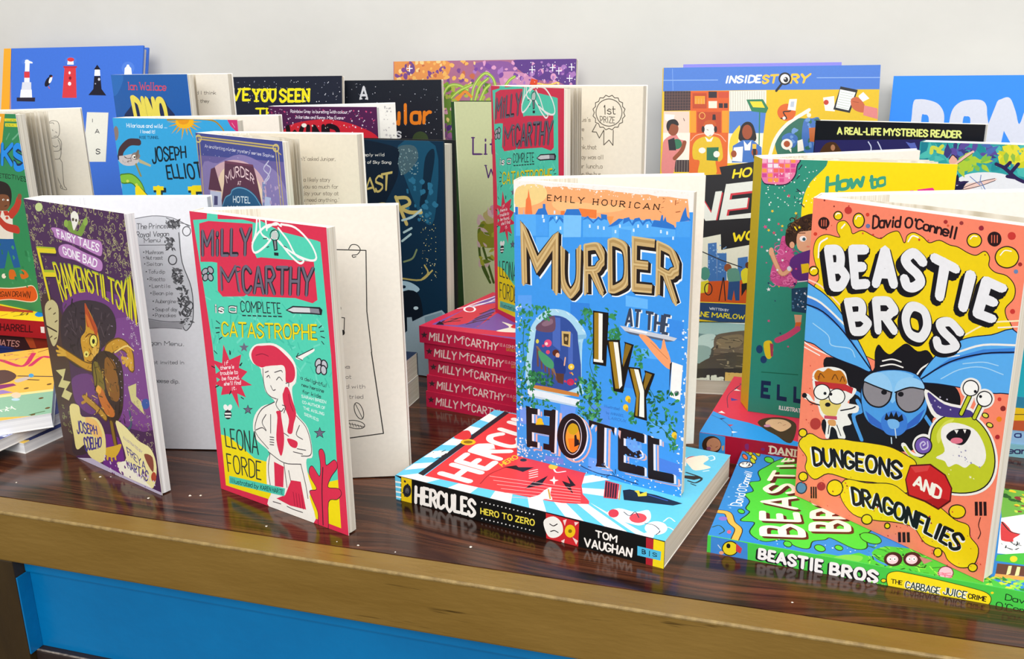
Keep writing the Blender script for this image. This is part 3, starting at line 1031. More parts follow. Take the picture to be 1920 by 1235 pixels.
 ('P','f6f2ec',[1071,838,1084,819,1089,844]),
 ('S','15131a',[909,685,898,642,861,612,821,614,801,647,813,691,850,720,889,718]),
 ('S','7a5cb4',[902,683,892,645,860,619,825,620,808,649,818,688,850,714,885,711]),
 ('C','cfc4e6',8.2,[855,666,866,682,853,689,837,666,852,641,882,664,878,698]),
 ('C','c6ce2a',19.2,[745,614,786,580,865,573]),
 ('X',['f4f4c0'],'star',5,8.0,[1000,510,1192,600],5),
 ('R','2a1a18',11.9,[8,376,86,471,184,465,310,513,406,533,526,561,654,582,756,569,822,545,817,457,794,348,704,337,587,328,482,297,387,275,244,256,146,177,74,221,78,305]),
 ('S','f6d512',[8,376,86,471,184,465,310,513,406,533,526,561,654,582,756,569,822,545,817,457,794,348,704,337,587,328,482,297,387,275,244,256,146,177,74,221,78,305]),
 ('R','2a1a18',11.0,[349,138,371,258,523,296,689,354,806,326,962,341,1084,296,1163,295,1181,234,1233,186,1221,83,1149,27,1078,37,1038,81,931,80,850,145,725,125,597,81,448,56]),
 ('S','f6d512',[349,138,371,258,523,296,689,354,806,326,962,341,1084,296,1163,295,1181,234,1233,186,1221,83,1149,27,1078,37,1038,81,931,80,850,145,725,125,597,81,448,56]),
 ('T','f6f2ec',0.26,'DUNGEONS',[109,387,282,437,434,470,592,499,731,522],[137,257,293,307,445,344,591,375,734,395],{'gap': 1.9}),
 ('T','15131a',0.17,'DUNGEONS',[114,394,287,443,439,475,597,504,735,527],[142,263,298,313,450,350,596,380,738,401],{'gap': 1.9}),
 ('T','f6f2ec',0.25,'DRAGONFLIES',[416,229,562,256,732,262,908,249,1028,234,1153,229],[445,107,573,136,718,140,896,130,1006,118,1113,100],{'gap': 1.7}),
 ('T','15131a',0.17,'DRAGONFLIES',[421,235,567,262,736,267,912,254,1032,239,1156,235],[450,114,578,142,723,146,900,136,1010,123,1117,106],{'gap': 1.7}),
 ('P','5a0f14',[767,418,788,520,911,574,1005,543,1051,478,1051,396,986,315,898,329,794,325]),
 ('P','d2262a',[774,421,793,512,908,563,999,535,1043,474,1043,400,985,327,902,341,802,337]),
 ('P','b01a20',[902,341,985,327,1043,400,969,389]),
 ('P','e04444',[793,512,908,563,897,525,826,485]),
 ('T','fdf6ea',0.19,'AND',[833,478,990,462],[823,398,982,374],{'gap': 1.7}),
 ('S','2a1a18',[69,472,60,446,35,428,9,429,-3,448,6,474,31,492,57,491]),
 ('S','f6d512',[60,469,53,450,35,436,15,436,6,451,13,470,31,484,51,483]),
 ('S','2a1a18',[97,174,88,145,61,123,32,123,19,143,29,173,56,194,84,195]),
 ('S','f6d512',[88,171,81,148,60,132,38,131,28,147,35,170,56,186,78,186]),
 ('S','2a1a18',[364,201,349,153,307,118,261,117,240,151,255,199,297,234,342,234]),
 ('S','f6d512',[355,198,343,156,306,126,267,125,248,154,261,196,298,226,337,226]),
 ('S','2a1a18',[584,78,575,48,548,25,519,23,505,43,515,74,542,97,570,98]),
 ('S','f6d512',[576,75,569,51,548,33,525,31,513,47,521,71,542,89,565,91]),
 ('S','2a1a18',[1143,373,1133,336,1099,308,1062,305,1044,330,1055,368,1089,395,1126,397]),
 ('S','f6d512',[1137,370,1128,339,1098,315,1066,312,1051,333,1060,365,1090,388,1122,391]),
 ('S','2a1a18',[1246,73,1240,49,1222,32,1202,30,1191,46,1197,69,1215,87,1236,89]),
 ('S','f6d512',[1240,70,1235,52,1221,38,1205,37,1197,49,1202,67,1216,80,1232,81]),
 ('S','2a1a18',[1039,68,1033,42,1015,24,995,24,984,42,990,68,1008,86,1028,86]),
 ('S','f6d512',[1032,65,1028,45,1014,31,999,31,991,45,995,65,1009,79,1024,79]),
 ('S','2a1a18',[705,89,701,71,686,58,670,57,663,70,667,88,682,101,698,101]),
 ('S','f6d512',[698,85,695,74,685,65,675,65,670,73,673,85,683,93,693,93]),
 ('S','2a3a50',[94,92,83,56,52,29,19,29,3,55,14,91,46,117,79,117]),
 ('S','5f8ab8',[84,88,75,58,51,38,26,38,14,59,22,89,46,109,72,109]),
 ('S','b03038',[233,159,225,135,204,117,180,116,169,133,177,158,199,176,222,176]),
 ('S','b83a34',[165,568,155,537,128,515,98,517,84,541,94,573,122,593,151,592]),
 ('S','d23a34',[1251,1070,1250,1061,1243,1056,1236,1057,1232,1064,1234,1072,1240,1077,1248,1076]),
 ('S','8a2a2a',[1279,1027,1277,1015,1267,1008,1257,1009,1252,1018,1255,1029,1264,1037,1274,1036]),
 ('S','f08a1c',[1267,963,1264,951,1255,943,1245,945,1239,954,1242,965,1251,973,1262,972]),
 ('S','b02a30',[1269,864,1267,853,1259,847,1250,847,1245,855,1248,865,1256,872,1265,871]),
 ('S','2a1a18',[1200,954,1192,944,1177,941,1164,947,1161,959,1170,969,1185,972,1197,966]),
 ('S','e8e04a',[1194,955,1189,948,1178,946,1169,950,1167,958,1173,965,1183,966,1192,962]),
 ('S','2a1a18',[1229,908,1221,898,1206,895,1193,901,1190,913,1198,923,1213,926,1226,920]),
 ('S','e8e04a',[1223,909,1217,902,1207,901,1198,904,1196,912,1201,919,1212,921,1221,917]),
 ('P','2a1418',[1183,450,1199,457,1210,377,1194,370]),
 ('P','2a1418',[1206,460,1222,467,1233,387,1218,380]),
 ('P','2a1418',[1229,470,1245,476,1256,397,1241,390]),
 ('P','2a1418',[119,110,131,115,138,34,126,29]),
 ('P','2a1418',[137,118,149,122,156,42,144,37]),
 ('P','2a1418',[155,125,166,129,174,49,162,44]),
 ('P','2a1418',[756,69,775,77,783,14,765,5]),
 ('P','2a1418',[784,81,802,90,811,26,792,18]),
 ('P','2a1418',[811,94,829,102,838,39,820,31]),
 ('C','2a1418',4.4,[1225,373,1220,323,1236,283,1227,243]),
 ('X',['c9372f','e0603a','9a2a2a'],'dot',30,5.0,[932,-64,1270,344],9),
 ('X',['c9372f','e0603a','9a2a2a'],'dot',26,5.0,[15,-59,433,326],10),
 ('X',['c9372f','9a2a2a'],'dot',12,5.0,[-21,496,146,935],11),
 ('X',['c9372f','9a2a2a'],'dot',14,5.0,[578,-25,922,173],12),
]
ART['ivy'] = [
 ('P','f2eee8',[-148,2069,1419,2140,1434,1864,-156,1746]),
 ('P','f7ab72',[16,1906,45,1933,98,1948,141,1945,224,1948,286,1941,378,1952,448,1946,528,1947,606,1941,683,1948,749,1940,815,1939,908,1933,962,1938,1026,1929,1097,1932,1167,1926,1219,1926,1234,1825,1231,1750,9,1703]),
 ('S','efd08a',[16,1906,98,1948,224,1947,255,1884,182,1826,21,1796]),
 ('S','f9bf82',[307,1852,626,1856,817,1853,723,1812,378,1786]),
 ('P','3f97ea',[5,1740,160,1752,379,1770,509,1778,725,1725,1004,1757,1139,1742,1181,1788,1244,1796,1239,1052,-27,855]),
 ('P','3f97ea',[4,1146,1263,1250,1240,887,1242,473,1251,2,974,7,745,13,506,15,257,20,3,20]),
 ('P','ee7a44',[88,1746,95,1847,108,1866,116,1921,125,1867,133,1845,145,1751]),
 ('P','ec7d3c',[489,1819,617,1818,616,1764,501,1769]),
 ('P','ec7d3c',[358,1793,389,1796,384,1769,358,1767]),
 ('P','f09a55',[666,1781,738,1787,715,1729,686,1739]),
 ('P','57abf3',[16,1796,34,1795,34,1747,75,1750,75,1791,80,1750,171,1757,170,1615,13,1601]),
 ('P','4ba0f0',[171,1754,263,1761,263,1623,170,1615]),
 ('P','5cb2f5',[270,1751,379,1746,379,1624,270,1615]),
 ('P','7ac0f6',[379,1768,509,1776,506,1636,379,1624]),
 ('P','56aaf2',[520,1748,647,1767,691,1770,715,1724,800,1774,1003,1782,1148,1743,1150,1693,521,1637]),
 ('P','4aa0ee',[1151,1785,1244,1799,1243,1701,1154,1694]),
 ('P','62b4f5',[725,1716,876,1738,879,1634,727,1638]),
 ('P','2f74c8',[165,1754,190,1794,224,1802,224,1829,243,1830,245,1801,263,1761]),
 ('P','2f74c8',[381,1768,401,1807,489,1815,511,1776]),
 ('P','2f74c8',[10,1794,30,1795,29,1744,10,1742]),
 ('P','2f74c8',[270,1713,276,1747,302,1753,322,1717,348,1757,377,1741,377,1713,348,1741,325,1708,302,1740]),
 ('P','2f74c8',[515,1745,554,1777,594,1742,629,1778,649,1767,647,1795,690,1793,691,1759,671,1764,649,1752,630,1763,594,1730,554,1762]),
 ('P','2f74c8',[696,1718,772,1776,805,1775,763,1735,725,1723]),
 ('P','2f74c8',[801,1744,805,1779,842,1790,862,1753,879,1785,911,1793,933,1763,953,1786,985,1790,1000,1754,976,1778,954,1769,936,1744,912,1773,885,1764,867,1738,842,1767]),
 ('P','2f74c8',[991,1745,1008,1786,1048,1784,1056,1819,1065,1820,1068,1783,1081,1813,1090,1782,1138,1763,1150,1739]),
 ('P','2f74c8',[1173,1787,1192,1846,1208,1879,1219,1824,1244,1801]),
 ('P','d4e8f6',[217,1758,230,1759,230,1737,217,1736]),
 ('P','d4e8f6',[225,1731,238,1732,238,1710,225,1709]),
 ('P','d4e8f6',[350,1691,362,1693,362,1671,350,1670]),
 ('P','d4e8f6',[563,1722,575,1723,576,1702,564,1701]),
 ('P','d4e8f6',[622,1718,634,1719,634,1698,623,1697]),
 ('P','d4e8f6',[663,1717,675,1718,675,1697,664,1696]),
 ('P','d4e8f6',[774,1740,786,1740,786,1720,775,1719]),
 ('P','d4e8f6',[898,1750,909,1750,910,1730,898,1729]),
 ('P','d4e8f6',[960,1755,971,1756,972,1735,961,1734]),
 ('P','d4e8f6',[745,1702,756,1703,756,1682,745,1682]),
 ('P','d4e8f6',[869,1721,880,1722,881,1702,869,1701]),
 ('P','d4e8f6',[1049,1728,1060,1729,1061,1709,1050,1708]),
 ('P','d4e8f6',[1090,1723,1101,1724,1102,1704,1091,1703]),
 ('P','d4e8f6',[1130,1695,1140,1696,1141,1676,1130,1675]),
 ('P','d4e8f6',[306,1791,318,1792,318,1771,306,1770]),
 ('P','d4e8f6',[321,1757,333,1758,333,1736,321,1735]),
 ('P','5cadf4',[170,1606,369,1624,369,1478,168,1457]),
 ('P','4ea3f0',[773,1712,858,1710,861,1598,775,1607]),
 ('P','3583dc',[432,1197,575,1207,577,1076,433,1065]),
 ('P','66b4f6',[830,1294,982,1286,984,1224,832,1222]),
 ('P','3b8ce4',[1051,1180,1225,1178,1230,1050,1055,1055]),
 ('P','5a9ff0',[23,1193,134,1207,133,1100,22,1086]),
 ('P','4f8fe6',[573,509,735,519,738,387,574,386]),
 ('P','3a86e0',[730,800,897,797,900,681,732,671]),
 ('P','55a6f2',[1026,491,1188,472,1182,352,1030,362]),
 ('P','6f96ea',[29,378,132,399,131,258,27,260]),
 ('P','6a8ae4',[232,56,382,67,383,20,232,20]),
 ('P','6aa0ee',[577,125,742,129,744,27,578,32]),
 ('P','5aacf4',[947,962,1137,972,1129,909,949,900]),
 ('P','6a9aee',[357,466,478,468,467,375,357,375]),
 ('P','4a80dc',[1078,242,1240,225,1243,139,1081,154]),
 ('X',['f2eee8','dfeaf6'],'blob',70,7.0,[-4,-6,50,1127],3),
 ('X',['f2eee8','dfeaf6'],'blob',60,7.0,[1214,12,1266,1184],4),
 ('X',['f2eee8'],'blob',60,6.0,[-3,-47,625,101],5),
 ('X',['f2eee8'],'blob',60,6.0,[579,-78,1255,113],6),
 ('X',['dfeaf6'],'blob',25,7.0,[4,2,103,147],7),
 ('X',['f2eee8','fbe6d8'],'blob',60,5.0,[23,1933,624,1968],8),
 ('X',['f2eee8','fbe6d8'],'blob',60,5.0,[576,1904,1226,1967],9),
 ('T','2c1a14',0.15,'EMILY',[260,1892,528,1891],[258,1851,523,1849],{'style': 's','gap': 4.5}),
 ('T','2c1a14',0.15,'HOURICAN',[595,1889,1041,1885],[591,1848,1034,1846],{'style': 's','gap': 4.2}),
 ('X',['a85a34'],'dash',8,6.0,[1045,1815,1177,1922],5),
 ('T','eef4fa',0.19375,'M',[89,1667,356,1621],[97,1237,353,1202],{'style': 'q'}),
 ('T','eef4fa',0.2,'U',[389,1551,529,1572],[397,1211,520,1214],{'style': 'q'}),
 ('T','eef4fa',0.1875,'R',[557,1574,696,1603],[567,1230,696,1242],{'style': 'q'}),
 ('T','eef4fa',0.2,'D',[728,1622,851,1646],[737,1273,867,1293],{'style': 'q'}),
 ('T','eef4fa',0.20625000000000002,'E',[895,1655,1042,1649],[903,1303,1032,1309],{'style': 'q'}),
 ('T','eef4fa',0.1875,'R',[1059,1644,1198,1592],[1064,1288,1195,1243],{'style': 'q'}),
 ('T','231a18',0.1736,'M',[82,1674,350,1627],[90,1244,346,1209],{'style': 'q'}),
 ('T','231a18',0.1736,'M',[75,1679,343,1632],[83,1249,339,1214],{'style': 'q'}),
 ('T','231a18',0.1736,'M',[67,1684,336,1637],[75,1254,331,1219],{'style': 'q'}),
 ('T','231a18',0.186,'M',[61,1689,329,1642],[69,1258,325,1223],{'style': 'q'}),
 ('T','c9aa74',0.14725,'M',[61,1689,329,1642],[69,1258,325,1223],{'style': 'q'}),
 ('T','b3925c',0.08525,'M',[61,1689,329,1642],[69,1258,325,1223],{'style': 'q'}),
 ('T','d4b882',0.0341,'M',[61,1689,329,1642],[69,1258,325,1223],{'style': 'q'}),
 ('T','231a18',0.17920000000000003,'U',[383,1558,523,1578],[390,1217,514,1221],{'style': 'q'}),
 ('T','231a18',0.17920000000000003,'U',[376,1563,516,1583],[383,1222,507,1226],{'style': 'q'}),
 ('T','231a18',0.17920000000000003,'U',[369,1568,509,1588],[376,1227,500,1231],{'style': 'q'}),
 ('T','231a18',0.192,'U',[362,1572,503,1593],[369,1232,494,1235],{'style': 'q'}),
 ('T','c9aa74',0.152,'U',[362,1572,503,1593],[369,1232,494,1235],{'style': 'q'}),
 ('T','b3925c',0.08800000000000001,'U',[362,1572,503,1593],[369,1232,494,1235],{'style': 'q'}),
 ('T','d4b882',0.0352,'U',[362,1572,503,1593],[369,1232,494,1235],{'style': 'q'}),
 ('T','231a18',0.168,'R',[551,1581,690,1610],[561,1236,690,1249],{'style': 'q'}),
 ('T','231a18',0.168,'R',[544,1586,684,1615],[554,1241,683,1254],{'style': 'q'}),
 ('T','231a18',0.168,'R',[537,1591,677,1620],[547,1246,676,1259],{'style': 'q'}),
 ('T','231a18',0.18,'R',[531,1595,671,1624],[540,1250,670,1263],{'style': 'q'}),
 ('T','c9aa74',0.1425,'R',[531,1595,671,1624],[540,1250,670,1263],{'style': 'q'}),
 ('T','b3925c',0.0825,'R',[531,1595,671,1624],[540,1250,670,1263],{'style': 'q'}),
 ('T','d4b882',0.033,'R',[531,1595,671,1624],[540,1250,670,1263],{'style': 'q'}),
 ('T','231a18',0.17920000000000003,'D',[722,1629,845,1652],[731,1280,861,1300],{'style': 'q'}),
 ('T','231a18',0.17920000000000003,'D',[715,1634,839,1657],[725,1285,854,1304],{'style': 'q'}),
 ('T','231a18',0.17920000000000003,'D',[708,1639,832,1662],[718,1289,847,1309],{'style': 'q'}),
 ('T','231a18',0.192,'D',[702,1643,826,1666],[712,1294,841,1313],{'style': 'q'}),
 ('T','c9aa74',0.152,'D',[702,1643,826,1666],[712,1294,841,1313],{'style': 'q'}),
 ('T','b3925c',0.08800000000000001,'D',[702,1643,826,1666],[712,1294,841,1313],{'style': 'q'}),
 ('T','d4b882',0.0352,'D',[702,1643,826,1666],[712,1294,841,1313],{'style': 'q'}),
 ('T','231a18',0.18480000000000002,'E',[889,1661,1037,1655],[897,1309,1026,1315],{'style': 'q'}),
 ('T','231a18',0.18480000000000002,'E',[882,1666,1030,1660],[890,1314,1019,1320],{'style': 'q'}),
 ('T','231a18',0.18480000000000002,'E',[876,1671,1024,1665],[883,1319,1013,1324],{'style': 'q'}),
 ('T','231a18',0.198,'E',[870,1675,1018,1669],[877,1323,1007,1328],{'style': 'q'}),
 ('T','c9aa74',0.15675,'E',[870,1675,1018,1669],[877,1323,1007,1328],{'style': 'q'}),
 ('T','b3925c',0.09075000000000001,'E',[870,1675,1018,1669],[877,1323,1007,1328],{'style': 'q'}),
 ('T','d4b882',0.0363,'E',[870,1675,1018,1669],[877,1323,1007,1328],{'style': 'q'}),
 ('T','231a18',0.168,'R',[1053,1651,1193,1598],[1058,1294,1189,1249],{'style': 'q'}),
 ('T','231a18',0.168,'R',[1047,1655,1186,1603],[1051,1299,1183,1254],{'style': 'q'}),
 ('T','231a18',0.168,'R',[1040,1660,1180,1607],[1045,1304,1176,1258],{'style': 'q'}),
 ('T','231a18',0.18,'R',[1034,1664,1175,1611],[1039,1308,1171,1262],{'style': 'q'}),
 ('T','c9aa74',0.1425,'R',[1034,1664,1175,1611],[1039,1308,1171,1262],{'style': 'q'}),
 ('T','b3925c',0.0825,'R',[1034,1664,1175,1611],[1039,1308,1171,1262],{'style': 'q'}),
 ('T','d4b882',0.033,'R',[1034,1664,1175,1611],[1039,1308,1171,1262],{'style': 'q'}),
 ('T','e6eef4',0.15,'AT',[851,1207,948,1211],[840,1080,942,1082],{'style': 'q'}),
 ('T','e6eef4',0.15,'THE',[980,1207,1147,1203],[978,1075,1132,1069],{'style': 'q','gap': 1.8}),
 ('T','39445a',0.14,'AT',[842,1212,939,1216],[831,1085,933,1087],{'style': 'q'}),
 ('T','39445a',0.14,'THE',[971,1212,1138,1208],[970,1080,1123,1074],{'style': 'q','gap': 1.8}),
 ('P','c8ccd6',[794,1089,831,1058,1167,1043,1186,1064,1110,1072,835,1088]),
 ('P','5a6478',[826,1059,1167,1043,1121,1031,865,1044]),
 ('P','eef0f4',[864,1079,989,1076,980,1063,860,1069]),
 ('S','f2a06c',[928,1047,976,1051,1041,1008,1079,975,1091,1036,1103,1040,1118,989,1144,932,1154,860,1115,866,1039,930,973,997]),
 ('C','c8784a',4.1,[1010,1013,1075,962,1129,920]),
 ('P','f4f2ee',[1158,906,1231,894,1222,658,1153,673]),
 ('P','2a2a34',[1145,892,1159,906,1153,821,1146,685]),
 ('S','8a8a92',[1214,708,1210,696,1198,688,1186,691,1181,702,1185,714,1197,721,1209,719]),
 ('S','a9d6ec',[105,521,109,896,150,1023,236,1109,315,1135,415,1127,503,1068,554,985,524,927,519,643,507,563]),
 ('C','d8eef8',5.9,[125,964,147,950]),
 ('C','d8eef8',5.8,[169,1053,191,1039]),
 ('C','d8eef8',5.7,[242,1107,264,1093]),
 ('C','d8eef8',5.7,[321,1131,342,1117]),
 ('C','d8eef8',5.6,[404,1123,425,1109]),
 ('C','d8eef8',5.6,[474,1080,495,1066]),
 ('C','d8eef8',5.5,[521,1023,542,1009]),
 ('P','86bcdc',[484,980,551,993,552,966,487,948]),
 ('P','8ac0e0',[496,933,508,935,510,619,499,617]),
 ('S','34509a',[151,564,157,914,199,1025,291,1086,398,1082,472,1018,491,943,492,616]),
 ('P','4a68b8',[297,1076,356,1079,357,846,296,880]),
 ('P','4a68b8',[416,1007,451,980,453,752,417,768]),
 ('S','6b4c60',[185,1015,297,1085,318,1053,311,985,248,963,168,969]),
 ('S','8a6a7c',[212,1021,285,1064,297,1033,236,1003]),
 ('P','d0b070',[366,989,435,995,431,886,369,890]),
 ('P','4a3a22',[380,974,421,976,416,899,383,903]),
 ('S','b89a6a',[411,942,408,931,401,925,393,928,390,939,393,950,401,955,408,952]),
 ('P','6a4a44',[168,842,183,843,187,707,172,709]),
 ('P','6a4a44',[198,809,213,810,217,692,202,694]),
 ('P','6a4a44',[227,776,242,776,247,677,232,678]),
 ('P','6a4a44',[257,743,272,744,276,661,262,663]),
 ('P','6a4a44',[286,710,301,711,306,647,291,648]),
 ('P','6a4a44',[316,677,330,678,335,632,320,633]),
 ('P','6a4a44',[345,645,359,645,364,617,350,619]),
 ('P','8a6a50',[161,854,180,853,381,634,363,614]),
 ('S','4a9a6a',[186,824,247,801,302,760,296,712,235,726,192,775]),
 ('S','e04a78',[289,892,280,872,260,861,239,866,230,883,239,903,260,914,281,910]),
 ('S','f6d8d0',[260,883,256,875,248,871,239,872,235,880,239,888,248,893,256,891]),
 ('S','c83a60',[234,865,231,858,223,853,215,855,212,862,215,869,223,873,231,872]),
 ('S','d8c84a',[189,890,185,879,176,873,167,876,164,886,168,898,176,904,185,900]),
 ('S','5a2a20',[347,834,339,815,320,805,302,809,294,825,302,843,320,853,339,849]),
 ('S','e8b090',[351,817,346,803,335,796,324,800,319,811,324,825,335,832,346,828]),
 ('S','243a80',[308,783,357,797,395,753,391,692,323,680]),
 ('P','5a3a30',[320,685,386,691,379,615,335,620]),
 ('C','e8b090',9.2,[387,752,395,808]),
 ('S','f0c43a',[464,754,458,738,441,728,424,732,417,746,424,763,441,772,457,769]),
 ('S','f8e8a0',[450,752,447,745,441,741,434,743,431,749,434,755,441,759,447,758]),
 ('S','c02a58',[464,646,456,627,435,616,415,620,406,636,415,654,435,665,455,662]),
 ('S','e04a6a',[275,827,271,817,260,810,248,813,244,822,248,833,260,839,271,837]),
 ('X',['c83a5a','e8b83a'],'dot',8,8.0,[369,625,476,714],3),
 ('P','c6803e',[123,566,246,573,504,571,499,546,240,541,131,544]),
 ('P','dfeaf2',[95,531,240,533,508,527,504,478,258,484,95,487]),
 ('P','b8d0e2',[101,488,258,486,504,482,505,471,258,470,101,474]),
 ('X',['1f5a3c','2f7a48','3f9258','24603a'],'leaf',81,9.5,[108,582,295,664],21),
 ('X',['1f5a3c','2f7a48','3f9258','24603a'],'leaf',62,10.600000000000001,[11,376,152,654],22),
 ('X',['1f5a3c','2f7a48','3f9258','24603a','56a86a'],'leaf',148,10.600000000000001,[489,398,665,680],23),
 ('X',['2f7a48','3f9258'],'leaf',27,10.1,[714,989,797,1057],24),
 ('X',['2f7a48','3f9258'],'leaf',24,10.1,[878,835,996,975],25),
 ('X',['1f5a3c','2f7a48','3f9258','24603a'],'leaf',74,10.1,[1002,401,1204,707],26),
 ('X',['2f7a48','3f9258'],'leaf',48,10.1,[25,652,117,1089],27),
 ('X',['2f7a48','3f9258'],'leaf',18,10.1,[1160,299,1207,416],28),
 ('X',['2f7a48','3f9258'],'leaf',27,10.1,[551,689,637,1096],29),
 ('X',['2f7a48','3f9258'],'leaf',18,10.1,[733,560,823,700],30),
 ('X',['2f7a48','3f9258'],'leaf',18,9.5,[132,417,320,486],31),
 ('X',['2f7a48','3f9258'],'leaf',16,9.5,[872,443,927,508],32),
 ('X',['2f7a48','3f9258'],'leaf',29,10.1,[504,1062,586,1165],33),
 ('X',['2f7a48','3f9258'],'leaf',35,10.1,[33,1054,273,1141],34),
 ('X',['2f7a48','3f9258'],'leaf',29,10.1,[677,985,766,1188],35),
 ('C','2f6a44',4.8,[75,1024,61,855,71,687,44,544,55,384]),
 ('C','2f6a44',4.5,[567,1072,603,939,581,796,618,672,573,531,644,456]),
 ('C','2f6a44',4.3,[997,720,1054,625,1026,491,1114,445,1181,374,1194,301]),
 ('C','2f6a44',4.3,[715,989,748,1056]),
 ('P','1a1512',[600,1163,712,1163,713,1134,701,799,604,798]),
 ('P','a07c22',[609,1151,641,1154,645,826,613,825]),
 ('P','f6f2e6',[641,1152,670,1151,671,826,645,826]),
 ('P','f6f2e6',[609,835,678,836,679,819,609,816]),
 ('P','1a1512',[700,978,795,995,817,825,832,975,826,987,895,977,889,953,826,637,758,638,729,853]),
 ('P','a07c22',[718,970,749,975,798,662,771,657]),
 ('P','f6f2e6',[751,973,783,976,811,782,820,687,800,660]),
 ('P','8a6a20',[838,976,880,968,825,816,818,857]),
 ('P','1a1512',[855,823,945,828,962,735,979,796,973,819,1046,808,1038,780,991,634,1002,478,907,486,919,620]),
 ('P','a07c22',[872,814,899,815,942,657,934,496,918,499,923,632]),
 ('P','f6f2e6',[901,815,932,816,975,679,982,497,945,498,947,657]),
 ('P','8a6a20',[984,807,1027,799,982,685,970,715]),
 ('T','2f6ab8',0.12,'Illustrated',[689,530,803,532],[692,510,801,510]),
 ('T','2f6ab8',0.12,'by ANNABEL',[707,486,838,489],[709,467,836,469]),
 ('T','2f6ab8',0.12,'LAROUX',[725,453,856,456],[725,433,850,435]),
 ('S','f0c832',[882,608,877,591,864,582,850,586,844,600,850,617,863,625,876,622]),
 ('S','c89a1c',[882,593,880,581,873,576,866,579,862,589,865,600,872,606,879,603]),
 ('S','f0c832',[1210,425,1205,409,1193,400,1180,403,1174,417,1179,433,1191,442,1204,439]),
 ('S','c89a1c',[1210,410,1208,399,1201,393,1195,396,1191,406,1194,417,1200,423,1207,420]),
 ('S','f0c832',[867,545,862,529,848,520,835,523,829,538,834,554,847,563,861,559]),
 ('S','c89a1c',[867,530,865,519,858,513,850,516,847,526,850,537,857,543,864,540]),
 ('T','e4b0a8',0.18000000000000002,'H',[142,387,360,405],[145,72,348,76],{'style': 's'}),
 ('T','58a0f0',0.2,'H',[124,393,342,411],[127,77,330,81],{'style': 's'}),
 ('T','e4b0a8',0.18000000000000002,'E',[850,377,1021,369],[857,66,1033,71],{'style': 's'}),
 ('T','58a0f0',0.2,'E',[834,383,1006,374],[841,71,1017,76],{'style': 's'}),
 ('T','e4b0a8',0.18000000000000002,'L',[1060,369,1221,368],[1073,63,1240,70],{'style': 's'}),
 ('T','58a0f0',0.2,'L',[1045,374,1206,373],[1057,68,1225,75],{'style': 's'}),
 ('T','e8e4ec',0.22000000000000003,'H',[109,401,328,420],[111,85,315,89],{'style': 's'}),
 ('T','1d1418',0.22000000000000003,'H',[91,402,310,421],[93,86,298,90],{'style': 's'}),
 ('T','e8e4ec',0.22000000000000003,'E',[820,391,992,382],[827,79,1003,84],{'style': 's'}),
 ('T','1d1418',0.22000000000000003,'E',[804,392,977,383],[811,79,988,84],{'style': 's'}),
 ('T','e8e4ec',0.22000000000000003,'L',[1032,382,1193,381],[1044,76,1211,82],{'style': 's'}),
 ('T','1d1418',0.22000000000000003,'L',[1016,383,1178,382],[1028,76,1196,83],{'style': 's'}),
 ('P','e4b0a8',[624,383,818,369,813,310,793,352,743,352,743,81,769,65,680,55,689,86,687,356,652,358,629,317]),
 ('P','58a0f0',[607,388,802,374,796,315,777,357,727,358,727,87,753,70,664,60,673,91,671,362,636,363,613,322]),
 ('P','e8e4ec',[593,397,788,382,783,323,763,366,713,366,713,95,739,78,649,68,658,99,657,370,622,371,599,330]),
 ('P','1d1418',[577,398,772,383,766,324,747,367,696,367,696,95,722,79,633,69,642,100,640,371,605,372,582,331]),
 ('R','e4b0a8',11.8,[597,261,564,135,481,66,396,96,360,208,395,335,479,401,562,370]),
 ('S','e8e4ec',[575,275,542,148,459,78,373,109,338,223,373,352,457,418,540,386]),
 ('S','1d1418',[565,278,532,152,450,83,366,114,331,227,366,353,448,419,530,387]),
 ('R','cfc8d4',5.9,[523,262,503,166,454,117,403,143,382,231,403,326,452,374,502,347]),
 ('S','ee9a34',[511,252,495,172,456,131,416,154,399,228,416,308,455,347,494,324]),
 ('S','c8a018',[499,313,487,282,458,263,428,269,416,296,428,328,457,346,486,340]),
 ('P','ee7a24',[419,227,504,246,495,163,459,132,432,149]),
 ('P','1d1418',[468,261,482,270,489,237,504,235,507,201,468,175]),
 ('S','f0c020',[215,311,208,292,192,281,176,285,169,302,176,321,193,332,209,328]),
 ('P','f0c020',[163,294,220,306,226,288,159,274]),
 ('P','6aa0e8',[862,325,965,320,972,272,912,236,868,260]),
 ('X',['4a8ae0','6ab0f0'],'blob',20,8.0,[855,147,967,346],4),
 ('C','24406a',7.0,[518,47,578,32,674,21,768,32,860,21,951,16]),
 ('X',['24406a'],'dash',20,9.0,[518,-44,949,103],14),
]
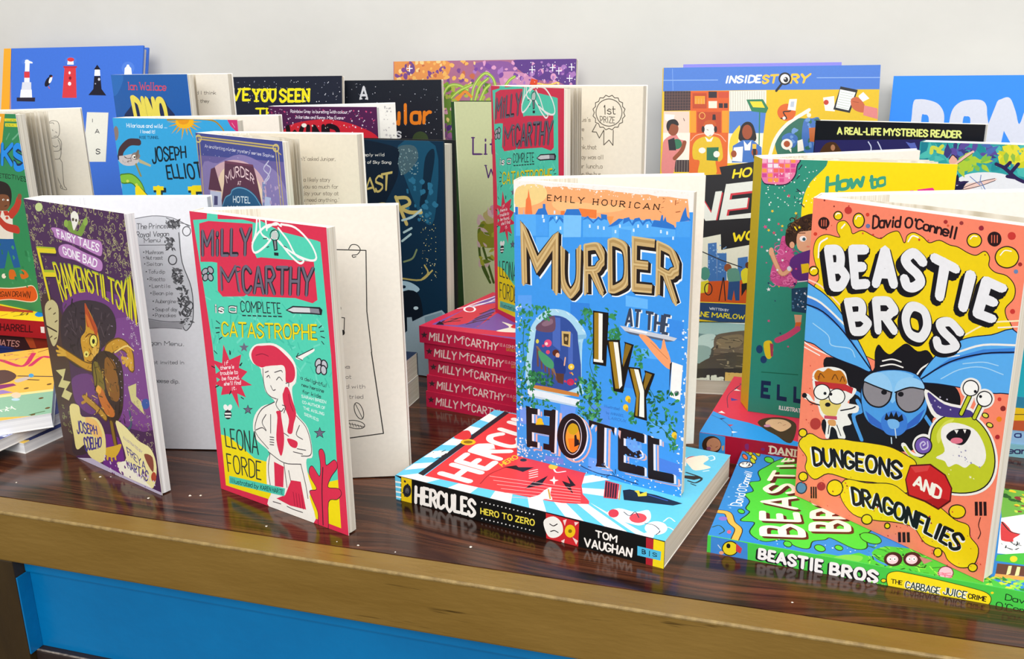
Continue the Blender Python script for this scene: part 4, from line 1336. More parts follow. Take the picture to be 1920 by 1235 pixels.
ART['hero'] = [
 ('P','63c6ea',[1921,3928,3856,48,-447,-869,-1513,1155]),
 ('P','f4f3ee',[96,1938,211,1939,301,1814,199,1813]),
 ('P','f4f3ee',[330,1940,452,1941,515,1816,407,1815]),
 ('P','f4f3ee',[579,1942,710,1944,742,1819,627,1818]),
 ('P','f4f3ee',[845,1945,984,1946,981,1822,860,1820]),
 ('P','f4f3ee',[1129,1948,1278,1949,1236,1825,1107,1823]),
 ('P','f4f3ee',[-16,1937,99,1812,81,1760,-16,1873]),
 ('P','f4f3ee',[-10,1861,-13,1696,90,1635,80,1783]),
 ('P','f4f3ee',[-13,1522,-14,1344,103,1342,98,1487]),
 ('P','f4f3ee',[-9,1189,-11,1034,120,1092,111,1216]),
 ('P','f4f3ee',[-5,900,-5,779,135,877,127,984]),
 ('P','f4f3ee',[-2,649,-3,520,169,731,145,801]),
 ('P','f4f3ee',[-3,382,-2,235,225,611,193,663]),
 ('P','f4f3ee',[576,788,697,669,1189,269,1053,223,594,625,465,751]),
 ('P','f4f3ee',[409,725,491,487,384,442,341,688]),
 ('P','f4f3ee',[298,655,279,622,169,241,125,286]),
 ('P','f4f3ee',[241,592,-12,52,-9,171]),
 ('P','e23c40',[81,1760,1358,1820,1334,1131,998,858,592,789,438,741,329,683,258,605,220,588,183,671,153,751,137,851,98,1339]),
 ('P','24242c',[90,1821,1380,1859,1360,1809,77,1769]),
 ('S','e2b820',[735,1746,693,1740,661,1767,657,1811,683,1847,725,1853,757,1826,761,1782]),
 ('S','8a6a10',[724,1766,703,1765,685,1782,681,1807,693,1827,715,1828,733,1811,737,1786]),
 ('S','d8383c',[736,1939,852,1953,898,1904,794,1824,729,1850]),
 ('S','f4f3ee',[475,1882,439,1860,390,1851,357,1859,359,1881,395,1903,444,1912,478,1904]),
 ('X',['24242c','f4f3ee'],'dash',12,10.0,[336,1816,488,1932],3),
 ('T','f7f1ea',0.18,'HERCULES',[168,1709,1813,1754],[147,1416,1728,1397],{'gap': 2.2}),
 ('T','f2c232',0.16,'HERO TO',[490,1407,798,1357],[454,1355,764,1299]),
 ('P','1a1418',[452,1344,516,1281,496,1252,544,1153,443,1189,452,1238]),
 ('P','1a1418',[222,1056,367,1053,331,1042,469,1008,348,989,345,971]),
 ('P','1a1418',[442,889,429,821,536,897,421,775,389,799,300,737,375,828]),
 ('L','f6b8b4',5.7,[282,1359,389,727]),
 ('L','f6b8b4',5.6,[238,1304,354,711]),
 ('L','f6b8b4',5.6,[195,1250,319,695]),
 ('L','f6b8b4',5.5,[153,1196,285,679]),
 ('L','f6b8b4',5.4,[111,1144,252,663]),
 ('L','f6b8b4',5.4,[71,1093,218,648]),
 ('C','a82a30',9.8,[152,1357,307,1374,447,1334]),
 ('P','fbf6ee',[483,969,439,938,440,912,413,925,364,909,406,939,411,968,437,955]),
 ('S','f2c232',[630,1013,598,1008,577,1022,578,1048,601,1070,632,1075,654,1061,653,1035]),
 ('C','f4f3ee',11.9,[577,1015,545,978,586,932]),
 ('S','fbf8f2',[121,967,185,931,263,929,320,909,231,871,165,824,154,874,108,877,115,922]),
 ('C','c8963a',11.0,[287,913,171,841]),
 ('L','f6d0c8',12.0,[472,1153,524,1118]),
 ('L','f6d0c8',11.9,[440,1136,492,1101]),
 ('L','f6d0c8',11.8,[409,1119,460,1084]),
 ('L','f6d0c8',11.7,[378,1103,428,1068]),
 ('S','2a2a30',[628,1256,609,1254,595,1266,593,1285,606,1299,625,1302,640,1290,641,1271]),
 ('P','c83a3e',[584,632,574,526,366,453,342,541]),
 ('L','3a1418',11.1,[561,614,364,537]),
 ('L','3a1418',11.1,[561,596,367,521]),
 ('L','3a1418',11.1,[561,578,369,505]),
 ('L','3a1418',11.1,[560,560,372,489]),
 ('L','3a1418',11.0,[560,542,374,473]),
 ('P','c8a060',[569,519,568,508,363,436,361,446]),
 ('P','1c2430',[499,471,533,437,535,254,500,63,446,107,375,413]),
 ('P','e8d020',[526,401,548,377,500,351,554,324,495,303,462,349,504,373]),
 ('L','3a5aa8',10.8,[513,297,493,162]),
 ('S','f6f4f0',[163,440,253,401,256,288,317,223,207,169,113,195,103,265,116,344]),
 ('S','d23a44',[192,372,152,366,127,381,131,407,162,431,202,437,228,423,224,396]),
 ('S','e04a50',[215,196,166,194,132,220,131,260,165,291,215,294,250,267,250,226]),
 ('S','f6f4f0',[154,41,89,38,45,73,45,123,91,162,156,165,202,131,201,79]),
 ('S','f6f4f0',[31,79,-1,78,-23,95,-22,120,0,139,31,141,54,124,53,98]),
 ('C','2a3a4a',6.8,[223,351,193,301,256,288,197,240]),
 ('C','2a3a4a',6.5,[146,183,150,124,100,69,47,73]),
 ('C','dff2fa',8.3,[221,89,283,75,253,28]),
 ('C','dff2fa',8.1,[95,79,165,45,142,-11]),
 ('S','d23a44',[1185,151,1126,150,1086,180,1089,223,1132,255,1192,257,1233,227,1230,183]),
 ('S','f4ead8',[1159,259,1276,172,1232,117,1137,128,1101,63,1010,141,1051,195]),
 ('C','1a2a34',15.3,[951,189,913,70,826,82,831,136]),
 ('C','1a2a34',11.3,[798,105,786,69]),
 ('C','dff2fa',10.3,[1251,150,1300,110,1250,81,1213,97]),
 ('C','dff2fa',9.9,[1019,91,1051,61]),
 ('P','1a1418',[852,317,930,102,919,59,862,106]),
]
ART['hero:spine'] = [
 ('P','63c6ea',[-65,200,48,167,38,-7,-80,-35]),
 ('L','f4f3ee',12.2,[-13,132,46,136]),
 ('L','f4f3ee',12.2,[-15,95,44,98]),
 ('L','f4f3ee',12.2,[-18,57,42,60]),
 ('L','f4f3ee',12.3,[-20,19,39,22]),
 ('P','e8c61c',[54,183,140,181,130,-7,43,-6]),
 ('S','24242c',[132,94,120,57,94,37,70,45,62,78,74,115,100,135,124,126]),
 ('S','5a5a60',[113,90,108,72,96,63,85,67,81,82,87,100,98,109,109,105]),
 ('X',['24242c'],'dot',8,8.0,[52,5,135,164],2),
 ('T','f7f1ea',0.17,'HERCULES',[173,147,643,152],[165,3,635,12],{'gap': 2.0,'jit': 0.3}),
 ('T','ecd84a',0.17,'HERO TO ZERO',[686,99,1083,112],[685,52,1080,63],{'gap': 2.0}),
 ('S','e8e4e0',[701,143,700,139,696,137,693,137,691,140,693,144,696,146,700,146]),
 ('S','e8e4e0',[731,143,730,139,726,137,723,137,721,140,723,144,726,146,730,146]),
 ('S','e8e4e0',[761,143,760,139,756,137,753,138,751,141,753,144,756,147,760,146]),
 ('S','e8e4e0',[791,143,790,140,786,137,783,138,781,141,783,145,786,147,790,146]),
 ('S','e8e4e0',[821,144,819,140,816,138,812,138,811,141,812,145,816,147,819,147]),
 ('S','e8e4e0',[850,144,849,140,845,138,842,139,840,142,842,145,845,148,849,147]),
 ('S','e8e4e0',[880,144,878,141,875,138,871,139,870,142,871,146,875,148,878,147]),
 ('S','e8e4e0',[909,145,907,141,904,139,901,139,899,142,901,146,904,148,908,148]),
 ('S','e8e4e0',[938,145,937,141,933,139,930,140,928,143,930,146,933,148,937,148]),
 ('S','e8e4e0',[967,145,966,142,962,139,959,140,957,143,959,147,962,149,966,148]),
 ('S','e8e4e0',[996,145,994,142,991,140,988,140,986,143,988,147,991,149,995,148]),
 ('S','e8e4e0',[1025,146,1023,142,1020,140,1016,140,1015,143,1016,147,1020,149,1023,149]),
 ('S','e8e4e0',[1053,146,1052,142,1048,140,1045,141,1044,144,1045,147,1048,150,1052,149]),
 ('S','e8e4e0',[1082,146,1080,143,1077,140,1073,141,1072,144,1074,148,1077,150,1080,149]),
 ('S','e8e4e0',[698,22,696,19,693,16,689,17,688,20,689,24,693,26,697,25]),
 ('S','e8e4e0',[728,23,727,19,723,17,720,17,718,20,720,24,723,27,727,26]),
 ('S','e8e4e0',[758,24,757,20,753,17,750,18,748,21,750,25,754,27,757,27]),
 ('S','e8e4e0',[788,24,787,20,783,18,780,19,778,22,780,25,784,28,787,27]),
 ('S','e8e4e0',[818,25,817,21,813,19,810,19,808,22,810,26,813,28,817,28]),
 ('S','e8e4e0',[848,25,847,22,843,19,839,20,838,23,840,27,843,29,847,28]),
 ('S','e8e4e0',[878,26,876,22,873,20,869,20,868,23,869,27,873,29,876,29]),
 ('S','e8e4e0',[907,26,906,23,902,20,899,21,897,24,899,28,902,30,906,29]),
 ('S','e8e4e0',[936,27,935,23,931,21,928,22,927,25,928,28,931,31,935,30]),
 ('S','e8e4e0',[965,28,964,24,961,22,957,22,956,25,957,29,961,31,964,31]),
 ('S','e8e4e0',[994,28,993,24,990,22,986,23,985,26,986,29,990,32,993,31]),
 ('S','e8e4e0',[1023,29,1022,25,1018,23,1015,23,1014,26,1015,30,1019,32,1022,32]),
 ('S','e8e4e0',[1052,29,1051,26,1047,23,1044,24,1042,27,1044,31,1047,33,1051,32]),
 ('S','e8e4e0',[1081,30,1079,26,1076,24,1073,24,1071,27,1073,31,1076,33,1079,33]),
 ('P','cf2a30',[1164,177,1394,173,1388,-9,1166,-6]),
 ('S','f6f2ea',[1151,123,1217,166,1270,140,1283,77,1244,28,1190,14,1157,59]),
 ('C','2a2024',6.6,[1191,107,1217,100,1244,120]),
 ('C','2a2024',6.6,[1197,56,1224,69,1250,62]),
 ('S','f0c41c',[1369,102,1358,68,1333,48,1307,55,1296,83,1307,118,1332,137,1358,131]),
 ('S','8a6a10',[1346,96,1342,86,1333,80,1323,81,1320,89,1323,100,1333,106,1342,104]),
 ('P','f6d8d0',[1283,156,1309,169,1296,120]),
 ('P','f6d8d0',[1348,55,1387,39,1375,9]),
 ('P','f6d8d0',[1270,8,1296,28,1290,-7]),
 ('P','f6d8d0',[1361,163,1392,168,1367,138]),
 ('T','f7f1ea',0.19,'TOM',[1507,145,1645,145],[1508,94,1642,92],{'gap': 2}),
 ('T','f7f1ea',0.17,'VAUGHAN',[1432,74,1745,84],[1434,11,1739,18],{'gap': 1.9}),
 ('P','b02430',[1831,180,1878,177,1882,-15,1834,-9]),
 ('P','f2da20',[1878,180,1983,176,1979,-13,1877,-17]),
 ('P','4fbce4',[1778,108,1927,110,1925,49,1779,45]),
 ('T','152030',0.2,'B',[1807,95,1831,95],[1808,62,1832,64]),
 ('L','152030',4.9,[1855,95,1855,60]),
 ('T','152030',0.16,'S',[1875,93,1902,93],[1875,65,1901,65]),
]
ART['beasts'] = [
 ('R','1a3a1a',15.8,[136,1747,263,1736,255,1820,337,1796,395,1785,434,1815,540,1806,628,1851,700,1805,817,1849,876,1784,1010,1816,1123,1772,1267,1705,1347,1594,1230,1235,770,1002,395,1072,339,1129,266,1089,177,1086,151,1152,231,1282,195,1319,148,1385,56,1398,52,1465,106,1550,48,1643,69,1705]),
 ('S','4fcb3c',[136,1747,263,1736,255,1820,337,1796,395,1785,434,1815,540,1806,628,1851,700,1805,817,1849,876,1784,1010,1816,1123,1772,1267,1705,1347,1594,1230,1235,770,1002,395,1072,339,1129,266,1089,177,1086,151,1152,231,1282,195,1319,148,1385,56,1398,52,1465,106,1550,48,1643,69,1705]),
 ('S','1a3a1a',[290,999,248,1022,242,1068,275,1110,329,1124,372,1101,378,1054,344,1012]),
 ('S','4fcb3c',[291,1004,257,1025,253,1067,282,1106,328,1120,363,1099,367,1055,337,1016]),
 ('S','1a3a1a',[55,1491,29,1499,23,1518,39,1537,69,1544,95,1535,102,1516,85,1497]),
 ('S','4fcb3c',[56,1496,37,1503,33,1518,45,1533,68,1539,87,1532,91,1516,79,1501]),
 ('S','1a3a1a',[71,1302,43,1314,37,1338,56,1361,90,1369,118,1357,124,1333,105,1310]),
 ('S','4fcb3c',[73,1307,52,1317,47,1337,63,1357,88,1364,110,1354,114,1333,98,1314]),
 ('S','1a3a1a',[117,1207,94,1216,89,1235,105,1252,132,1257,155,1248,160,1229,145,1212]),
 ('S','4fcb3c',[119,1211,103,1219,100,1234,111,1248,130,1253,147,1245,150,1230,138,1216]),
 ('S','1a3a1a',[372,1814,349,1821,344,1839,360,1856,387,1864,410,1857,415,1840,399,1822]),
 ('S','4fcb3c',[374,1820,359,1825,356,1839,367,1853,385,1859,400,1853,403,1840,392,1826]),
 ('S','1a3a1a',[1226,1737,1190,1748,1184,1774,1210,1801,1255,1812,1292,1802,1298,1775,1271,1748]),
 ('S','4fcb3c',[1228,1743,1202,1752,1199,1774,1219,1797,1253,1806,1279,1797,1283,1775,1262,1752]),
 ('T','5a2018',0.2,'BEASTIE',[94,1669,417,1715,722,1733,1078,1700,1315,1643],[173,1406,507,1480,802,1522,1129,1565,1366,1594],{'gap': 2.4}),
 ('T','f8efd8',0.17,'BEASTIE',[113,1688,439,1735,747,1755,1105,1722,1345,1666],[192,1423,529,1499,828,1542,1157,1586,1396,1617],{'gap': 2.4}),
 ('T','5a2018',0.2,'BROS',[262,1400,892,1430],[347,1157,958,1258],{'gap': 2.4}),
 ('T','f8efd8',0.17,'BROS',[282,1418,918,1450],[367,1173,984,1277],{'gap': 2.4}),
 ('T','f4f4f4',0.12,"David O'Connell",[439,1921,998,1909],[452,1846,989,1854],{'gap': 1.2}),
 ('C','3a2a10',51.6,[325,1981,321,1914,211,1872,138,1818,3,1818,-99,1811]),
 ('C','eab04a',39.4,[325,1981,321,1914,211,1872,138,1818,3,1818,-99,1811]),
 ('C','2a4a2a',7.5,[107,1973,144,1937,90,1896,36,1918]),
 ('S','8a6ac0',[251,1905,229,1909,214,1926,215,1946,231,1957,253,1953,268,1936,268,1916]),
 ('S','d85a7a',[88,1854,71,1855,62,1862,65,1872,79,1878,95,1877,105,1870,102,1860]),
 ('S','2a3a1a',[1273,1895,1262,1907,1282,1926,1322,1942,1357,1945,1368,1933,1347,1913,1308,1897]),
 ('S','b8c832',[1282,1900,1276,1909,1292,1924,1322,1937,1347,1939,1354,1930,1337,1915,1307,1902]),
 ('S','2a3a1a',[1206,1858,1196,1870,1216,1890,1254,1905,1289,1908,1299,1895,1279,1876,1241,1860]),
 ('S','d8c82a',[1216,1864,1210,1873,1226,1887,1254,1900,1280,1902,1286,1893,1269,1878,1240,1866]),
 ('S','2a3a1a',[1285,1845,1275,1857,1295,1876,1334,1892,1370,1894,1380,1882,1359,1862,1320,1847]),
 ('S','b8c832',[1295,1850,1288,1859,1305,1874,1334,1886,1360,1889,1366,1879,1349,1864,1320,1852]),
 ('S','2a3a1a',[1193,1920,1182,1932,1202,1951,1240,1967,1275,1970,1286,1958,1265,1938,1227,1922]),
 ('S','e0704a',[1202,1925,1196,1934,1212,1949,1241,1962,1266,1964,1272,1955,1256,1940,1227,1928]),
 ('S','2a3a1a',[1144,1858,1134,1870,1153,1889,1191,1904,1225,1907,1235,1895,1215,1875,1177,1860]),
 ('S','b8c832',[1153,1863,1147,1872,1162,1887,1191,1899,1215,1901,1222,1892,1206,1877,1177,1866]),
 ('S','2a3a1a',[1310,1925,1300,1937,1320,1957,1360,1973,1396,1976,1406,1963,1385,1943,1345,1927]),
 ('S','8ab83a',[1320,1930,1313,1939,1330,1955,1360,1967,1386,1970,1392,1961,1375,1945,1345,1933]),
 ('S','2a2a3a',[1117,1870,1070,1878,1041,1909,1045,1946,1080,1966,1127,1959,1158,1927,1153,1890]),
 ('S','f2f2ea',[1114,1877,1079,1885,1055,1912,1057,1942,1083,1959,1119,1952,1143,1925,1141,1894]),
 ('X',['2a2a3a'],'dash',8,8.0,[1069,1889,1127,1946],3),
 ('X',['e8f4fa'],'dot',24,4.5,[-101,1084,140,1712],5),
 ('X',['8ac0f0'],'star',18,10.0,[387,1862,1248,2016],6),
 ('P','4abf3a',[-51,1416,28,1307,28,1212,108,1121,85,1064,178,1038,245,974,260,879,268,805,228,641,-19,297,-228,478,-106,897]),
 ('S','7ac84a',[-24,1266,55,1195,71,1101,3,1117,-42,1208]),
 ('C','1a4a1a',6.8,[146,1066,79,1027,40,970,-26,988]),
 ('C','3a8ad0',19.1,[136,1066,59,1026,20,970]),
 ('X',['2a8a2a','8ad84a','1a5a1a'],'dash',70,12.0,[-50,624,249,1080],7),
 ('S','3a1c1c',[121,885,56,899,19,934,29,969,83,984,149,970,188,935,177,900]),
 ('S','e4bcc4',[109,907,67,916,43,938,50,960,85,969,127,961,152,939,144,916]),
 ('S','fbf6f0',[101,942,86,945,77,953,80,960,93,964,108,961,117,953,114,945]),
 ('S','fbf6f0',[111,916,96,919,87,927,90,935,103,938,118,935,127,927,124,919]),
 ('S','2a1010',[98,945,92,946,88,949,90,952,95,953,101,952,105,949,103,947]),
 ('S','2a1010',[107,922,101,923,98,925,99,928,104,929,110,928,114,925,112,923]),
 ('S','3a1c1c',[161,782,95,798,58,832,69,867,123,881,189,867,229,831,216,796]),
 ('S','e4bcc4',[148,804,106,814,82,836,89,858,124,867,167,857,192,835,184,813]),
 ('S','fbf6f0',[141,839,125,842,117,850,119,858,133,861,148,858,157,850,154,842]),
 ('S','fbf6f0',[151,813,135,817,126,825,129,832,142,835,158,832,167,824,164,816]),
 ('S','2a1010',[138,843,131,844,128,846,129,849,135,850,141,849,144,846,143,844]),
 ('S','2a1010',[147,819,141,820,137,823,139,825,144,826,150,825,154,822,152,820]),
 ('P','b07a70',[188,796,165,724,107,771]),
 ('S','5a2a3a',[68,619,9,633,-25,663,-13,691,37,701,97,687,131,657,119,629]),
 ('S','f0b4c4',[66,624,16,637,-13,663,-4,687,39,696,90,684,119,658,109,633]),
 ('X',['d8708a'],'dash',10,10.0,[3,634,91,687],4),
 ('P','6fae3c',[1335,282,1407,90,926,144,861,312]),
 ('X',['e8c820','8a2a2a','2a5a1a','c8d84a'],'blob',26,22.0,[949,115,1350,259],8),
 ('P','f6f6f4',[870,313,1002,135,418,199,388,375]),
 ('S','d8383a',[817,316,755,283,703,270,680,230,614,269,567,278,558,329,598,339]),
 ('C','2a1a1a',8.9,[812,316,699,279,685,230]),
 ('X',['3a3a3a'],'dash',14,8.0,[461,239,572,352],9),
 ('P','4abf3a',[371,376,466,194,303,212,294,392]),
 ('S','e8d820',[359,274,330,283,314,298,319,311,344,314,373,306,389,290,384,277]),
 ('P','6a3a24',[266,385,293,213,173,227,142,404]),
 ('P','f0e8a0',[258,329,265,311,171,328,143,352]),
 ('P','f0e8a0',[265,285,268,268,168,286,150,309]),
 ('P','e8a84a',[142,404,169,227,124,232,95,416]),
 ('X',['8ad84a','c8d83a','2a8a2a'],'leaf',40,14.0,[-5,235,108,460],10),
]
ART['beasts:spine'] = [
 ('P','3f86d0',[20,122,238,108,246,-18,23,-42]),
 ('S','2a2a10',[187,63,175,24,141,2,106,9,89,43,102,82,136,104,171,96]),
 ('S','e4d024',[181,62,170,28,141,9,110,15,95,44,106,78,136,97,167,90]),
 ('P','c83a4a',[172,95,209,67,201,31,173,42]),
 ('S','1a1a1a',[139,71,137,58,128,52,119,55,115,65,118,78,126,84,135,81]),
 ('S','e0a080',[103,16,99,7,89,1,79,3,74,10,78,19,88,25,98,23]),
 ('L','c8d8e8',5.5,[65,61,82,41]),
 ('T','15131a',0.31,'BEASTIE',[305,85,658,84],[303,8,660,-12],{'gap': 2.6}),
 ('T','15131a',0.31,'BROS',[710,77,960,79],[712,-11,961,-12],{'gap': 2.6}),
 ('T','15131a',0.31,'BEASTIE',[308,89,661,88],[307,12,663,-8],{'gap': 2.6}),
 ('T','15131a',0.31,'BROS',[713,81,964,83],[716,-7,965,-8],{'gap': 2.6}),
 ('T','15131a',0.31,'BEASTIE',[312,93,665,92],[311,16,667,-3],{'gap': 2.6}),
 ('T','15131a',0.31,'BROS',[717,85,967,87],[719,-3,968,-4],{'gap': 2.6}),
 ('T','f4f0ee',0.22,'BEASTIE',[312,93,665,92],[311,16,667,-3],{'gap': 2.6}),
 ('T','f4f0ee',0.22,'BROS',[717,85,967,87],[719,-3,968,-4],{'gap': 2.6}),
 ('S','2a3a1a',[1021,30,1017,19,1006,12,994,14,988,23,992,34,1003,41,1015,39]),
 ('S','f2d820',[1016,29,1013,22,1005,17,997,18,993,24,996,32,1004,36,1012,35]),
 ('R','2a2a10',7.8,[1022,68,1066,98,1129,99,1218,96,1350,87,1455,78,1524,66,1550,35,1533,-8,1448,-11,1318,-15,1186,-21,1060,-24,1030,3]),
 ('S','f6de1c',[1022,68,1066,98,1129,99,1218,96,1350,87,1455,78,1524,66,1550,35,1533,-8,1448,-11,1318,-15,1186,-21,1060,-24,1030,3]),
 ('T','2a1a10',0.16,'THE',[1044,47,1100,48],[1046,18,1101,19]),
 ('T','fbf8ee',0.28,'CABBAGE',[1123,53,1295,50],[1122,2,1295,2]),
 ('T','2f4434',0.13,'CABBAGE',[1123,53,1295,50],[1122,2,1295,2]),
 ('T','fbf8ee',0.28,'JUICE',[1314,57,1430,55],[1317,9,1427,4]),
 ('T','2f4434',0.13,'JUICE',[1314,57,1430,55],[1317,9,1427,4]),
 ('T','2a1a10',0.17,'CRIME',[1441,45,1528,45],[1442,12,1527,12]),
 ('S','f2d820',[1560,75,1558,70,1553,66,1548,67,1545,72,1547,78,1552,81,1557,80]),
 ('T','12301a',0.13,'David',[1619,84,1760,76],[1619,43,1760,39]),
 ('T','12301a',0.13,"O'Connell",[1579,27,1811,24],[1581,-12,1809,-19]),
 ('X',['2a9a3a','8ae05a'],'blob',30,7.0,[913,-40,1030,3],5),
]
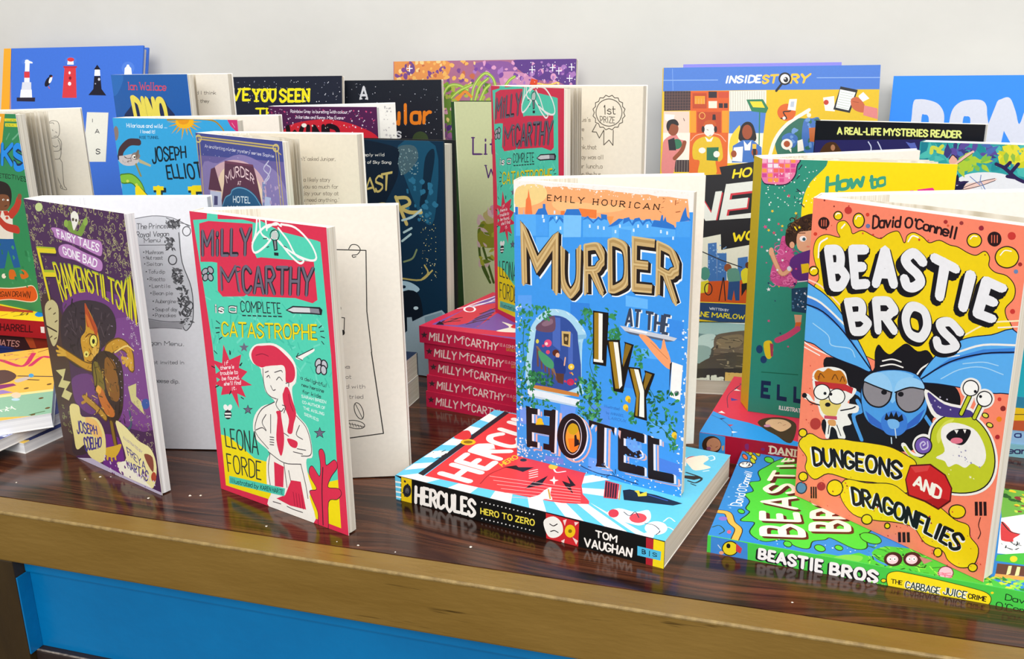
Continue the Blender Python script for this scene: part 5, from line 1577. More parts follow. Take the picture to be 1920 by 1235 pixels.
ART['redgirl'] = [
 ('P','f2dd16',[42,431,142,436,265,393,399,333,509,337,666,377,606,-99,-106,-57]),
 ('P','f2dd16',[887,393,973,288,1122,349,1318,432,1297,-119,855,-26]),
 ('X',['6fdcc2','44c4a8'],'dash',90,16.0,[-10,972,1208,1494],2),
 ('P','dc3150',[-77,2018,187,2019,170,1952,28,1935,46,1679,61,1468,83,1114,87,818,-150,773]),
 ('P','dc3150',[286,2027,1345,2025,1301,1049,1218,1033,1206,1304,1190,1901,1043,1914,862,1932,611,1970,520,1978,280,1961]),
 ('P','dc3150',[-87,1054,76,1058,72,698,58,41,-15,-156,-128,-188]),
 ('P','dc3150',[-21,39,58,41,246,47,543,57,532,-26,-44,-102]),
 ('P','dc3150',[1212,1267,1304,1283,1289,-54,898,-37,920,38,1185,35,1191,507]),
 ('P','dc3150',[88,1917,185,1941,610,1958,583,1808,619,1744,660,1753,1123,1775,1129,1542,1084,1516,938,1529,502,1484,487,1492,460,1477,246,1447,203,1481,228,1672,176,1672,57,1659]),
 ('P','54d3b4',[616,1954,691,1983,862,1932,1173,1905,1149,1788,660,1755,623,1749,589,1809]),
 ('T','24222c',0.17,'MiLLY',[115,1882,587,1939],[86,1694,551,1746],{'gap': 2.2}),
 ('T','6d6878',0.09350000000000001,'MiLLY',[115,1882,587,1939],[86,1694,551,1746],{'gap': 2.2}),
 ('T','24222c',0.17,'M',[258,1654,406,1680],[243,1483,422,1496]),
 ('T','6d6878',0.09350000000000001,'M',[258,1654,406,1680],[243,1483,422,1496]),
 ('T','24222c',0.25,'C',[410,1673,454,1678],[403,1624,447,1629]),
 ('T','6d6878',0.1375,'C',[410,1673,454,1678],[403,1624,447,1629]),
 ('T','24222c',0.17,'CARTHY',[477,1686,1114,1746],[462,1490,1078,1554],{'gap': 2.0}),
 ('T','6d6878',0.09350000000000001,'CARTHY',[477,1686,1114,1746],[462,1490,1078,1554],{'gap': 2.0}),
 ('C','f8f6f2',14.0,[654,1993,631,1903,587,1818,611,1777,723,1840,818,1933]),
 ('C','f8f6f2',13.9,[677,1995,681,1907,741,1875]),
 ('C','f8f6f2',13.9,[829,1973,739,1958,654,1905,590,1836]),
 ('C','f8f6f2',13.4,[867,1978,989,1967,1100,1892,1148,1805,1094,1780,970,1803,852,1853,802,1905]),
 ('C','f8f6f2',13.6,[839,1952,912,1885,970,1803,1037,1777,1000,1753,920,1798,841,1869]),
 ('C','f8f6f2',13.8,[733,2008,735,1930]),
 ('C','f8f6f2',13.7,[737,1943,818,1980,866,1967]),
 ('R','24222c',6.3,[842,1909,828,1884,797,1871,770,1878,761,1901,776,1926,806,1938,834,1931]),
 ('S','c8ccc8',[832,1908,821,1888,798,1878,778,1884,771,1902,782,1922,805,1931,826,1926]),
 ('P','24222c',[778,1872,819,1876,817,1814,785,1806]),
 ('P','8a8c92',[791,1869,809,1870,807,1820,792,1816]),
 ('P','24222c',[782,1797,822,1799,820,1779,782,1778]),
 ('C','24222c',5.4,[721,1822,741,1829]),
 ('C','24222c',5.2,[876,1846,900,1838]),
 ('C','24222c',5.4,[695,1873,728,1878]),
 ('S','24222c',[113,1586,84,1571,58,1571,52,1587,68,1608,98,1623,123,1623,130,1607]),
 ('S','a8a8b0',[106,1590,85,1578,67,1578,63,1589,75,1605,97,1616,115,1616,119,1605]),
 ('S','24222c',[182,1627,185,1607,168,1590,142,1588,121,1600,118,1621,135,1637,161,1640]),
 ('S','a8a8b0',[172,1623,175,1608,164,1597,146,1595,131,1604,128,1619,139,1631,157,1632]),
 ('S','24222c',[122,1556,100,1536,73,1529,57,1539,61,1561,83,1582,109,1588,126,1578]),
 ('S','a8a8b0',[112,1557,97,1542,78,1537,68,1544,71,1560,86,1575,105,1580,115,1573]),
 ('S','24222c',[175,1575,172,1553,152,1538,127,1539,111,1555,115,1576,135,1591,160,1591]),
 ('S','a8a8b0',[165,1572,163,1556,150,1545,132,1546,122,1558,124,1574,137,1584,155,1583]),
 ('T','24222c',0.3,'is',[154,1390,250,1400],[148,1321,236,1329]),
 ('T','f2f2ee',0.15,'is',[154,1390,250,1400],[148,1321,236,1329]),
 ('T','24222c',0.24,'a',[302,1420,384,1429],[292,1341,369,1348]),
 ('T','f2f2ee',0.12,'a',[306,1414,375,1422],[299,1348,365,1353]),
 ('T','24222c',0.1,'COMPLETE',[423,1445,795,1481],[416,1365,796,1407],{'gap': 1.6}),
 ('L','24222c',8.1,[427,1345,458,1349]),
 ('L','24222c',8.1,[478,1351,508,1355]),
 ('L','24222c',8.0,[528,1358,558,1361]),
 ('L','24222c',7.9,[577,1364,607,1367]),
 ('L','24222c',7.9,[626,1370,656,1373]),
 ('L','24222c',7.8,[675,1376,704,1379]),
 ('L','24222c',7.8,[723,1382,752,1385]),
 ('L','24222c',7.7,[770,1388,799,1391]),
 ('P','24222c',[841,1439,909,1476,1145,1500,1165,1485,1155,1452,1051,1444,900,1426]),
 ('P','d8d8da',[858,1442,912,1467,1056,1483,1059,1454,908,1436]),
 ('P','8a8a94',[1056,1482,1135,1488,1140,1459,1059,1454]),
 ('T','4a5224',0.17,'CATASTROPHE',[213,1275,682,1333,1102,1388],[201,1165,668,1225,1095,1283],{'gap': 1.7}),
 ('T','f4e01a',0.115,'CATASTROPHE',[213,1275,682,1333,1102,1388],[201,1165,668,1225,1095,1283],{'gap': 1.7}),
 ('L','24222c',7.3,[153,1269,187,1254]),
 ('L','24222c',7.3,[137,1217,179,1224]),
 ('L','24222c',7.3,[139,1183,174,1193]),
 ('L','24222c',7.3,[161,1141,194,1161]),
 ('L','24222c',6.3,[1122,1367,1148,1385]),
 ('L','24222c',6.3,[1132,1346,1163,1353]),
 ('L','24222c',6.3,[1135,1315,1165,1311]),
 ('L','24222c',6.3,[1138,1284,1155,1269]),
 ('L','24222c',7.4,[95,1050,122,1034]),
 ('L','24222c',7.3,[267,1074,263,1053]),
 ('L','24222c',7.2,[354,989,371,1012]),
 ('S','f6f2ec',[899,1143,986,1190,1059,1225,1063,1208,969,1150,955,1134,910,1131]),
 ('C','24222c',5.4,[903,1145,1059,1225]),
 ('C','24222c',5.5,[903,1143,955,1132]),
 ('C','24222c',5.5,[924,1173,900,1143]),
 ('P','6f6a80',[414,1161,424,1140,459,1144,429,1124,435,1101,407,1110,374,1091,388,1117,361,1128,398,1135]),
 ('P','dc3150',[200,1112,247,1011,373,1070,335,972,418,959,347,897,452,871,339,841,376,770,291,781,294,673,234,770,116,735,142,797,61,804,126,850,55,865,136,914,50,982,165,974]),
 ('T','fbeef0',0.15,'If',[188,987,231,1006],[183,958,226,974]),
 ('T','fbeef0',0.15,"there's",[145,951,288,987],[140,921,283,956]),
 ('T','fbeef0',0.15,'trouble to',[136,911,320,956],[131,881,316,924]),
 ('T','fbeef0',0.15,'be found,',[149,876,331,920],[145,846,326,889]),
 ('T','fbeef0',0.15,"she'll find",[165,841,341,885],[160,811,336,853]),
 ('T','fbeef0',0.15,'it.',[241,820,287,840],[237,790,282,807]),
 ('L','24222c',8.2,[50,932,81,926]),
 ('L','24222c',8.3,[66,782,102,801]),
 ('L','24222c',8.2,[208,759,228,786]),
 ('L','24222c',8.0,[327,761,350,754]),
 ('L','24222c',8.0,[258,1078,256,1051]),
 ('L','24222c',7.9,[346,990,372,1011]),
 ('S','24222c',[1121,1136,1100,1111,1076,1102,1061,1114,1065,1139,1085,1164,1110,1173,1125,1162]),
 ('S','c4c4ca',[1112,1137,1097,1118,1080,1110,1070,1119,1074,1139,1089,1158,1106,1165,1116,1156]),
 ('S','24222c',[1175,1149,1174,1124,1156,1106,1133,1107,1117,1125,1118,1151,1136,1168,1159,1167]),
 ('S','c4c4ca',[1166,1145,1166,1126,1154,1114,1138,1115,1126,1129,1127,1148,1138,1161,1155,1159]),
 ('S','24222c',[1124,1099,1107,1073,1083,1062,1066,1072,1066,1097,1084,1123,1108,1134,1125,1124]),
 ('S','c4c4ca',[1115,1098,1102,1079,1086,1070,1074,1078,1076,1097,1088,1117,1105,1125,1116,1118]),
 ('S','24222c',[1165,1110,1161,1084,1141,1068,1119,1070,1106,1090,1111,1116,1130,1133,1153,1130]),
 ('S','c4c4ca',[1156,1107,1153,1087,1140,1075,1124,1078,1115,1093,1118,1113,1131,1125,1147,1122]),
 ('S','24222c',[208,612,192,583,162,566,135,571,128,595,144,624,174,641,200,636]),
 ('S','f4f4f0',[174,661,172,644,157,631,139,630,128,642,130,659,145,672,163,673]),
 ('S','f4f4f0',[218,661,202,643,183,636,172,644,175,661,190,678,209,685,221,678]),
 ('L','f4f4f0',11.1,[139,603,199,616]),
 ('L','f4f4f0',11.1,[138,580,192,592]),
 ('P','24222c',[389,722,398,699,436,706,404,682,411,658,381,666,346,644,361,673,333,684,372,693]),
 ('P','6f6a80',[387,713,395,695,424,700,399,682,404,664,381,670,355,653,366,676,345,684,374,691]),
 ('P','24222c',[1062,709,1073,684,1112,691,1079,666,1087,639,1055,648,1020,623,1034,655,1005,667,1045,678]),
 ('P','6f6a80',[1061,701,1070,680,1101,686,1075,666,1081,644,1056,652,1028,632,1039,658,1015,667,1047,675]),
 ('T','2a4a48',0.15,'a delightful',[928,1026,1154,1016],[925,1001,1147,988]),
 ('T','2a4a48',0.15,'new heroine',[931,980,1126,975],[928,955,1119,947]),
 ('T','2a4a48',0.15,'for kids',[934,934,1097,933],[931,909,1090,905]),
 ('T','f2fbf8',0.14,'SARAH BREEN',[919,898,1136,900],[919,877,1133,879]),
 ('T','f2fbf8',0.14,'CO-AUTHOR OF',[923,859,1123,858],[923,838,1121,837]),
 ('T','f2fbf8',0.14,'THE AISLING',[927,820,1111,816],[927,799,1109,795]),
 ('T','f2fbf8',0.14,'SERIES',[931,780,1057,765],[931,759,1054,744]),
 ('S','f6f1e8',[454,1089,515,1158,622,1189,725,1198,833,1154,892,1082,880,976,836,915,858,761,954,675,976,492,915,450,917,340,948,226,914,184,930,-4,509,-9,541,117,503,153,522,342,558,419,429,491,432,626,524,734,659,797,578,854,556,1000,482,1030]),
 ('S','dc3150',[475,1091,521,1149,590,1167,702,1184,790,1147,868,1088,876,1017,842,967,784,958,786,1047,751,1065,630,1027,555,1015,491,1032]),
 ('S','dc3150',[745,874,781,931,811,905,828,850,855,758,825,679,799,606,756,607,782,702,746,791]),
 ('S','dc3150',[750,559,841,558,826,510,771,512]),
 ('C','8a1a38',5.0,[800,876,807,814,830,765]),
 ('C','8a1a38',5.1,[520,1090,583,1111,641,1105]),
 ('S','f6f1e8',[569,1014,751,1062,789,1043,784,958,812,953,806,925,774,919,741,865,677,818,619,830,579,865,567,938]),
 ('C','4e484c',6.4,[576,1010,570,928,585,856,626,826,680,820]),
 ('C','4e484c',6.3,[595,986,627,1001]),
 ('C','4e484c',6.2,[686,1003,747,1027,760,1018]),
 ('C','4e484c',6.4,[606,956,626,971,636,956]),
 ('C','4e484c',6.3,[697,954,726,979,753,960]),
 ('C','4e484c',6.4,[636,903,655,875,678,884]),
 ('C','4e484c',6.2,[783,947,810,956,807,931]),
 ('C','4e484c',6.4,[692,823,671,776,711,741,744,769]),
 ('C','4e484c',6.3,[731,788,760,783,740,736]),
 ('C','4e484c',6.6,[659,795,529,719,458,621,442,527,553,440]),
 ('C','4e484c',6.6,[563,687,516,622,548,574]),
 ('C','4e484c',6.6,[445,551,511,582,547,568]),
 ('C','4e484c',6.5,[609,697,591,561]),
 ('C','4e484c',6.5,[550,417,695,373,860,403]),
 ('C','4e484c',6.3,[855,739,934,681,968,582,958,493,869,463]),
 ('C','4e484c',6.3,[877,679,840,606,895,586]),
 ('C','4e484c',6.4,[722,590,764,578]),
 ('C','4e484c',6.7,[564,409,531,276,541,117]),
 ('C','4e484c',6.6,[694,368,703,195]),
 ('C','4e484c',6.6,[734,327,750,219]),
 ('C','4e484c',6.4,[859,397,887,266,898,168]),
 ('C','4e484c',6.7,[686,52,745,46,834,48]),
 ('C','4e484c',6.8,[548,49,625,53]),
 ('C','4e484c',6.3,[835,507,915,515]),
 ('C','4e484c',6.4,[796,476,883,480]),
 ('C','4e484c',6.6,[580,531,618,536]),
 ('C','4e484c',6.6,[578,512,616,518]),
 ('C','4e484c',6.6,[575,494,614,499]),
 ('C','4e484c',6.6,[573,475,611,481]),
 ('S','dc3150',[665,729,708,740,711,697,719,546,673,415,642,523,672,689]),
 ('P','dc3150',[597,356,691,343,666,187,582,174]),
 ('P','dc3150',[750,261,842,274,870,79,717,66,586,83,677,133]),
 ('C','9a1f3a',5.3,[760,176,764,80]),
 ('C','9a1f3a',5.3,[787,176,790,78]),
 ('C','9a1f3a',5.3,[813,177,817,76]),
 ('C','9a1f3a',5.2,[840,177,843,74]),
 ('R','24222c',8.8,[1037,533,1067,557,1087,524,1093,452,1171,508,1190,464,1128,383,1092,300,1187,314,1208,283,1166,236,1086,195,1061,-13,981,-3,983,90,936,187,924,229,990,260,938,335,935,387,968,414,1025,357,1043,449]),
 ('S','dc3150',[1037,533,1067,557,1087,524,1093,452,1171,508,1190,464,1128,383,1092,300,1187,314,1208,283,1166,236,1086,195,1061,-13,981,-3,983,90,936,187,924,229,990,260,938,335,935,387,968,414,1025,357,1043,449]),
 ('C','24222c',7.6,[1021,11,1035,250,1061,431]),
 ('T','2c3a36',0.075,'LEONA',[111,492,460,545],[112,350,444,367],{'gap': 1.8}),
 ('T','2c3a36',0.075,'FORDE',[104,301,461,325],[105,156,444,180],{'gap': 1.8}),
 ('P','4fcab2',[107,128,683,183,667,121,98,68]),
 ('T','1f4a48',0.12,'Illustrated by',[119,117,417,147],[116,77,408,105]),
 ('T','1f4a48',0.13,'KAREN HARTE',[436,145,662,168],[431,108,653,131]),
]
ART['redgirl:page'] = [
 ('L','2c2a28',6.9,[439,1690,682,1677,663,1249,679,953]),
 ('C','2c2a28',5.8,[567,1690,588,1718,626,1714,644,1682,622,1651,589,1647,593,1632,612,1636]),
 ('C','2c2a28',5.8,[459,1714,477,1689,460,1660]),
 ('S','2c2a28',[489,1277,486,1265,478,1261,472,1266,470,1277,473,1289,481,1293,487,1288]),
 ('L','2c2a28',5.9,[475,1336,473,1280]),
 ('L','2c2a28',6.0,[471,1214,507,1208,497,1105]),
 ('S','2c2a28',[503,1102,497,1088,484,1082,472,1089,468,1103,474,1118,487,1123,499,1117]),
 ('T','8a8480',0.14,'rrot',[465,863,521,859],[463,844,520,838]),
 ('L','2c2a28',8.0,[677,953,728,338,438,307]),
 ('T','8a8480',0.12,'no',[466,871,520,869],[464,839,518,837]),
 ('T','8a8480',0.12,'not',[466,795,526,793],[464,763,524,761]),
 ('T','8a8480',0.12,'ed with',[461,723,618,717],[459,691,616,685]),
 ('T','8a8480',0.12,'d tried',[467,646,600,641],[465,613,598,608]),
 ('R','2c2a28',5.7,[591,526,595,479,581,454,557,466,536,507,532,555,547,580,571,568]),
 ('R','2c2a28',5.7,[598,401,574,383,525,384,479,403,464,428,488,446,537,445,583,426]),
 ('C','2c2a28',4.6,[543,569,586,460]),
 ('C','2c2a28',4.6,[468,429,593,394]),
 ('L','2c2a28',3.4,[490,434,499,403]),
 ('L','2c2a28',3.4,[510,427,519,398]),
 ('L','2c2a28',3.4,[529,421,539,394]),
 ('L','2c2a28',3.5,[549,414,558,389]),
 ('L','2c2a28',3.5,[568,407,578,385]),
]
ART['goblin'] = [
 ('P','4c2a52',[-314,2099,1702,2226,1550,1522,-629,1226]),
 ('S','713c7c',[383,1317,787,1429,1166,1405,1307,1222,1348,918,1291,493,743,484,710,835,348,1125]),
 ('S','7d4689',[870,1175,1258,1283,1353,1023,1325,544,833,531,937,947]),
 ('S','6a3a78',[293,673,588,757,625,561,501,431,287,488]),
 ('S','6f2f80',[545,257,825,325,859,114,750,19,574,25]),
 ('X',['a3a06c','b2a87c','8d8468'],'curl',230,9.0,[-22,1705,1327,2031],1),
 ('X',['a3a06c','b2a87c','8d8468'],'curl',90,9.0,[947,1568,1329,1806],2),
 ('X',['a3a06c','8d8468','b0a474'],'curl',90,9.0,[-81,1234,178,1746],3),
 ('X',['96a050','a8a870'],'leaf',26,9.0,[113,1810,1301,2018],4),
 ('X',['9a9468'],'star',16,10.0,[1032,1612,1297,1963],5),
 ('S','4c3632',[5,1215,213,1270,320,1086,291,828,269,590,288,409,341,181,147,-5,-39,-53,-20,422]),
 ('S','3f3034',[305,386,440,205,309,64,112,41]),
 ('S','c9bd8a',[60,1200,170,1264,252,1228,229,1106,173,965,89,889,48,956,35,1076]),
 ('C','3a2c24',13.6,[33,1039,174,1019]),
 ('L','5a4a34',8.4,[108,1178,145,1196]),
 ('L','5a4a34',8.3,[167,1151,203,1169]),
 ('L','5a4a34',8.4,[171,1092,208,1110]),
 ('L','5a4a34',8.5,[119,951,156,969]),
 ('L','5a4a34',8.6,[56,952,94,971]),
 ('S','7a9a3e',[540,1852,613,1891,642,1850,695,1823,799,1913,843,1927,799,1854,725,1788,626,1795]),
 ('S','8fb04a',[843,1901,830,1880,807,1870,790,1876,787,1896,801,1916,823,1926,840,1920]),
 ('S','8fb04a',[583,1867,569,1847,546,1837,527,1843,524,1861,538,1881,562,1891,580,1885]),
 ('S','f2efe2',[634,1930,690,1962,731,1939,727,1901,683,1854,644,1824,632,1871]),
 ('S','5a5040',[673,1902,665,1893,653,1888,642,1890,640,1899,647,1908,660,1912,670,1910]),
 ('S','5a5040',[710,1899,704,1891,693,1887,684,1890,682,1897,688,1905,699,1909,708,1907]),
 ('S','c8d890',[262,1954,239,1931,198,1918,162,1924,154,1946,177,1970,218,1982,253,1976]),
 ('R','5a2a60',10.6,[339,1813,447,1819,607,1798,802,1778,973,1778,956,1683,856,1687,705,1716,527,1735,379,1748,361,1780]),
 ('S','bb82bd',[339,1813,447,1819,607,1798,802,1778,973,1778,956,1683,856,1687,705,1716,527,1735,379,1748,361,1780]),
 ('R','5a2a60',10.6,[406,1684,541,1715,735,1681,925,1653,952,1608,902,1567,749,1584,594,1610,412,1617]),
 ('S','bb82bd',[406,1684,541,1715,735,1681,925,1653,952,1608,902,1567,749,1584,594,1610,412,1617]),
 ('T','f8f2f8',0.17,'FAIRY TALES',[406,1811,685,1787,953,1761],[418,1750,668,1728,921,1698],{'gap': 1.8}),
 ('T','f8f2f8',0.17,'GONE BAD',[456,1695,673,1674,896,1648],[458,1632,655,1609,860,1585],{'gap': 1.8}),
 ('T','3a2040',0.15,'F',[93,1646,349,1664],[154,1254,340,1288]),
 ('T','3a2040',0.078,'RANKENSTILTSKIN',[289,1553,532,1568,754,1557,984,1540,1170,1530,1330,1604],[348,1270,557,1364,750,1398,941,1373,1119,1321,1279,1243],{'gap': 1.5}),
 ('T','a8bc2a',0.12,'F',[82,1654,339,1672],[143,1262,329,1296]),
 ('T','a8bc2a',0.0624,'RANKENSTILTSKIN',[279,1561,522,1576,744,1565,975,1548,1161,1537,1321,1611],[337,1278,547,1372,740,1405,932,1381,1110,1328,1270,1251],{'gap': 1.5}),
 ('T','e6d224',0.085,'F',[85,1643,342,1661],[146,1251,332,1284]),
 ('T','e6d224',0.0442,'RANKENSTILTSKIN',[282,1550,525,1565,747,1554,978,1537,1164,1527,1324,1601],[340,1267,550,1361,744,1394,935,1370,1113,1317,1273,1240],{'gap': 1.5}),
 ('S','3b2f36',[261,1111,407,1251,649,1329,920,1335,1019,1253,976,1112,794,1001,658,872,445,784,280,813,224,925]),
 ('X',['52444a','2c2228'],'dash',70,16.0,[302,903,951,1290],6),
 ('S','cf9a30',[643,1285,723,1207,763,1099,752,994,665,897,542,812,510,904,512,1022,602,1107]),
 ('S','b94f26',[642,1306,695,1236,762,1139,728,1070,690,1144,626,1134]),
 ('S','d8742e',[635,1227,679,1177,702,1112,648,1138]),
 ('S','5a4414',[745,1043,717,1001,670,977,632,986,625,1023,653,1065,700,1089,738,1079]),
 ('S','f0e468',[732,1041,710,1006,673,987,643,994,638,1025,660,1060,697,1079,727,1071]),
 ('S','1a1a14',[704,1034,694,1019,679,1011,667,1014,665,1027,674,1042,690,1050,702,1047]),
 ('S','e8dc70',[592,919,577,899,550,887,527,890,522,906,537,925,564,937,587,934]),
 ('S','5a4414',[570,912,564,904,554,900,545,901,543,907,549,915,559,920,568,918]),
 ('S','e0b04c',[666,979,738,1003,701,938,622,889]),
 ('C','6a4a18',90.8,[832,916,879,1005,1028,1071,1135,1039,1131,926]),
 ('C','c9942e',69.6,[832,916,879,1005,1028,1071,1135,1039,1131,926]),
 ('C','6a4a18',72.6,[187,876,333,848,518,816,667,826]),
 ('C','c9942e',52.8,[187,876,333,848,518,816,667,826]),
 ('C','d8a840',20.3,[149,900,253,876]),
 ('C','d8a840',20.4,[125,859,250,863]),
 ('C','d8a840',20.4,[132,829,258,852]),
 ('X',['8a6420','e6bc58','b07e2a'],'dash',30,8.0,[534,838,751,1108],24),
 ('X',['e6bc58','8a6420'],'dash',20,7.0,[868,947,1161,1065],25),
 ('C','6a3a14',7.9,[585,1046,642,1079,694,1082]),
 ('C','6a3a14',8.0,[552,864,604,862,654,895]),
 ('C','3a2010',6.4,[610,963,624,936,595,907]),
 ('C','8a3a1a',7.8,[677,1245,697,1168,726,1127]),
 ('C','d8a840',25.3,[1128,982,1075,924]),
 ('C','d8a840',25.2,[1146,973,1121,909]),
 ('C','d8a840',25.4,[1108,978,1037,935]),
 ('C','d8a840',25.3,[1035,971,1127,976]),
 ('S','3d2c24',[617,863,822,986,1014,925,968,635,888,493,787,432,690,473,615,648]),
 ('S','7a6a2a',[636,854,705,867,745,688,639,615,609,711]),
 ('S','8a5a24',[805,922,928,909,933,677,853,611,768,693]),
 ('S','c5702c',[629,677,700,681,763,591,829,530,804,480,713,478,648,566]),
 ('S','e8a038',[691,664,674,637,645,622,621,626,617,649,634,676,663,691,687,686]),
 ('C','6a4a18',69.9,[442,548,587,502,684,453]),
 ('C','b98a2e',48.9,[442,548,587,502,684,453]),
 ('C','b98a2e',21.3,[440,541,409,554]),
 ('C','b98a2e',21.2,[454,550,475,587]),
 ('C','b98a2e',21.4,[434,520,382,496]),
 ('C','4a3420',58.4,[768,440,770,363,777,262]),
 ('C','8a6a24',37.9,[764,426,767,350,774,248]),
 ('S','d8ac38',[591,176,762,245,857,282,821,221,738,148,624,131]),
 ('C','d8ac38',24.8,[655,166,629,106]),
 ('C','d8ac38',24.6,[700,171,690,111]),
 ('C','d8ac38',24.4,[749,190,746,134]),
 ('C','d8ac38',24.9,[611,168,581,120]),
 ('P','d2c988',[62,693,218,736,151,632,260,640,165,555,257,548,188,474,84,485,156,567,58,560,147,657]),
 ('P','d2c988',[1057,764,1168,811,1145,710,1199,685,1218,592,1145,625,1072,658]),
 ('C','4a5a6a',19.9,[855,447,954,420,1029,475,1032,575]),
 ('S','3f5aa0',[1302,689,1281,658,1244,638,1211,642,1203,668,1224,700,1262,719,1294,715]),
 ('X',['d8cce0','b090c0'],'dot',70,5.0,[905,474,1326,1251],7),
 ('X',['c8b0c8'],'curl',26,7.0,[1153,1090,1315,1282],8),
 ('X',['a89a80'],'curl',50,8.0,[1025,293,1280,684],9),
 ('X',['9aa060'],'curl',20,8.0,[49,169,165,431],10),
 ('S','e9d98c',[187,427,327,464,351,383,564,416,647,308,601,112,488,40,358,74,332,149,193,73,179,193]),
 ('S','f0c070',[396,381,558,391,604,272,455,262]),
 ('S','ece0a0',[821,439,929,445,1087,370,1241,340,1283,213,1204,33,1045,8,880,21,754,106,897,182]),
 ('S','f4eed8',[771,103,934,159,1098,62,1172,24,965,25,796,31]),
 ('S','b04a34',[1263,133,1247,101,1221,83,1199,88,1195,114,1212,145,1238,164,1260,158]),
 ('S','8a4a3a',[1147,278,1248,279,1232,162,1172,209]),
 ('X',['8a6420','e6bc58','a87a28'],'dash',34,9.0,[551,464,850,838],21),
 ('X',['5a4420','2a1c14'],'dash',40,10.0,[601,428,963,930],22),
 ('X',['e8c468','8a6420'],'dash',16,7.0,[377,430,664,595],23),
 ('C','2a1c14',8.5,[648,856,648,731,603,646]),
 ('C','2a1c14',8.2,[818,974,921,883,956,731,883,517]),
 ('C','f0d078',11.0,[949,995,1110,1071,1195,1053]),
 ('T','4a3c86',0.15,'JOSEPH',[254,337,538,350],[243,218,536,276],{'jit': 0.5}),
 ('T','4a3c86',0.15,'COELHO',[322,214,593,272],[330,88,560,179],{'jit': 0.5}),
 ('T','4a3c86',0.13,'FREYA',[921,282,1145,215],[933,211,1135,151],{'jit': 0.4}),
 ('T','4a3c86',0.13,'HARTAS',[889,167,1171,152],[908,103,1134,56],{'jit': 0.4}),
 ('T','8a7aa8',0.13,'ILLUSTRATED BY',[901,356,1127,296],[896,337,1118,273]),
 ('P','bdb2c8',[-12,-46,399,53,837,23,1302,23,1289,-38,689,-51]),
 ('X',['6a3a78','d8c8dc'],'blob',60,10.0,[549,-92,1253,145],11),
]
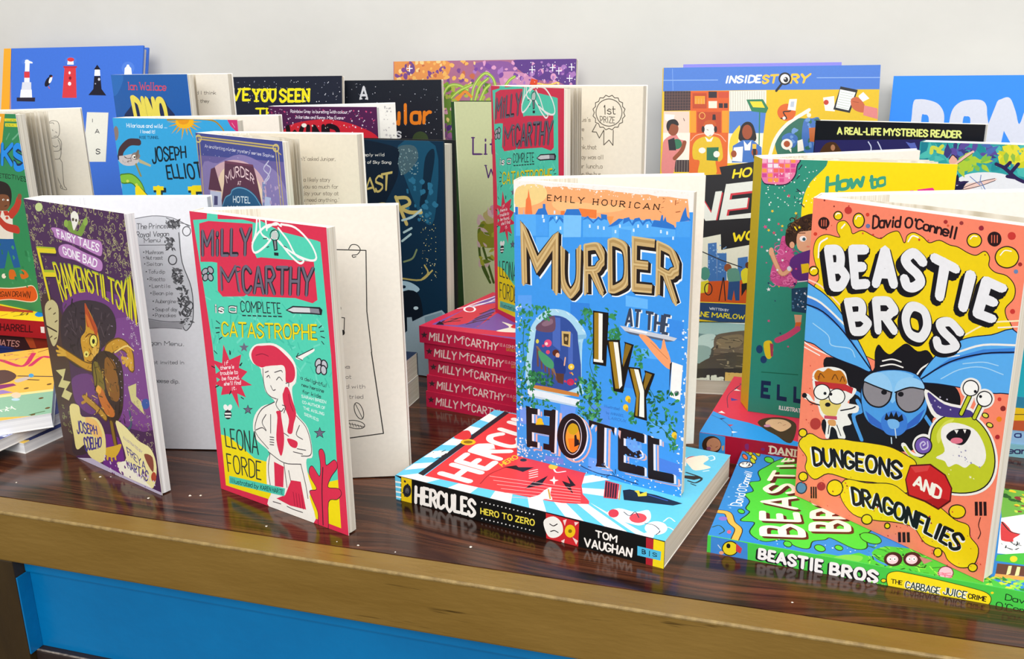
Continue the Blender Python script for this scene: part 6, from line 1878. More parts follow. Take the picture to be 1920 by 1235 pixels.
ART['goblin:page'] = [
 ('S','cfd0d6',[355,1825,475,1842,592,1839,671,1811,673,1733,659,1500,709,1287,692,1070,637,982,487,996,315,987,326,1068,274,1405,299,1756]),
 ('C','77777c',5.8,[307,1820,476,1846,604,1836,671,1811,746,1767]),
 ('C','55555a',7.2,[660,1722,659,1500,707,1299,692,1070,636,978,608,996,622,1058,659,1070]),
 ('C','77777c',6.1,[314,1068,469,1044,614,1045]),
 ('C','77777c',6.1,[309,988,462,995,595,987]),
 ('S','a8a8ae',[312,1055,468,1038,601,1039,596,994,463,1001,310,994]),
 ('R','66666a',7.0,[751,1733,739,1709,716,1698,696,1709,690,1733,702,1757,724,1767,745,1757]),
 ('C','66666a',5.8,[580,1831,646,1802,704,1790,754,1773]),
 ('R','4a4a4e',8.3,[619,1518,607,1493,584,1483,563,1493,557,1518,569,1543,592,1553,613,1543]),
 ('R','4a4a4e',8.4,[676,1203,664,1178,641,1167,620,1177,614,1203,626,1229,650,1239,670,1229]),
 ('R','4a4a4e',8.5,[679,1119,666,1093,643,1082,622,1093,616,1118,628,1144,651,1155,672,1144]),
 ('R','4a4a4e',8.4,[702,1167,690,1142,667,1131,646,1141,640,1167,652,1193,675,1203,696,1193]),
 ('X',['4a4a4e','707074'],'leaf',60,8.0,[573,1756,679,1813],1),
 ('X',['4a4a4e','707074'],'leaf',40,9.0,[543,1593,614,1686],2),
 ('X',['4a4a4e','707074'],'leaf',50,9.0,[573,1346,644,1453],3),
 ('X',['4a4a4e','606064'],'leaf',70,9.0,[593,1021,683,1323],4),
 ('T','3a3a3e',0.1,"The Prince's",[351,1791,610,1793],[344,1745,606,1756]),
 ('T','3a3a3e',0.1,'Royal Vegan',[343,1731,589,1735],[336,1685,580,1696]),
 ('T','3a3a3e',0.1,'Menu',[393,1681,514,1687],[388,1645,510,1652]),
 ('L','66666a',4.7,[347,1629,555,1631]),
 ('S','3a3a3e',[379,1576,377,1573,373,1572,370,1573,369,1576,371,1579,375,1581,378,1580]),
 ('T','4a4a4e',0.1,'Mushroom',[393,1591,526,1592],[389,1561,522,1561]),
 ('S','3a3a3e',[376,1535,374,1532,370,1530,367,1532,366,1535,368,1538,372,1540,375,1538]),
 ('T','4a4a4e',0.1,'Nut roast',[390,1550,515,1551],[386,1520,511,1520]),
 ('S','3a3a3e',[375,1488,374,1485,370,1483,367,1485,366,1488,368,1491,371,1493,375,1491]),
 ('T','4a4a4e',0.1,'Seitan',[389,1503,509,1504],[385,1473,505,1473]),
 ('S','3a3a3e',[380,1429,378,1426,374,1424,371,1426,370,1429,372,1432,375,1434,379,1432]),
 ('T','4a4a4e',0.1,'Tofu dip',[394,1444,519,1445],[390,1414,515,1414]),
 ('S','3a3a3e',[384,1372,382,1369,379,1367,375,1369,374,1372,376,1375,380,1377,383,1375]),
 ('T','4a4a4e',0.1,'Risotto',[398,1388,512,1388],[394,1357,508,1357]),
 ('S','3a3a3e',[393,1320,391,1316,387,1315,384,1316,383,1319,385,1323,389,1324,392,1323]),
 ('T','4a4a4e',0.1,'Lentils',[407,1335,547,1336],[403,1304,543,1305]),
 ('S','3a3a3e',[394,1264,392,1261,389,1260,385,1261,384,1264,386,1268,390,1269,393,1268]),
 ('T','4a4a4e',0.1,'Bean pie',[408,1280,559,1281],[404,1249,555,1250]),
 ('S','3a3a3e',[404,1202,402,1198,399,1197,395,1198,394,1202,396,1205,400,1207,403,1205]),
 ('T','4a4a4e',0.1,'Aubergine',[418,1218,575,1218],[414,1186,571,1187]),
 ('S','3a3a3e',[396,1139,394,1135,390,1134,387,1135,386,1139,388,1142,392,1144,395,1142]),
 ('T','4a4a4e',0.1,'Soup of day',[410,1155,579,1156],[406,1123,575,1124]),
 ('S','3a3a3e',[390,1093,388,1089,384,1088,381,1089,380,1093,382,1096,386,1097,389,1096]),
 ('T','4a4a4e',0.1,'Pancakes',[404,1109,562,1110],[400,1077,558,1078]),
 ('T','55555a',0.11,'gan Menu.',[334,893,597,886],[330,856,591,848]),
 ('T','55555a',0.11,'ot invited in',[337,733,580,736],[333,703,576,703]),
 ('T','55555a',0.11,'heese dip.',[334,589,525,583],[329,551,518,545]),
]
ART['hotel'] = [
 ('P','434a92',[-76,2040,1540,2021,1510,1829,-142,1788]),
 ('S','8a7cb4',[40,1686,328,1750,695,1838,1032,1797,1262,1723,1379,1482,1247,1157,-139,961]),
 ('S','d8b0b8',[244,1700,525,1785,816,1783,1013,1693,1049,1552,945,1330,186,1241,153,1524]),
 ('S','f2d6b8',[327,1640,515,1741,808,1740,962,1648,973,1482,275,1411]),
 ('L','c9b268',10.7,[26,1938,1274,1929]),
 ('L','c9b268',10.8,[42,1920,1245,1910]),
 ('L','c9b268',12.2,[11,1937,-40,1095]),
 ('L','c9b268',12.2,[59,1917,0,1100]),
 ('L','c9b268',10.0,[1274,1929,1285,1266]),
 ('L','c9b268',10.0,[1239,1908,1249,1262]),
 ('R','d8c47c',11.9,[94,1924,74,1905,36,1895,1,1901,-9,1920,11,1939,49,1949,84,1943]),
 ('R','d8c47c',9.8,[1286,1917,1271,1900,1242,1891,1215,1897,1206,1913,1220,1931,1250,1939,1277,1934]),
 ('L','c9b268',8.4,[1215,1909,1308,1874]),
 ('P','5c3048',[454,1778,893,1777,927,1687,982,1461,295,1390,405,1602]),
 ('P','703a54',[454,1778,893,1777,894,1762,449,1758]),
 ('P','5c3048',[206,1698,277,1716,352,1536,124,1531]),
 ('P','c6cee8',[153,1524,341,1530,324,1371,111,1348]),
 ('P','4a4a7a',[214,1490,274,1492,257,1421,192,1414]),
 ('P','7a88b8',[1007,1662,1053,1664,1002,1463,974,1460]),
 ('P','b8c4e4',[1030,1560,1113,1558,1094,1452,998,1442]),
 ('S','1f5b86',[377,1477,488,1530,524,1568,650,1598,799,1587,928,1524,977,1387,326,1314]),
 ('R','6aa8c8',7.9,[387,1478,497,1527,533,1562,648,1590,793,1579,912,1520,957,1395,344,1328]),
 ('T','f4d4d8',0.14,'MURDER',[443,1669,559,1728,689,1753,807,1735,893,1689],[458,1606,565,1650,672,1669,782,1665,879,1636],{'gap': 2}),
 ('T','f4d4d8',0.16,'AT',[632,1640,686,1642],[625,1607,680,1610]),
 ('T','d8eaf4',0.17,'HOTEL',[537,1520,803,1537],[526,1465,792,1485],{'gap': 1.8}),
 ('T','d8eaf4',0.16,'MAGNIFIQUE',[430,1436,940,1476],[415,1369,929,1416]),
 ('T','e4e2f2',0.12,'An enchanting murder mystery series Sophie',[144,1885,704,1880,1208,1869],[138,1858,698,1853,1204,1846],{'gap': 1.3}),
 ('C','c8c4de',10.2,[1128,1819,1045,1757,1120,1712,1037,1654]),
 ('C','c8c4de',10.2,[1093,1791,1149,1765,1074,1688]),
 ('C','c8c4de',10.3,[1026,1653,1064,1687]),
 ('X',['d8dcf0'],'dot',16,3.5,[92,1770,1206,1888],4),
 ('X',['b8a0c8'],'blob',20,12.0,[989,1495,1259,1662],5),
]
ART['hotel:page'] = [
 ('T','8d8274',0.12,"you don't' asked Juniper,",[323,1779,735,1784],[320,1746,732,1752],{'gap': 1.5}),
 ('T','8d8274',0.12,'It was a likely story',[327,1619,677,1626],[324,1585,675,1592],{'gap': 1.5}),
 ('T','8d8274',0.12,'thank you so much for',[309,1565,742,1574],[306,1531,740,1541],{'gap': 1.5}),
 ('T','8d8274',0.12,'you enjoy your stay at',[311,1513,742,1523],[307,1479,739,1490],{'gap': 1.5}),
 ('T','8d8274',0.12,"if you need anything.'",[338,1462,741,1472],[335,1428,738,1439],{'gap': 1.5}),
 ('T','8d8274',0.12,'of the left hand making',[333,1412,737,1423],[330,1377,734,1389],{'gap': 1.5}),
 ('T','8d8274',0.12,'and then she turned',[335,1359,695,1370],[332,1325,692,1336],{'gap': 1.5}),
]
ART['sunny'] = [
 ('P','d8a020',[944,2025,1042,2019,942,2011]),
 ('P','d8a020',[940,2005,1022,1965,930,1991]),
 ('P','d8a020',[923,1986,985,1944,907,1975]),
 ('P','d8a020',[898,1971,924,1881,876,1963]),
 ('P','d8a020',[866,1961,862,1903,842,1958]),
 ('P','d8a020',[831,1958,787,1859,808,1960]),
 ('P','d8a020',[798,1962,730,1914,778,1969]),
 ('P','d8a020',[771,1973,676,1911,757,1983]),
 ('P','d8a020',[752,1989,651,1974,746,2002]),
 ('P','d8a020',[745,2008,645,2014,748,2022]),
 ('P','d8a020',[750,2029,664,2054,761,2042]),
 ('P','d8a020',[767,2048,709,2117,784,2058]),
 ('P','d8a020',[793,2063,762,2116,815,2070]),
 ('P','d8a020',[825,2072,835,2171,849,2075]),
 ('P','d8a020',[860,2075,897,2130,883,2073]),
 ('P','d8a020',[892,2071,964,2154,912,2064]),
 ('P','d8a020',[919,2060,1007,2092,933,2049]),
 ('P','d8a020',[937,2044,1038,2073,944,2031]),
 ('S','f2b61e',[947,2018,912,1978,837,1960,766,1976,742,2015,779,2055,854,2073,924,2057]),
 ('S','e89a1c',[900,2032,877,2006,829,1994,784,2004,768,2030,792,2056,840,2068,885,2057]),
 ('C','a8862a',14.0,[651,2031,918,2042,1144,2035,1233,1988,1286,1918]),
 ('P','cc3270',[1315,2039,1459,2051,1443,1921,1385,1957,1343,1990]),
 ('C','f0a0b8',5.4,[1362,2014,1388,1979]),
 ('T','e8f4fa',0.14,'Hilarious and wild ...',[165,1997,639,1997],[163,1959,633,1959]),
 ('T','e8f4fa',0.14,'I loved it!',[321,1944,494,1945],[315,1912,489,1912]),
 ('T','163a5a',0.16,'RISE TUNNEL',[300,1889,530,1893],[296,1863,526,1868]),
 ('S','8a7a72',[52,1907,33,1861,7,1842,-13,1860,-14,1905,5,1951,31,1970,51,1952]),
 ('C','463036',60.7,[282,1835,166,1830,65,1766,31,1700]),
 ('S','c8c0c0',[-2,1699,91,1715,184,1730,246,1732,264,1681,202,1634,93,1624,25,1648]),
 ('S','8a7c78',[278,1714,258,1690,219,1679,183,1687,171,1711,191,1735,231,1746,267,1737]),
 ('S','f4f2ea',[231,1706,221,1693,203,1687,186,1692,181,1705,190,1718,209,1723,226,1719]),
 ('S','1a1a1a',[218,1703,214,1697,206,1695,199,1697,196,1702,201,1708,209,1710,216,1708]),
 ('P','b8b088',[248,1694,397,1641,386,1624,259,1655]),
 ('P','8a8a5a',[223,1654,269,1533,246,1532,203,1641]),
 ('S','7a6a5a',[262,1729,242,1703,224,1695,219,1708,230,1735,250,1761,268,1769,273,1756]),
 ('P','3a3a44',[-65,1658,21,1726,15,1674]),
 ('X',['6a6060'],'dash',10,8.0,[46,1637,191,1702],2),
 ('T','11242f',0.13,'JOSEPH',[425,1800,821,1815],[421,1654,815,1708],{'jit': 0.6,'gap': 1.5}),
 ('T','11242f',0.13,'ELLIOTT',[569,1650,1063,1693],[579,1523,1075,1545],{'jit': 0.6,'gap': 1.5}),
 ('C','4a7a1e',92.6,[25,1504,143,1509,222,1446,248,1343]),
 ('C','82bf3c',71.0,[25,1504,143,1509,222,1446,248,1343]),
 ('S','c8d85a',[104,1487,96,1478,83,1473,71,1477,67,1486,74,1495,88,1500,100,1496]),
 ('S','c8d85a',[206,1459,199,1449,186,1445,174,1448,170,1457,177,1467,191,1471,203,1468]),
 ('T','12303c',0.24,'NoB',[213,1446,1131,1480],[182,1169,1111,1215],{'style': 's','gap': 2}),
 ('T','f2dc1c',0.2,'NoB',[197,1456,1116,1490],[166,1179,1096,1224],{'style': 's','gap': 2}),
 ('S','c8dcec',[3,1424,-22,1366,-61,1341,-90,1363,-94,1420,-69,1477,-30,1502,-1,1480]),
]
ART['dino'] = [
 ('P','1a2c58',[160,1587,315,1684,586,1752,875,1713,1022,1603,1055,1408,56,1375]),
 ('T','dd4a5c',0.13,'Ian Wallace',[289,1911,938,1903],[280,1828,922,1822],{'style': 's','gap': 1.3}),
 ('T','1a2a50',0.26,'DINO',[333,1764,880,1758],[377,1433,909,1448],{'gap': 2}),
 ('T','f2e25c',0.2,'DINO',[320,1776,867,1769],[364,1444,896,1459],{'gap': 2}),
 ('S','2a6fc0',[-40,1981,223,1966,75,1791,-33,1791]),
]
ART['dino:page'] = [
 ('T','6d655c',0.13,'and I think',[453,1805,741,1804],[448,1768,737,1766]),
 ('T','6d655c',0.13,'ant they',[459,1724,655,1723],[454,1686,651,1686]),
 ('T','6d655c',0.13,'nd.',[464,1654,529,1654],[459,1616,524,1616]),
]
ART['lighthouse'] = [
 ('P','f0a42a',[-283,3484,120,3315,310,-345,-159,-374]),
 ('L','2a4fa8',9.0,[129,3235,156,2272]),
 ('S','4a78d4',[486,3061,462,3031,400,3019,336,3032,308,3064,333,3094,395,3106,458,3093]),
 ('S','4a78d4',[1220,3070,1194,3035,1128,3021,1059,3037,1029,3073,1055,3109,1122,3123,1190,3107]),
 ('S','4f7cd6',[2143,2959,2118,2900,2048,2876,1975,2901,1942,2962,1968,3021,2038,3045,2110,3019]),
 ('P','2a2232',[257,2581,568,2579,567,2524,261,2529]),
 ('P','e8e8ee',[312,2580,321,2688,503,2687,517,2580]),
 ('P','d6d8e2',[331,2688,339,2788,488,2787,496,2687]),
 ('P','e8e8ee',[372,2788,366,2931,454,2930,463,2787]),
 ('P','d23a42',[363,2931,454,2930,459,2847,368,2848]),
 ('P','f4f4f8',[375,2935,373,3051,447,3050,449,2934]),
 ('P','e8e8f0',[356,3051,403,3090,496,3059,497,3041]),
 ('S','f8f8fa',[436,3074,427,3060,403,3054,378,3061,367,3075,376,3089,400,3094,425,3088]),
 ('S','1d1a28',[810,2775,770,2734,730,2727,714,2758,731,2810,771,2851,811,2858,827,2826]),
 ('S','f4f4f8',[829,2811,809,2779,789,2770,780,2788,787,2824,806,2856,827,2866,836,2847]),
 ('S','1d1a28',[839,2867,831,2854,811,2849,790,2855,781,2867,788,2880,809,2885,830,2879]),
 ('P','d8503a',[824,2867,849,2859,825,2851]),
 ('L','d8503a',11.0,[779,2725,800,2701]),
 ('P','d23a42',[1015,2574,1029,2983,1211,2981,1250,2573]),
 ('P','f4f4f8',[1070,3018,1176,3016,1167,3071,1077,3072]),
 ('S','d23a42',[1181,3083,1166,3064,1125,3056,1084,3065,1066,3084,1082,3104,1122,3111,1163,3102]),
 ('P','c02a36',[1009,2999,1229,2996,1230,2972,1011,2975]),
 ('S','f4f4f8',[1132,2907,1128,2893,1116,2888,1104,2893,1099,2907,1103,2921,1114,2927,1126,2921]),
 ('S','7a1a26',[1150,2836,1145,2820,1130,2813,1115,2820,1107,2837,1113,2853,1128,2860,1143,2853]),
 ('S','f4f4f8',[1150,2762,1144,2744,1125,2736,1106,2744,1098,2762,1104,2780,1122,2787,1141,2780]),
 ('P','1d1a28',[1437,2608,1512,2689,1516,2860,1614,2859,1643,2688,1723,2602]),
 ('P','f2f2f6',[1518,2864,1520,2953,1599,2952,1612,2863]),
 ('P','1d1a28',[1506,2946,1554,3011,1614,2944]),
 ('S','c8c8d4',[1614,2816,1610,2803,1597,2797,1583,2803,1577,2817,1582,2830,1595,2836,1608,2830]),
 ('S','9a9aa8',[1552,2759,1549,2752,1541,2749,1533,2752,1529,2759,1532,2766,1540,2768,1548,2766]),
 ('P','f4f4fa',[1990,2855,1992,2959,2014,2978,2026,3005,2054,3004,2069,2977,2093,2958,2113,2854]),
 ('P','e2e0d4',[1429,2382,1770,2376,1766,1727,1402,1721]),
 ('L','b8b4a4',6.0,[1770,2376,1766,1727]),
 ('T','3a3a40',0.16,'I',[1501,2296,1542,2296],[1504,2246,1545,2246]),
 ('T','3a3a40',0.16,'A',[1572,2161,1638,2162],[1576,2098,1642,2098]),
 ('T','3a3a40',0.16,'S',[1601,1900,1667,1901],[1605,1823,1672,1824]),
]
ART['sleuths'] = [
 ('P','f2ab20',[-502,2011,1112,1983,991,1724,910,1591,-687,1530]),
 ('P','fbf6ee',[-527,1947,1039,1952,1003,1893,-560,1861]),
 ('P','e4dc26',[1094,1938,1433,1938,1426,1913,1086,1910]),
 ('P','e4dc26',[1091,1893,1420,1894,1411,1861,1082,1861]),
 ('T','2a6a3a',0.16,'ILLUSTRATED BY',[1120,1928,1417,1930],[1116,1915,1413,1916]),
 ('T','2a6a3a',0.16,'ERIK TING',[1110,1883,1404,1884],[1105,1867,1399,1868]),
 ('C','6aae88',15.7,[1168,1739,1250,1781,1334,1832]),
 ('C','5aa078',10.5,[1268,1722,1327,1626]),
 ('C','5aa078',13.1,[1257,1564,1385,1530]),
 ('C','5aa078',13.3,[1062,1736,1133,1797]),
 ('T','0d2a50',0.27,'BOOK',[151,1688,1157,1713],[114,1465,1072,1474],{'gap': 2.6}),
 ('T','1f90ee',0.19,'BOOK',[151,1688,1157,1713],[114,1465,1072,1474],{'gap': 2.6}),
 ('T','0d2a50',0.29,'S',[1173,1708,1338,1713],[1112,1430,1313,1445]),
 ('T','1f90ee',0.21,'S',[1173,1708,1338,1713],[1112,1430,1313,1445]),
 ('T','10301c',0.16,'DETECTIVES',[779,1399,1050,1398,1304,1389],[764,1351,1036,1353,1285,1334],{'gap': 1.3,'jit': 0.4}),
 ('S','24160f',[570,1210,743,1313,933,1308,998,1235,955,1108,857,1055,572,1035]),
 ('S','7d4c2c',[727,1172,923,1184,928,1091,849,1030,736,1023,697,1075]),
 ('S','fbf6ee',[854,1136,845,1129,828,1125,813,1127,809,1133,818,1140,834,1144,849,1142]),
 ('S','fbf6ee',[928,1137,920,1130,906,1127,893,1129,889,1135,897,1142,911,1146,924,1144]),
 ('S','1a1010',[848,1134,843,1129,835,1127,827,1128,825,1132,830,1137,838,1140,846,1138]),
 ('C','3a1a10',8.4,[833,1069,878,1080]),
 ('P','e9e2d4',[561,1002,876,1028,947,990,888,737,469,710]),
 ('C','bf3a26',82.8,[919,988,1037,1067,1107,1149]),
 ('S','8a5634',[1165,1186,1148,1164,1118,1153,1094,1160,1090,1182,1107,1205,1137,1215,1161,1208]),
 ('C','bf3a26',84.9,[680,931,798,860,991,844]),
 ('P','bf3a26',[791,1018,876,1028,889,978,804,972]),
 ('S','c8503a',[867,953,856,941,834,935,816,938,811,949,823,961,844,967,863,964]),
 ('P','c02f24',[561,1002,762,1016,714,949,541,937]),
 ('P','1d5c9c',[407,695,895,741,931,451,809,431,758,615,633,407,455,388]),
 ('S','d2691e',[715,395,807,405,817,324,693,305]),
 ('S','d2691e',[910,416,1001,425,1049,366,918,329]),
 ('S','efe8d8',[635,327,617,306,585,295,558,300,552,318,570,339,602,350,629,345]),
 ('R','f0e0c8',17.7,[170,136,654,193,919,237,1103,268,1145,165,1018,100,620,78,126,0]),
 ('S','d4561f',[170,136,654,193,919,237,1103,268,1145,165,1018,100,620,78,126,0]),
 ('T','5a1a0a',0.15,'MORGAN DRAWN',[286,126,734,175,1039,215],[262,51,716,113,999,131],{'jit': 0.6}),
 ('X',['257a48','3f9a66'],'blob',26,20.0,[380,253,1241,690],4),
]
ART['sleuths:page'] = [
 ('C','8a857c',6.3,[489,1824,528,1847,577,1838,592,1799,588,1733,565,1678,502,1664,471,1693,475,1759,491,1802]),
 ('C','8a857c',6.3,[494,1822,535,1825,543,1811]),
 ('C','8a857c',6.3,[519,1752,525,1741]),
 ('C','8a857c',6.3,[547,1729,560,1717]),
 ('C','8a857c',6.3,[525,1680,551,1684]),
 ('C','8a857c',6.4,[473,1671,476,1627,453,1573,458,1533,554,1525,573,1589,560,1645]),
 ('C','8a857c',6.4,[474,1610,519,1569,551,1579]),
 ('C','8a857c',6.4,[457,1530,461,1444]),
 ('C','8a857c',6.4,[461,1444,542,1440,571,1506,571,1578]),
 ('C','8a857c',6.4,[479,1393,438,1158]),
 ('C','8a857c',6.5,[482,1381,501,1223,533,1118]),
 ('C','8a857c',6.5,[567,1399,556,1265,551,1151,569,1116,566,1099,517,1119,514,1151]),
 ('C','8a857c',6.4,[548,1445,567,1399]),
 ('C','8a857c',6.4,[559,1673,588,1622,577,1533]),
]
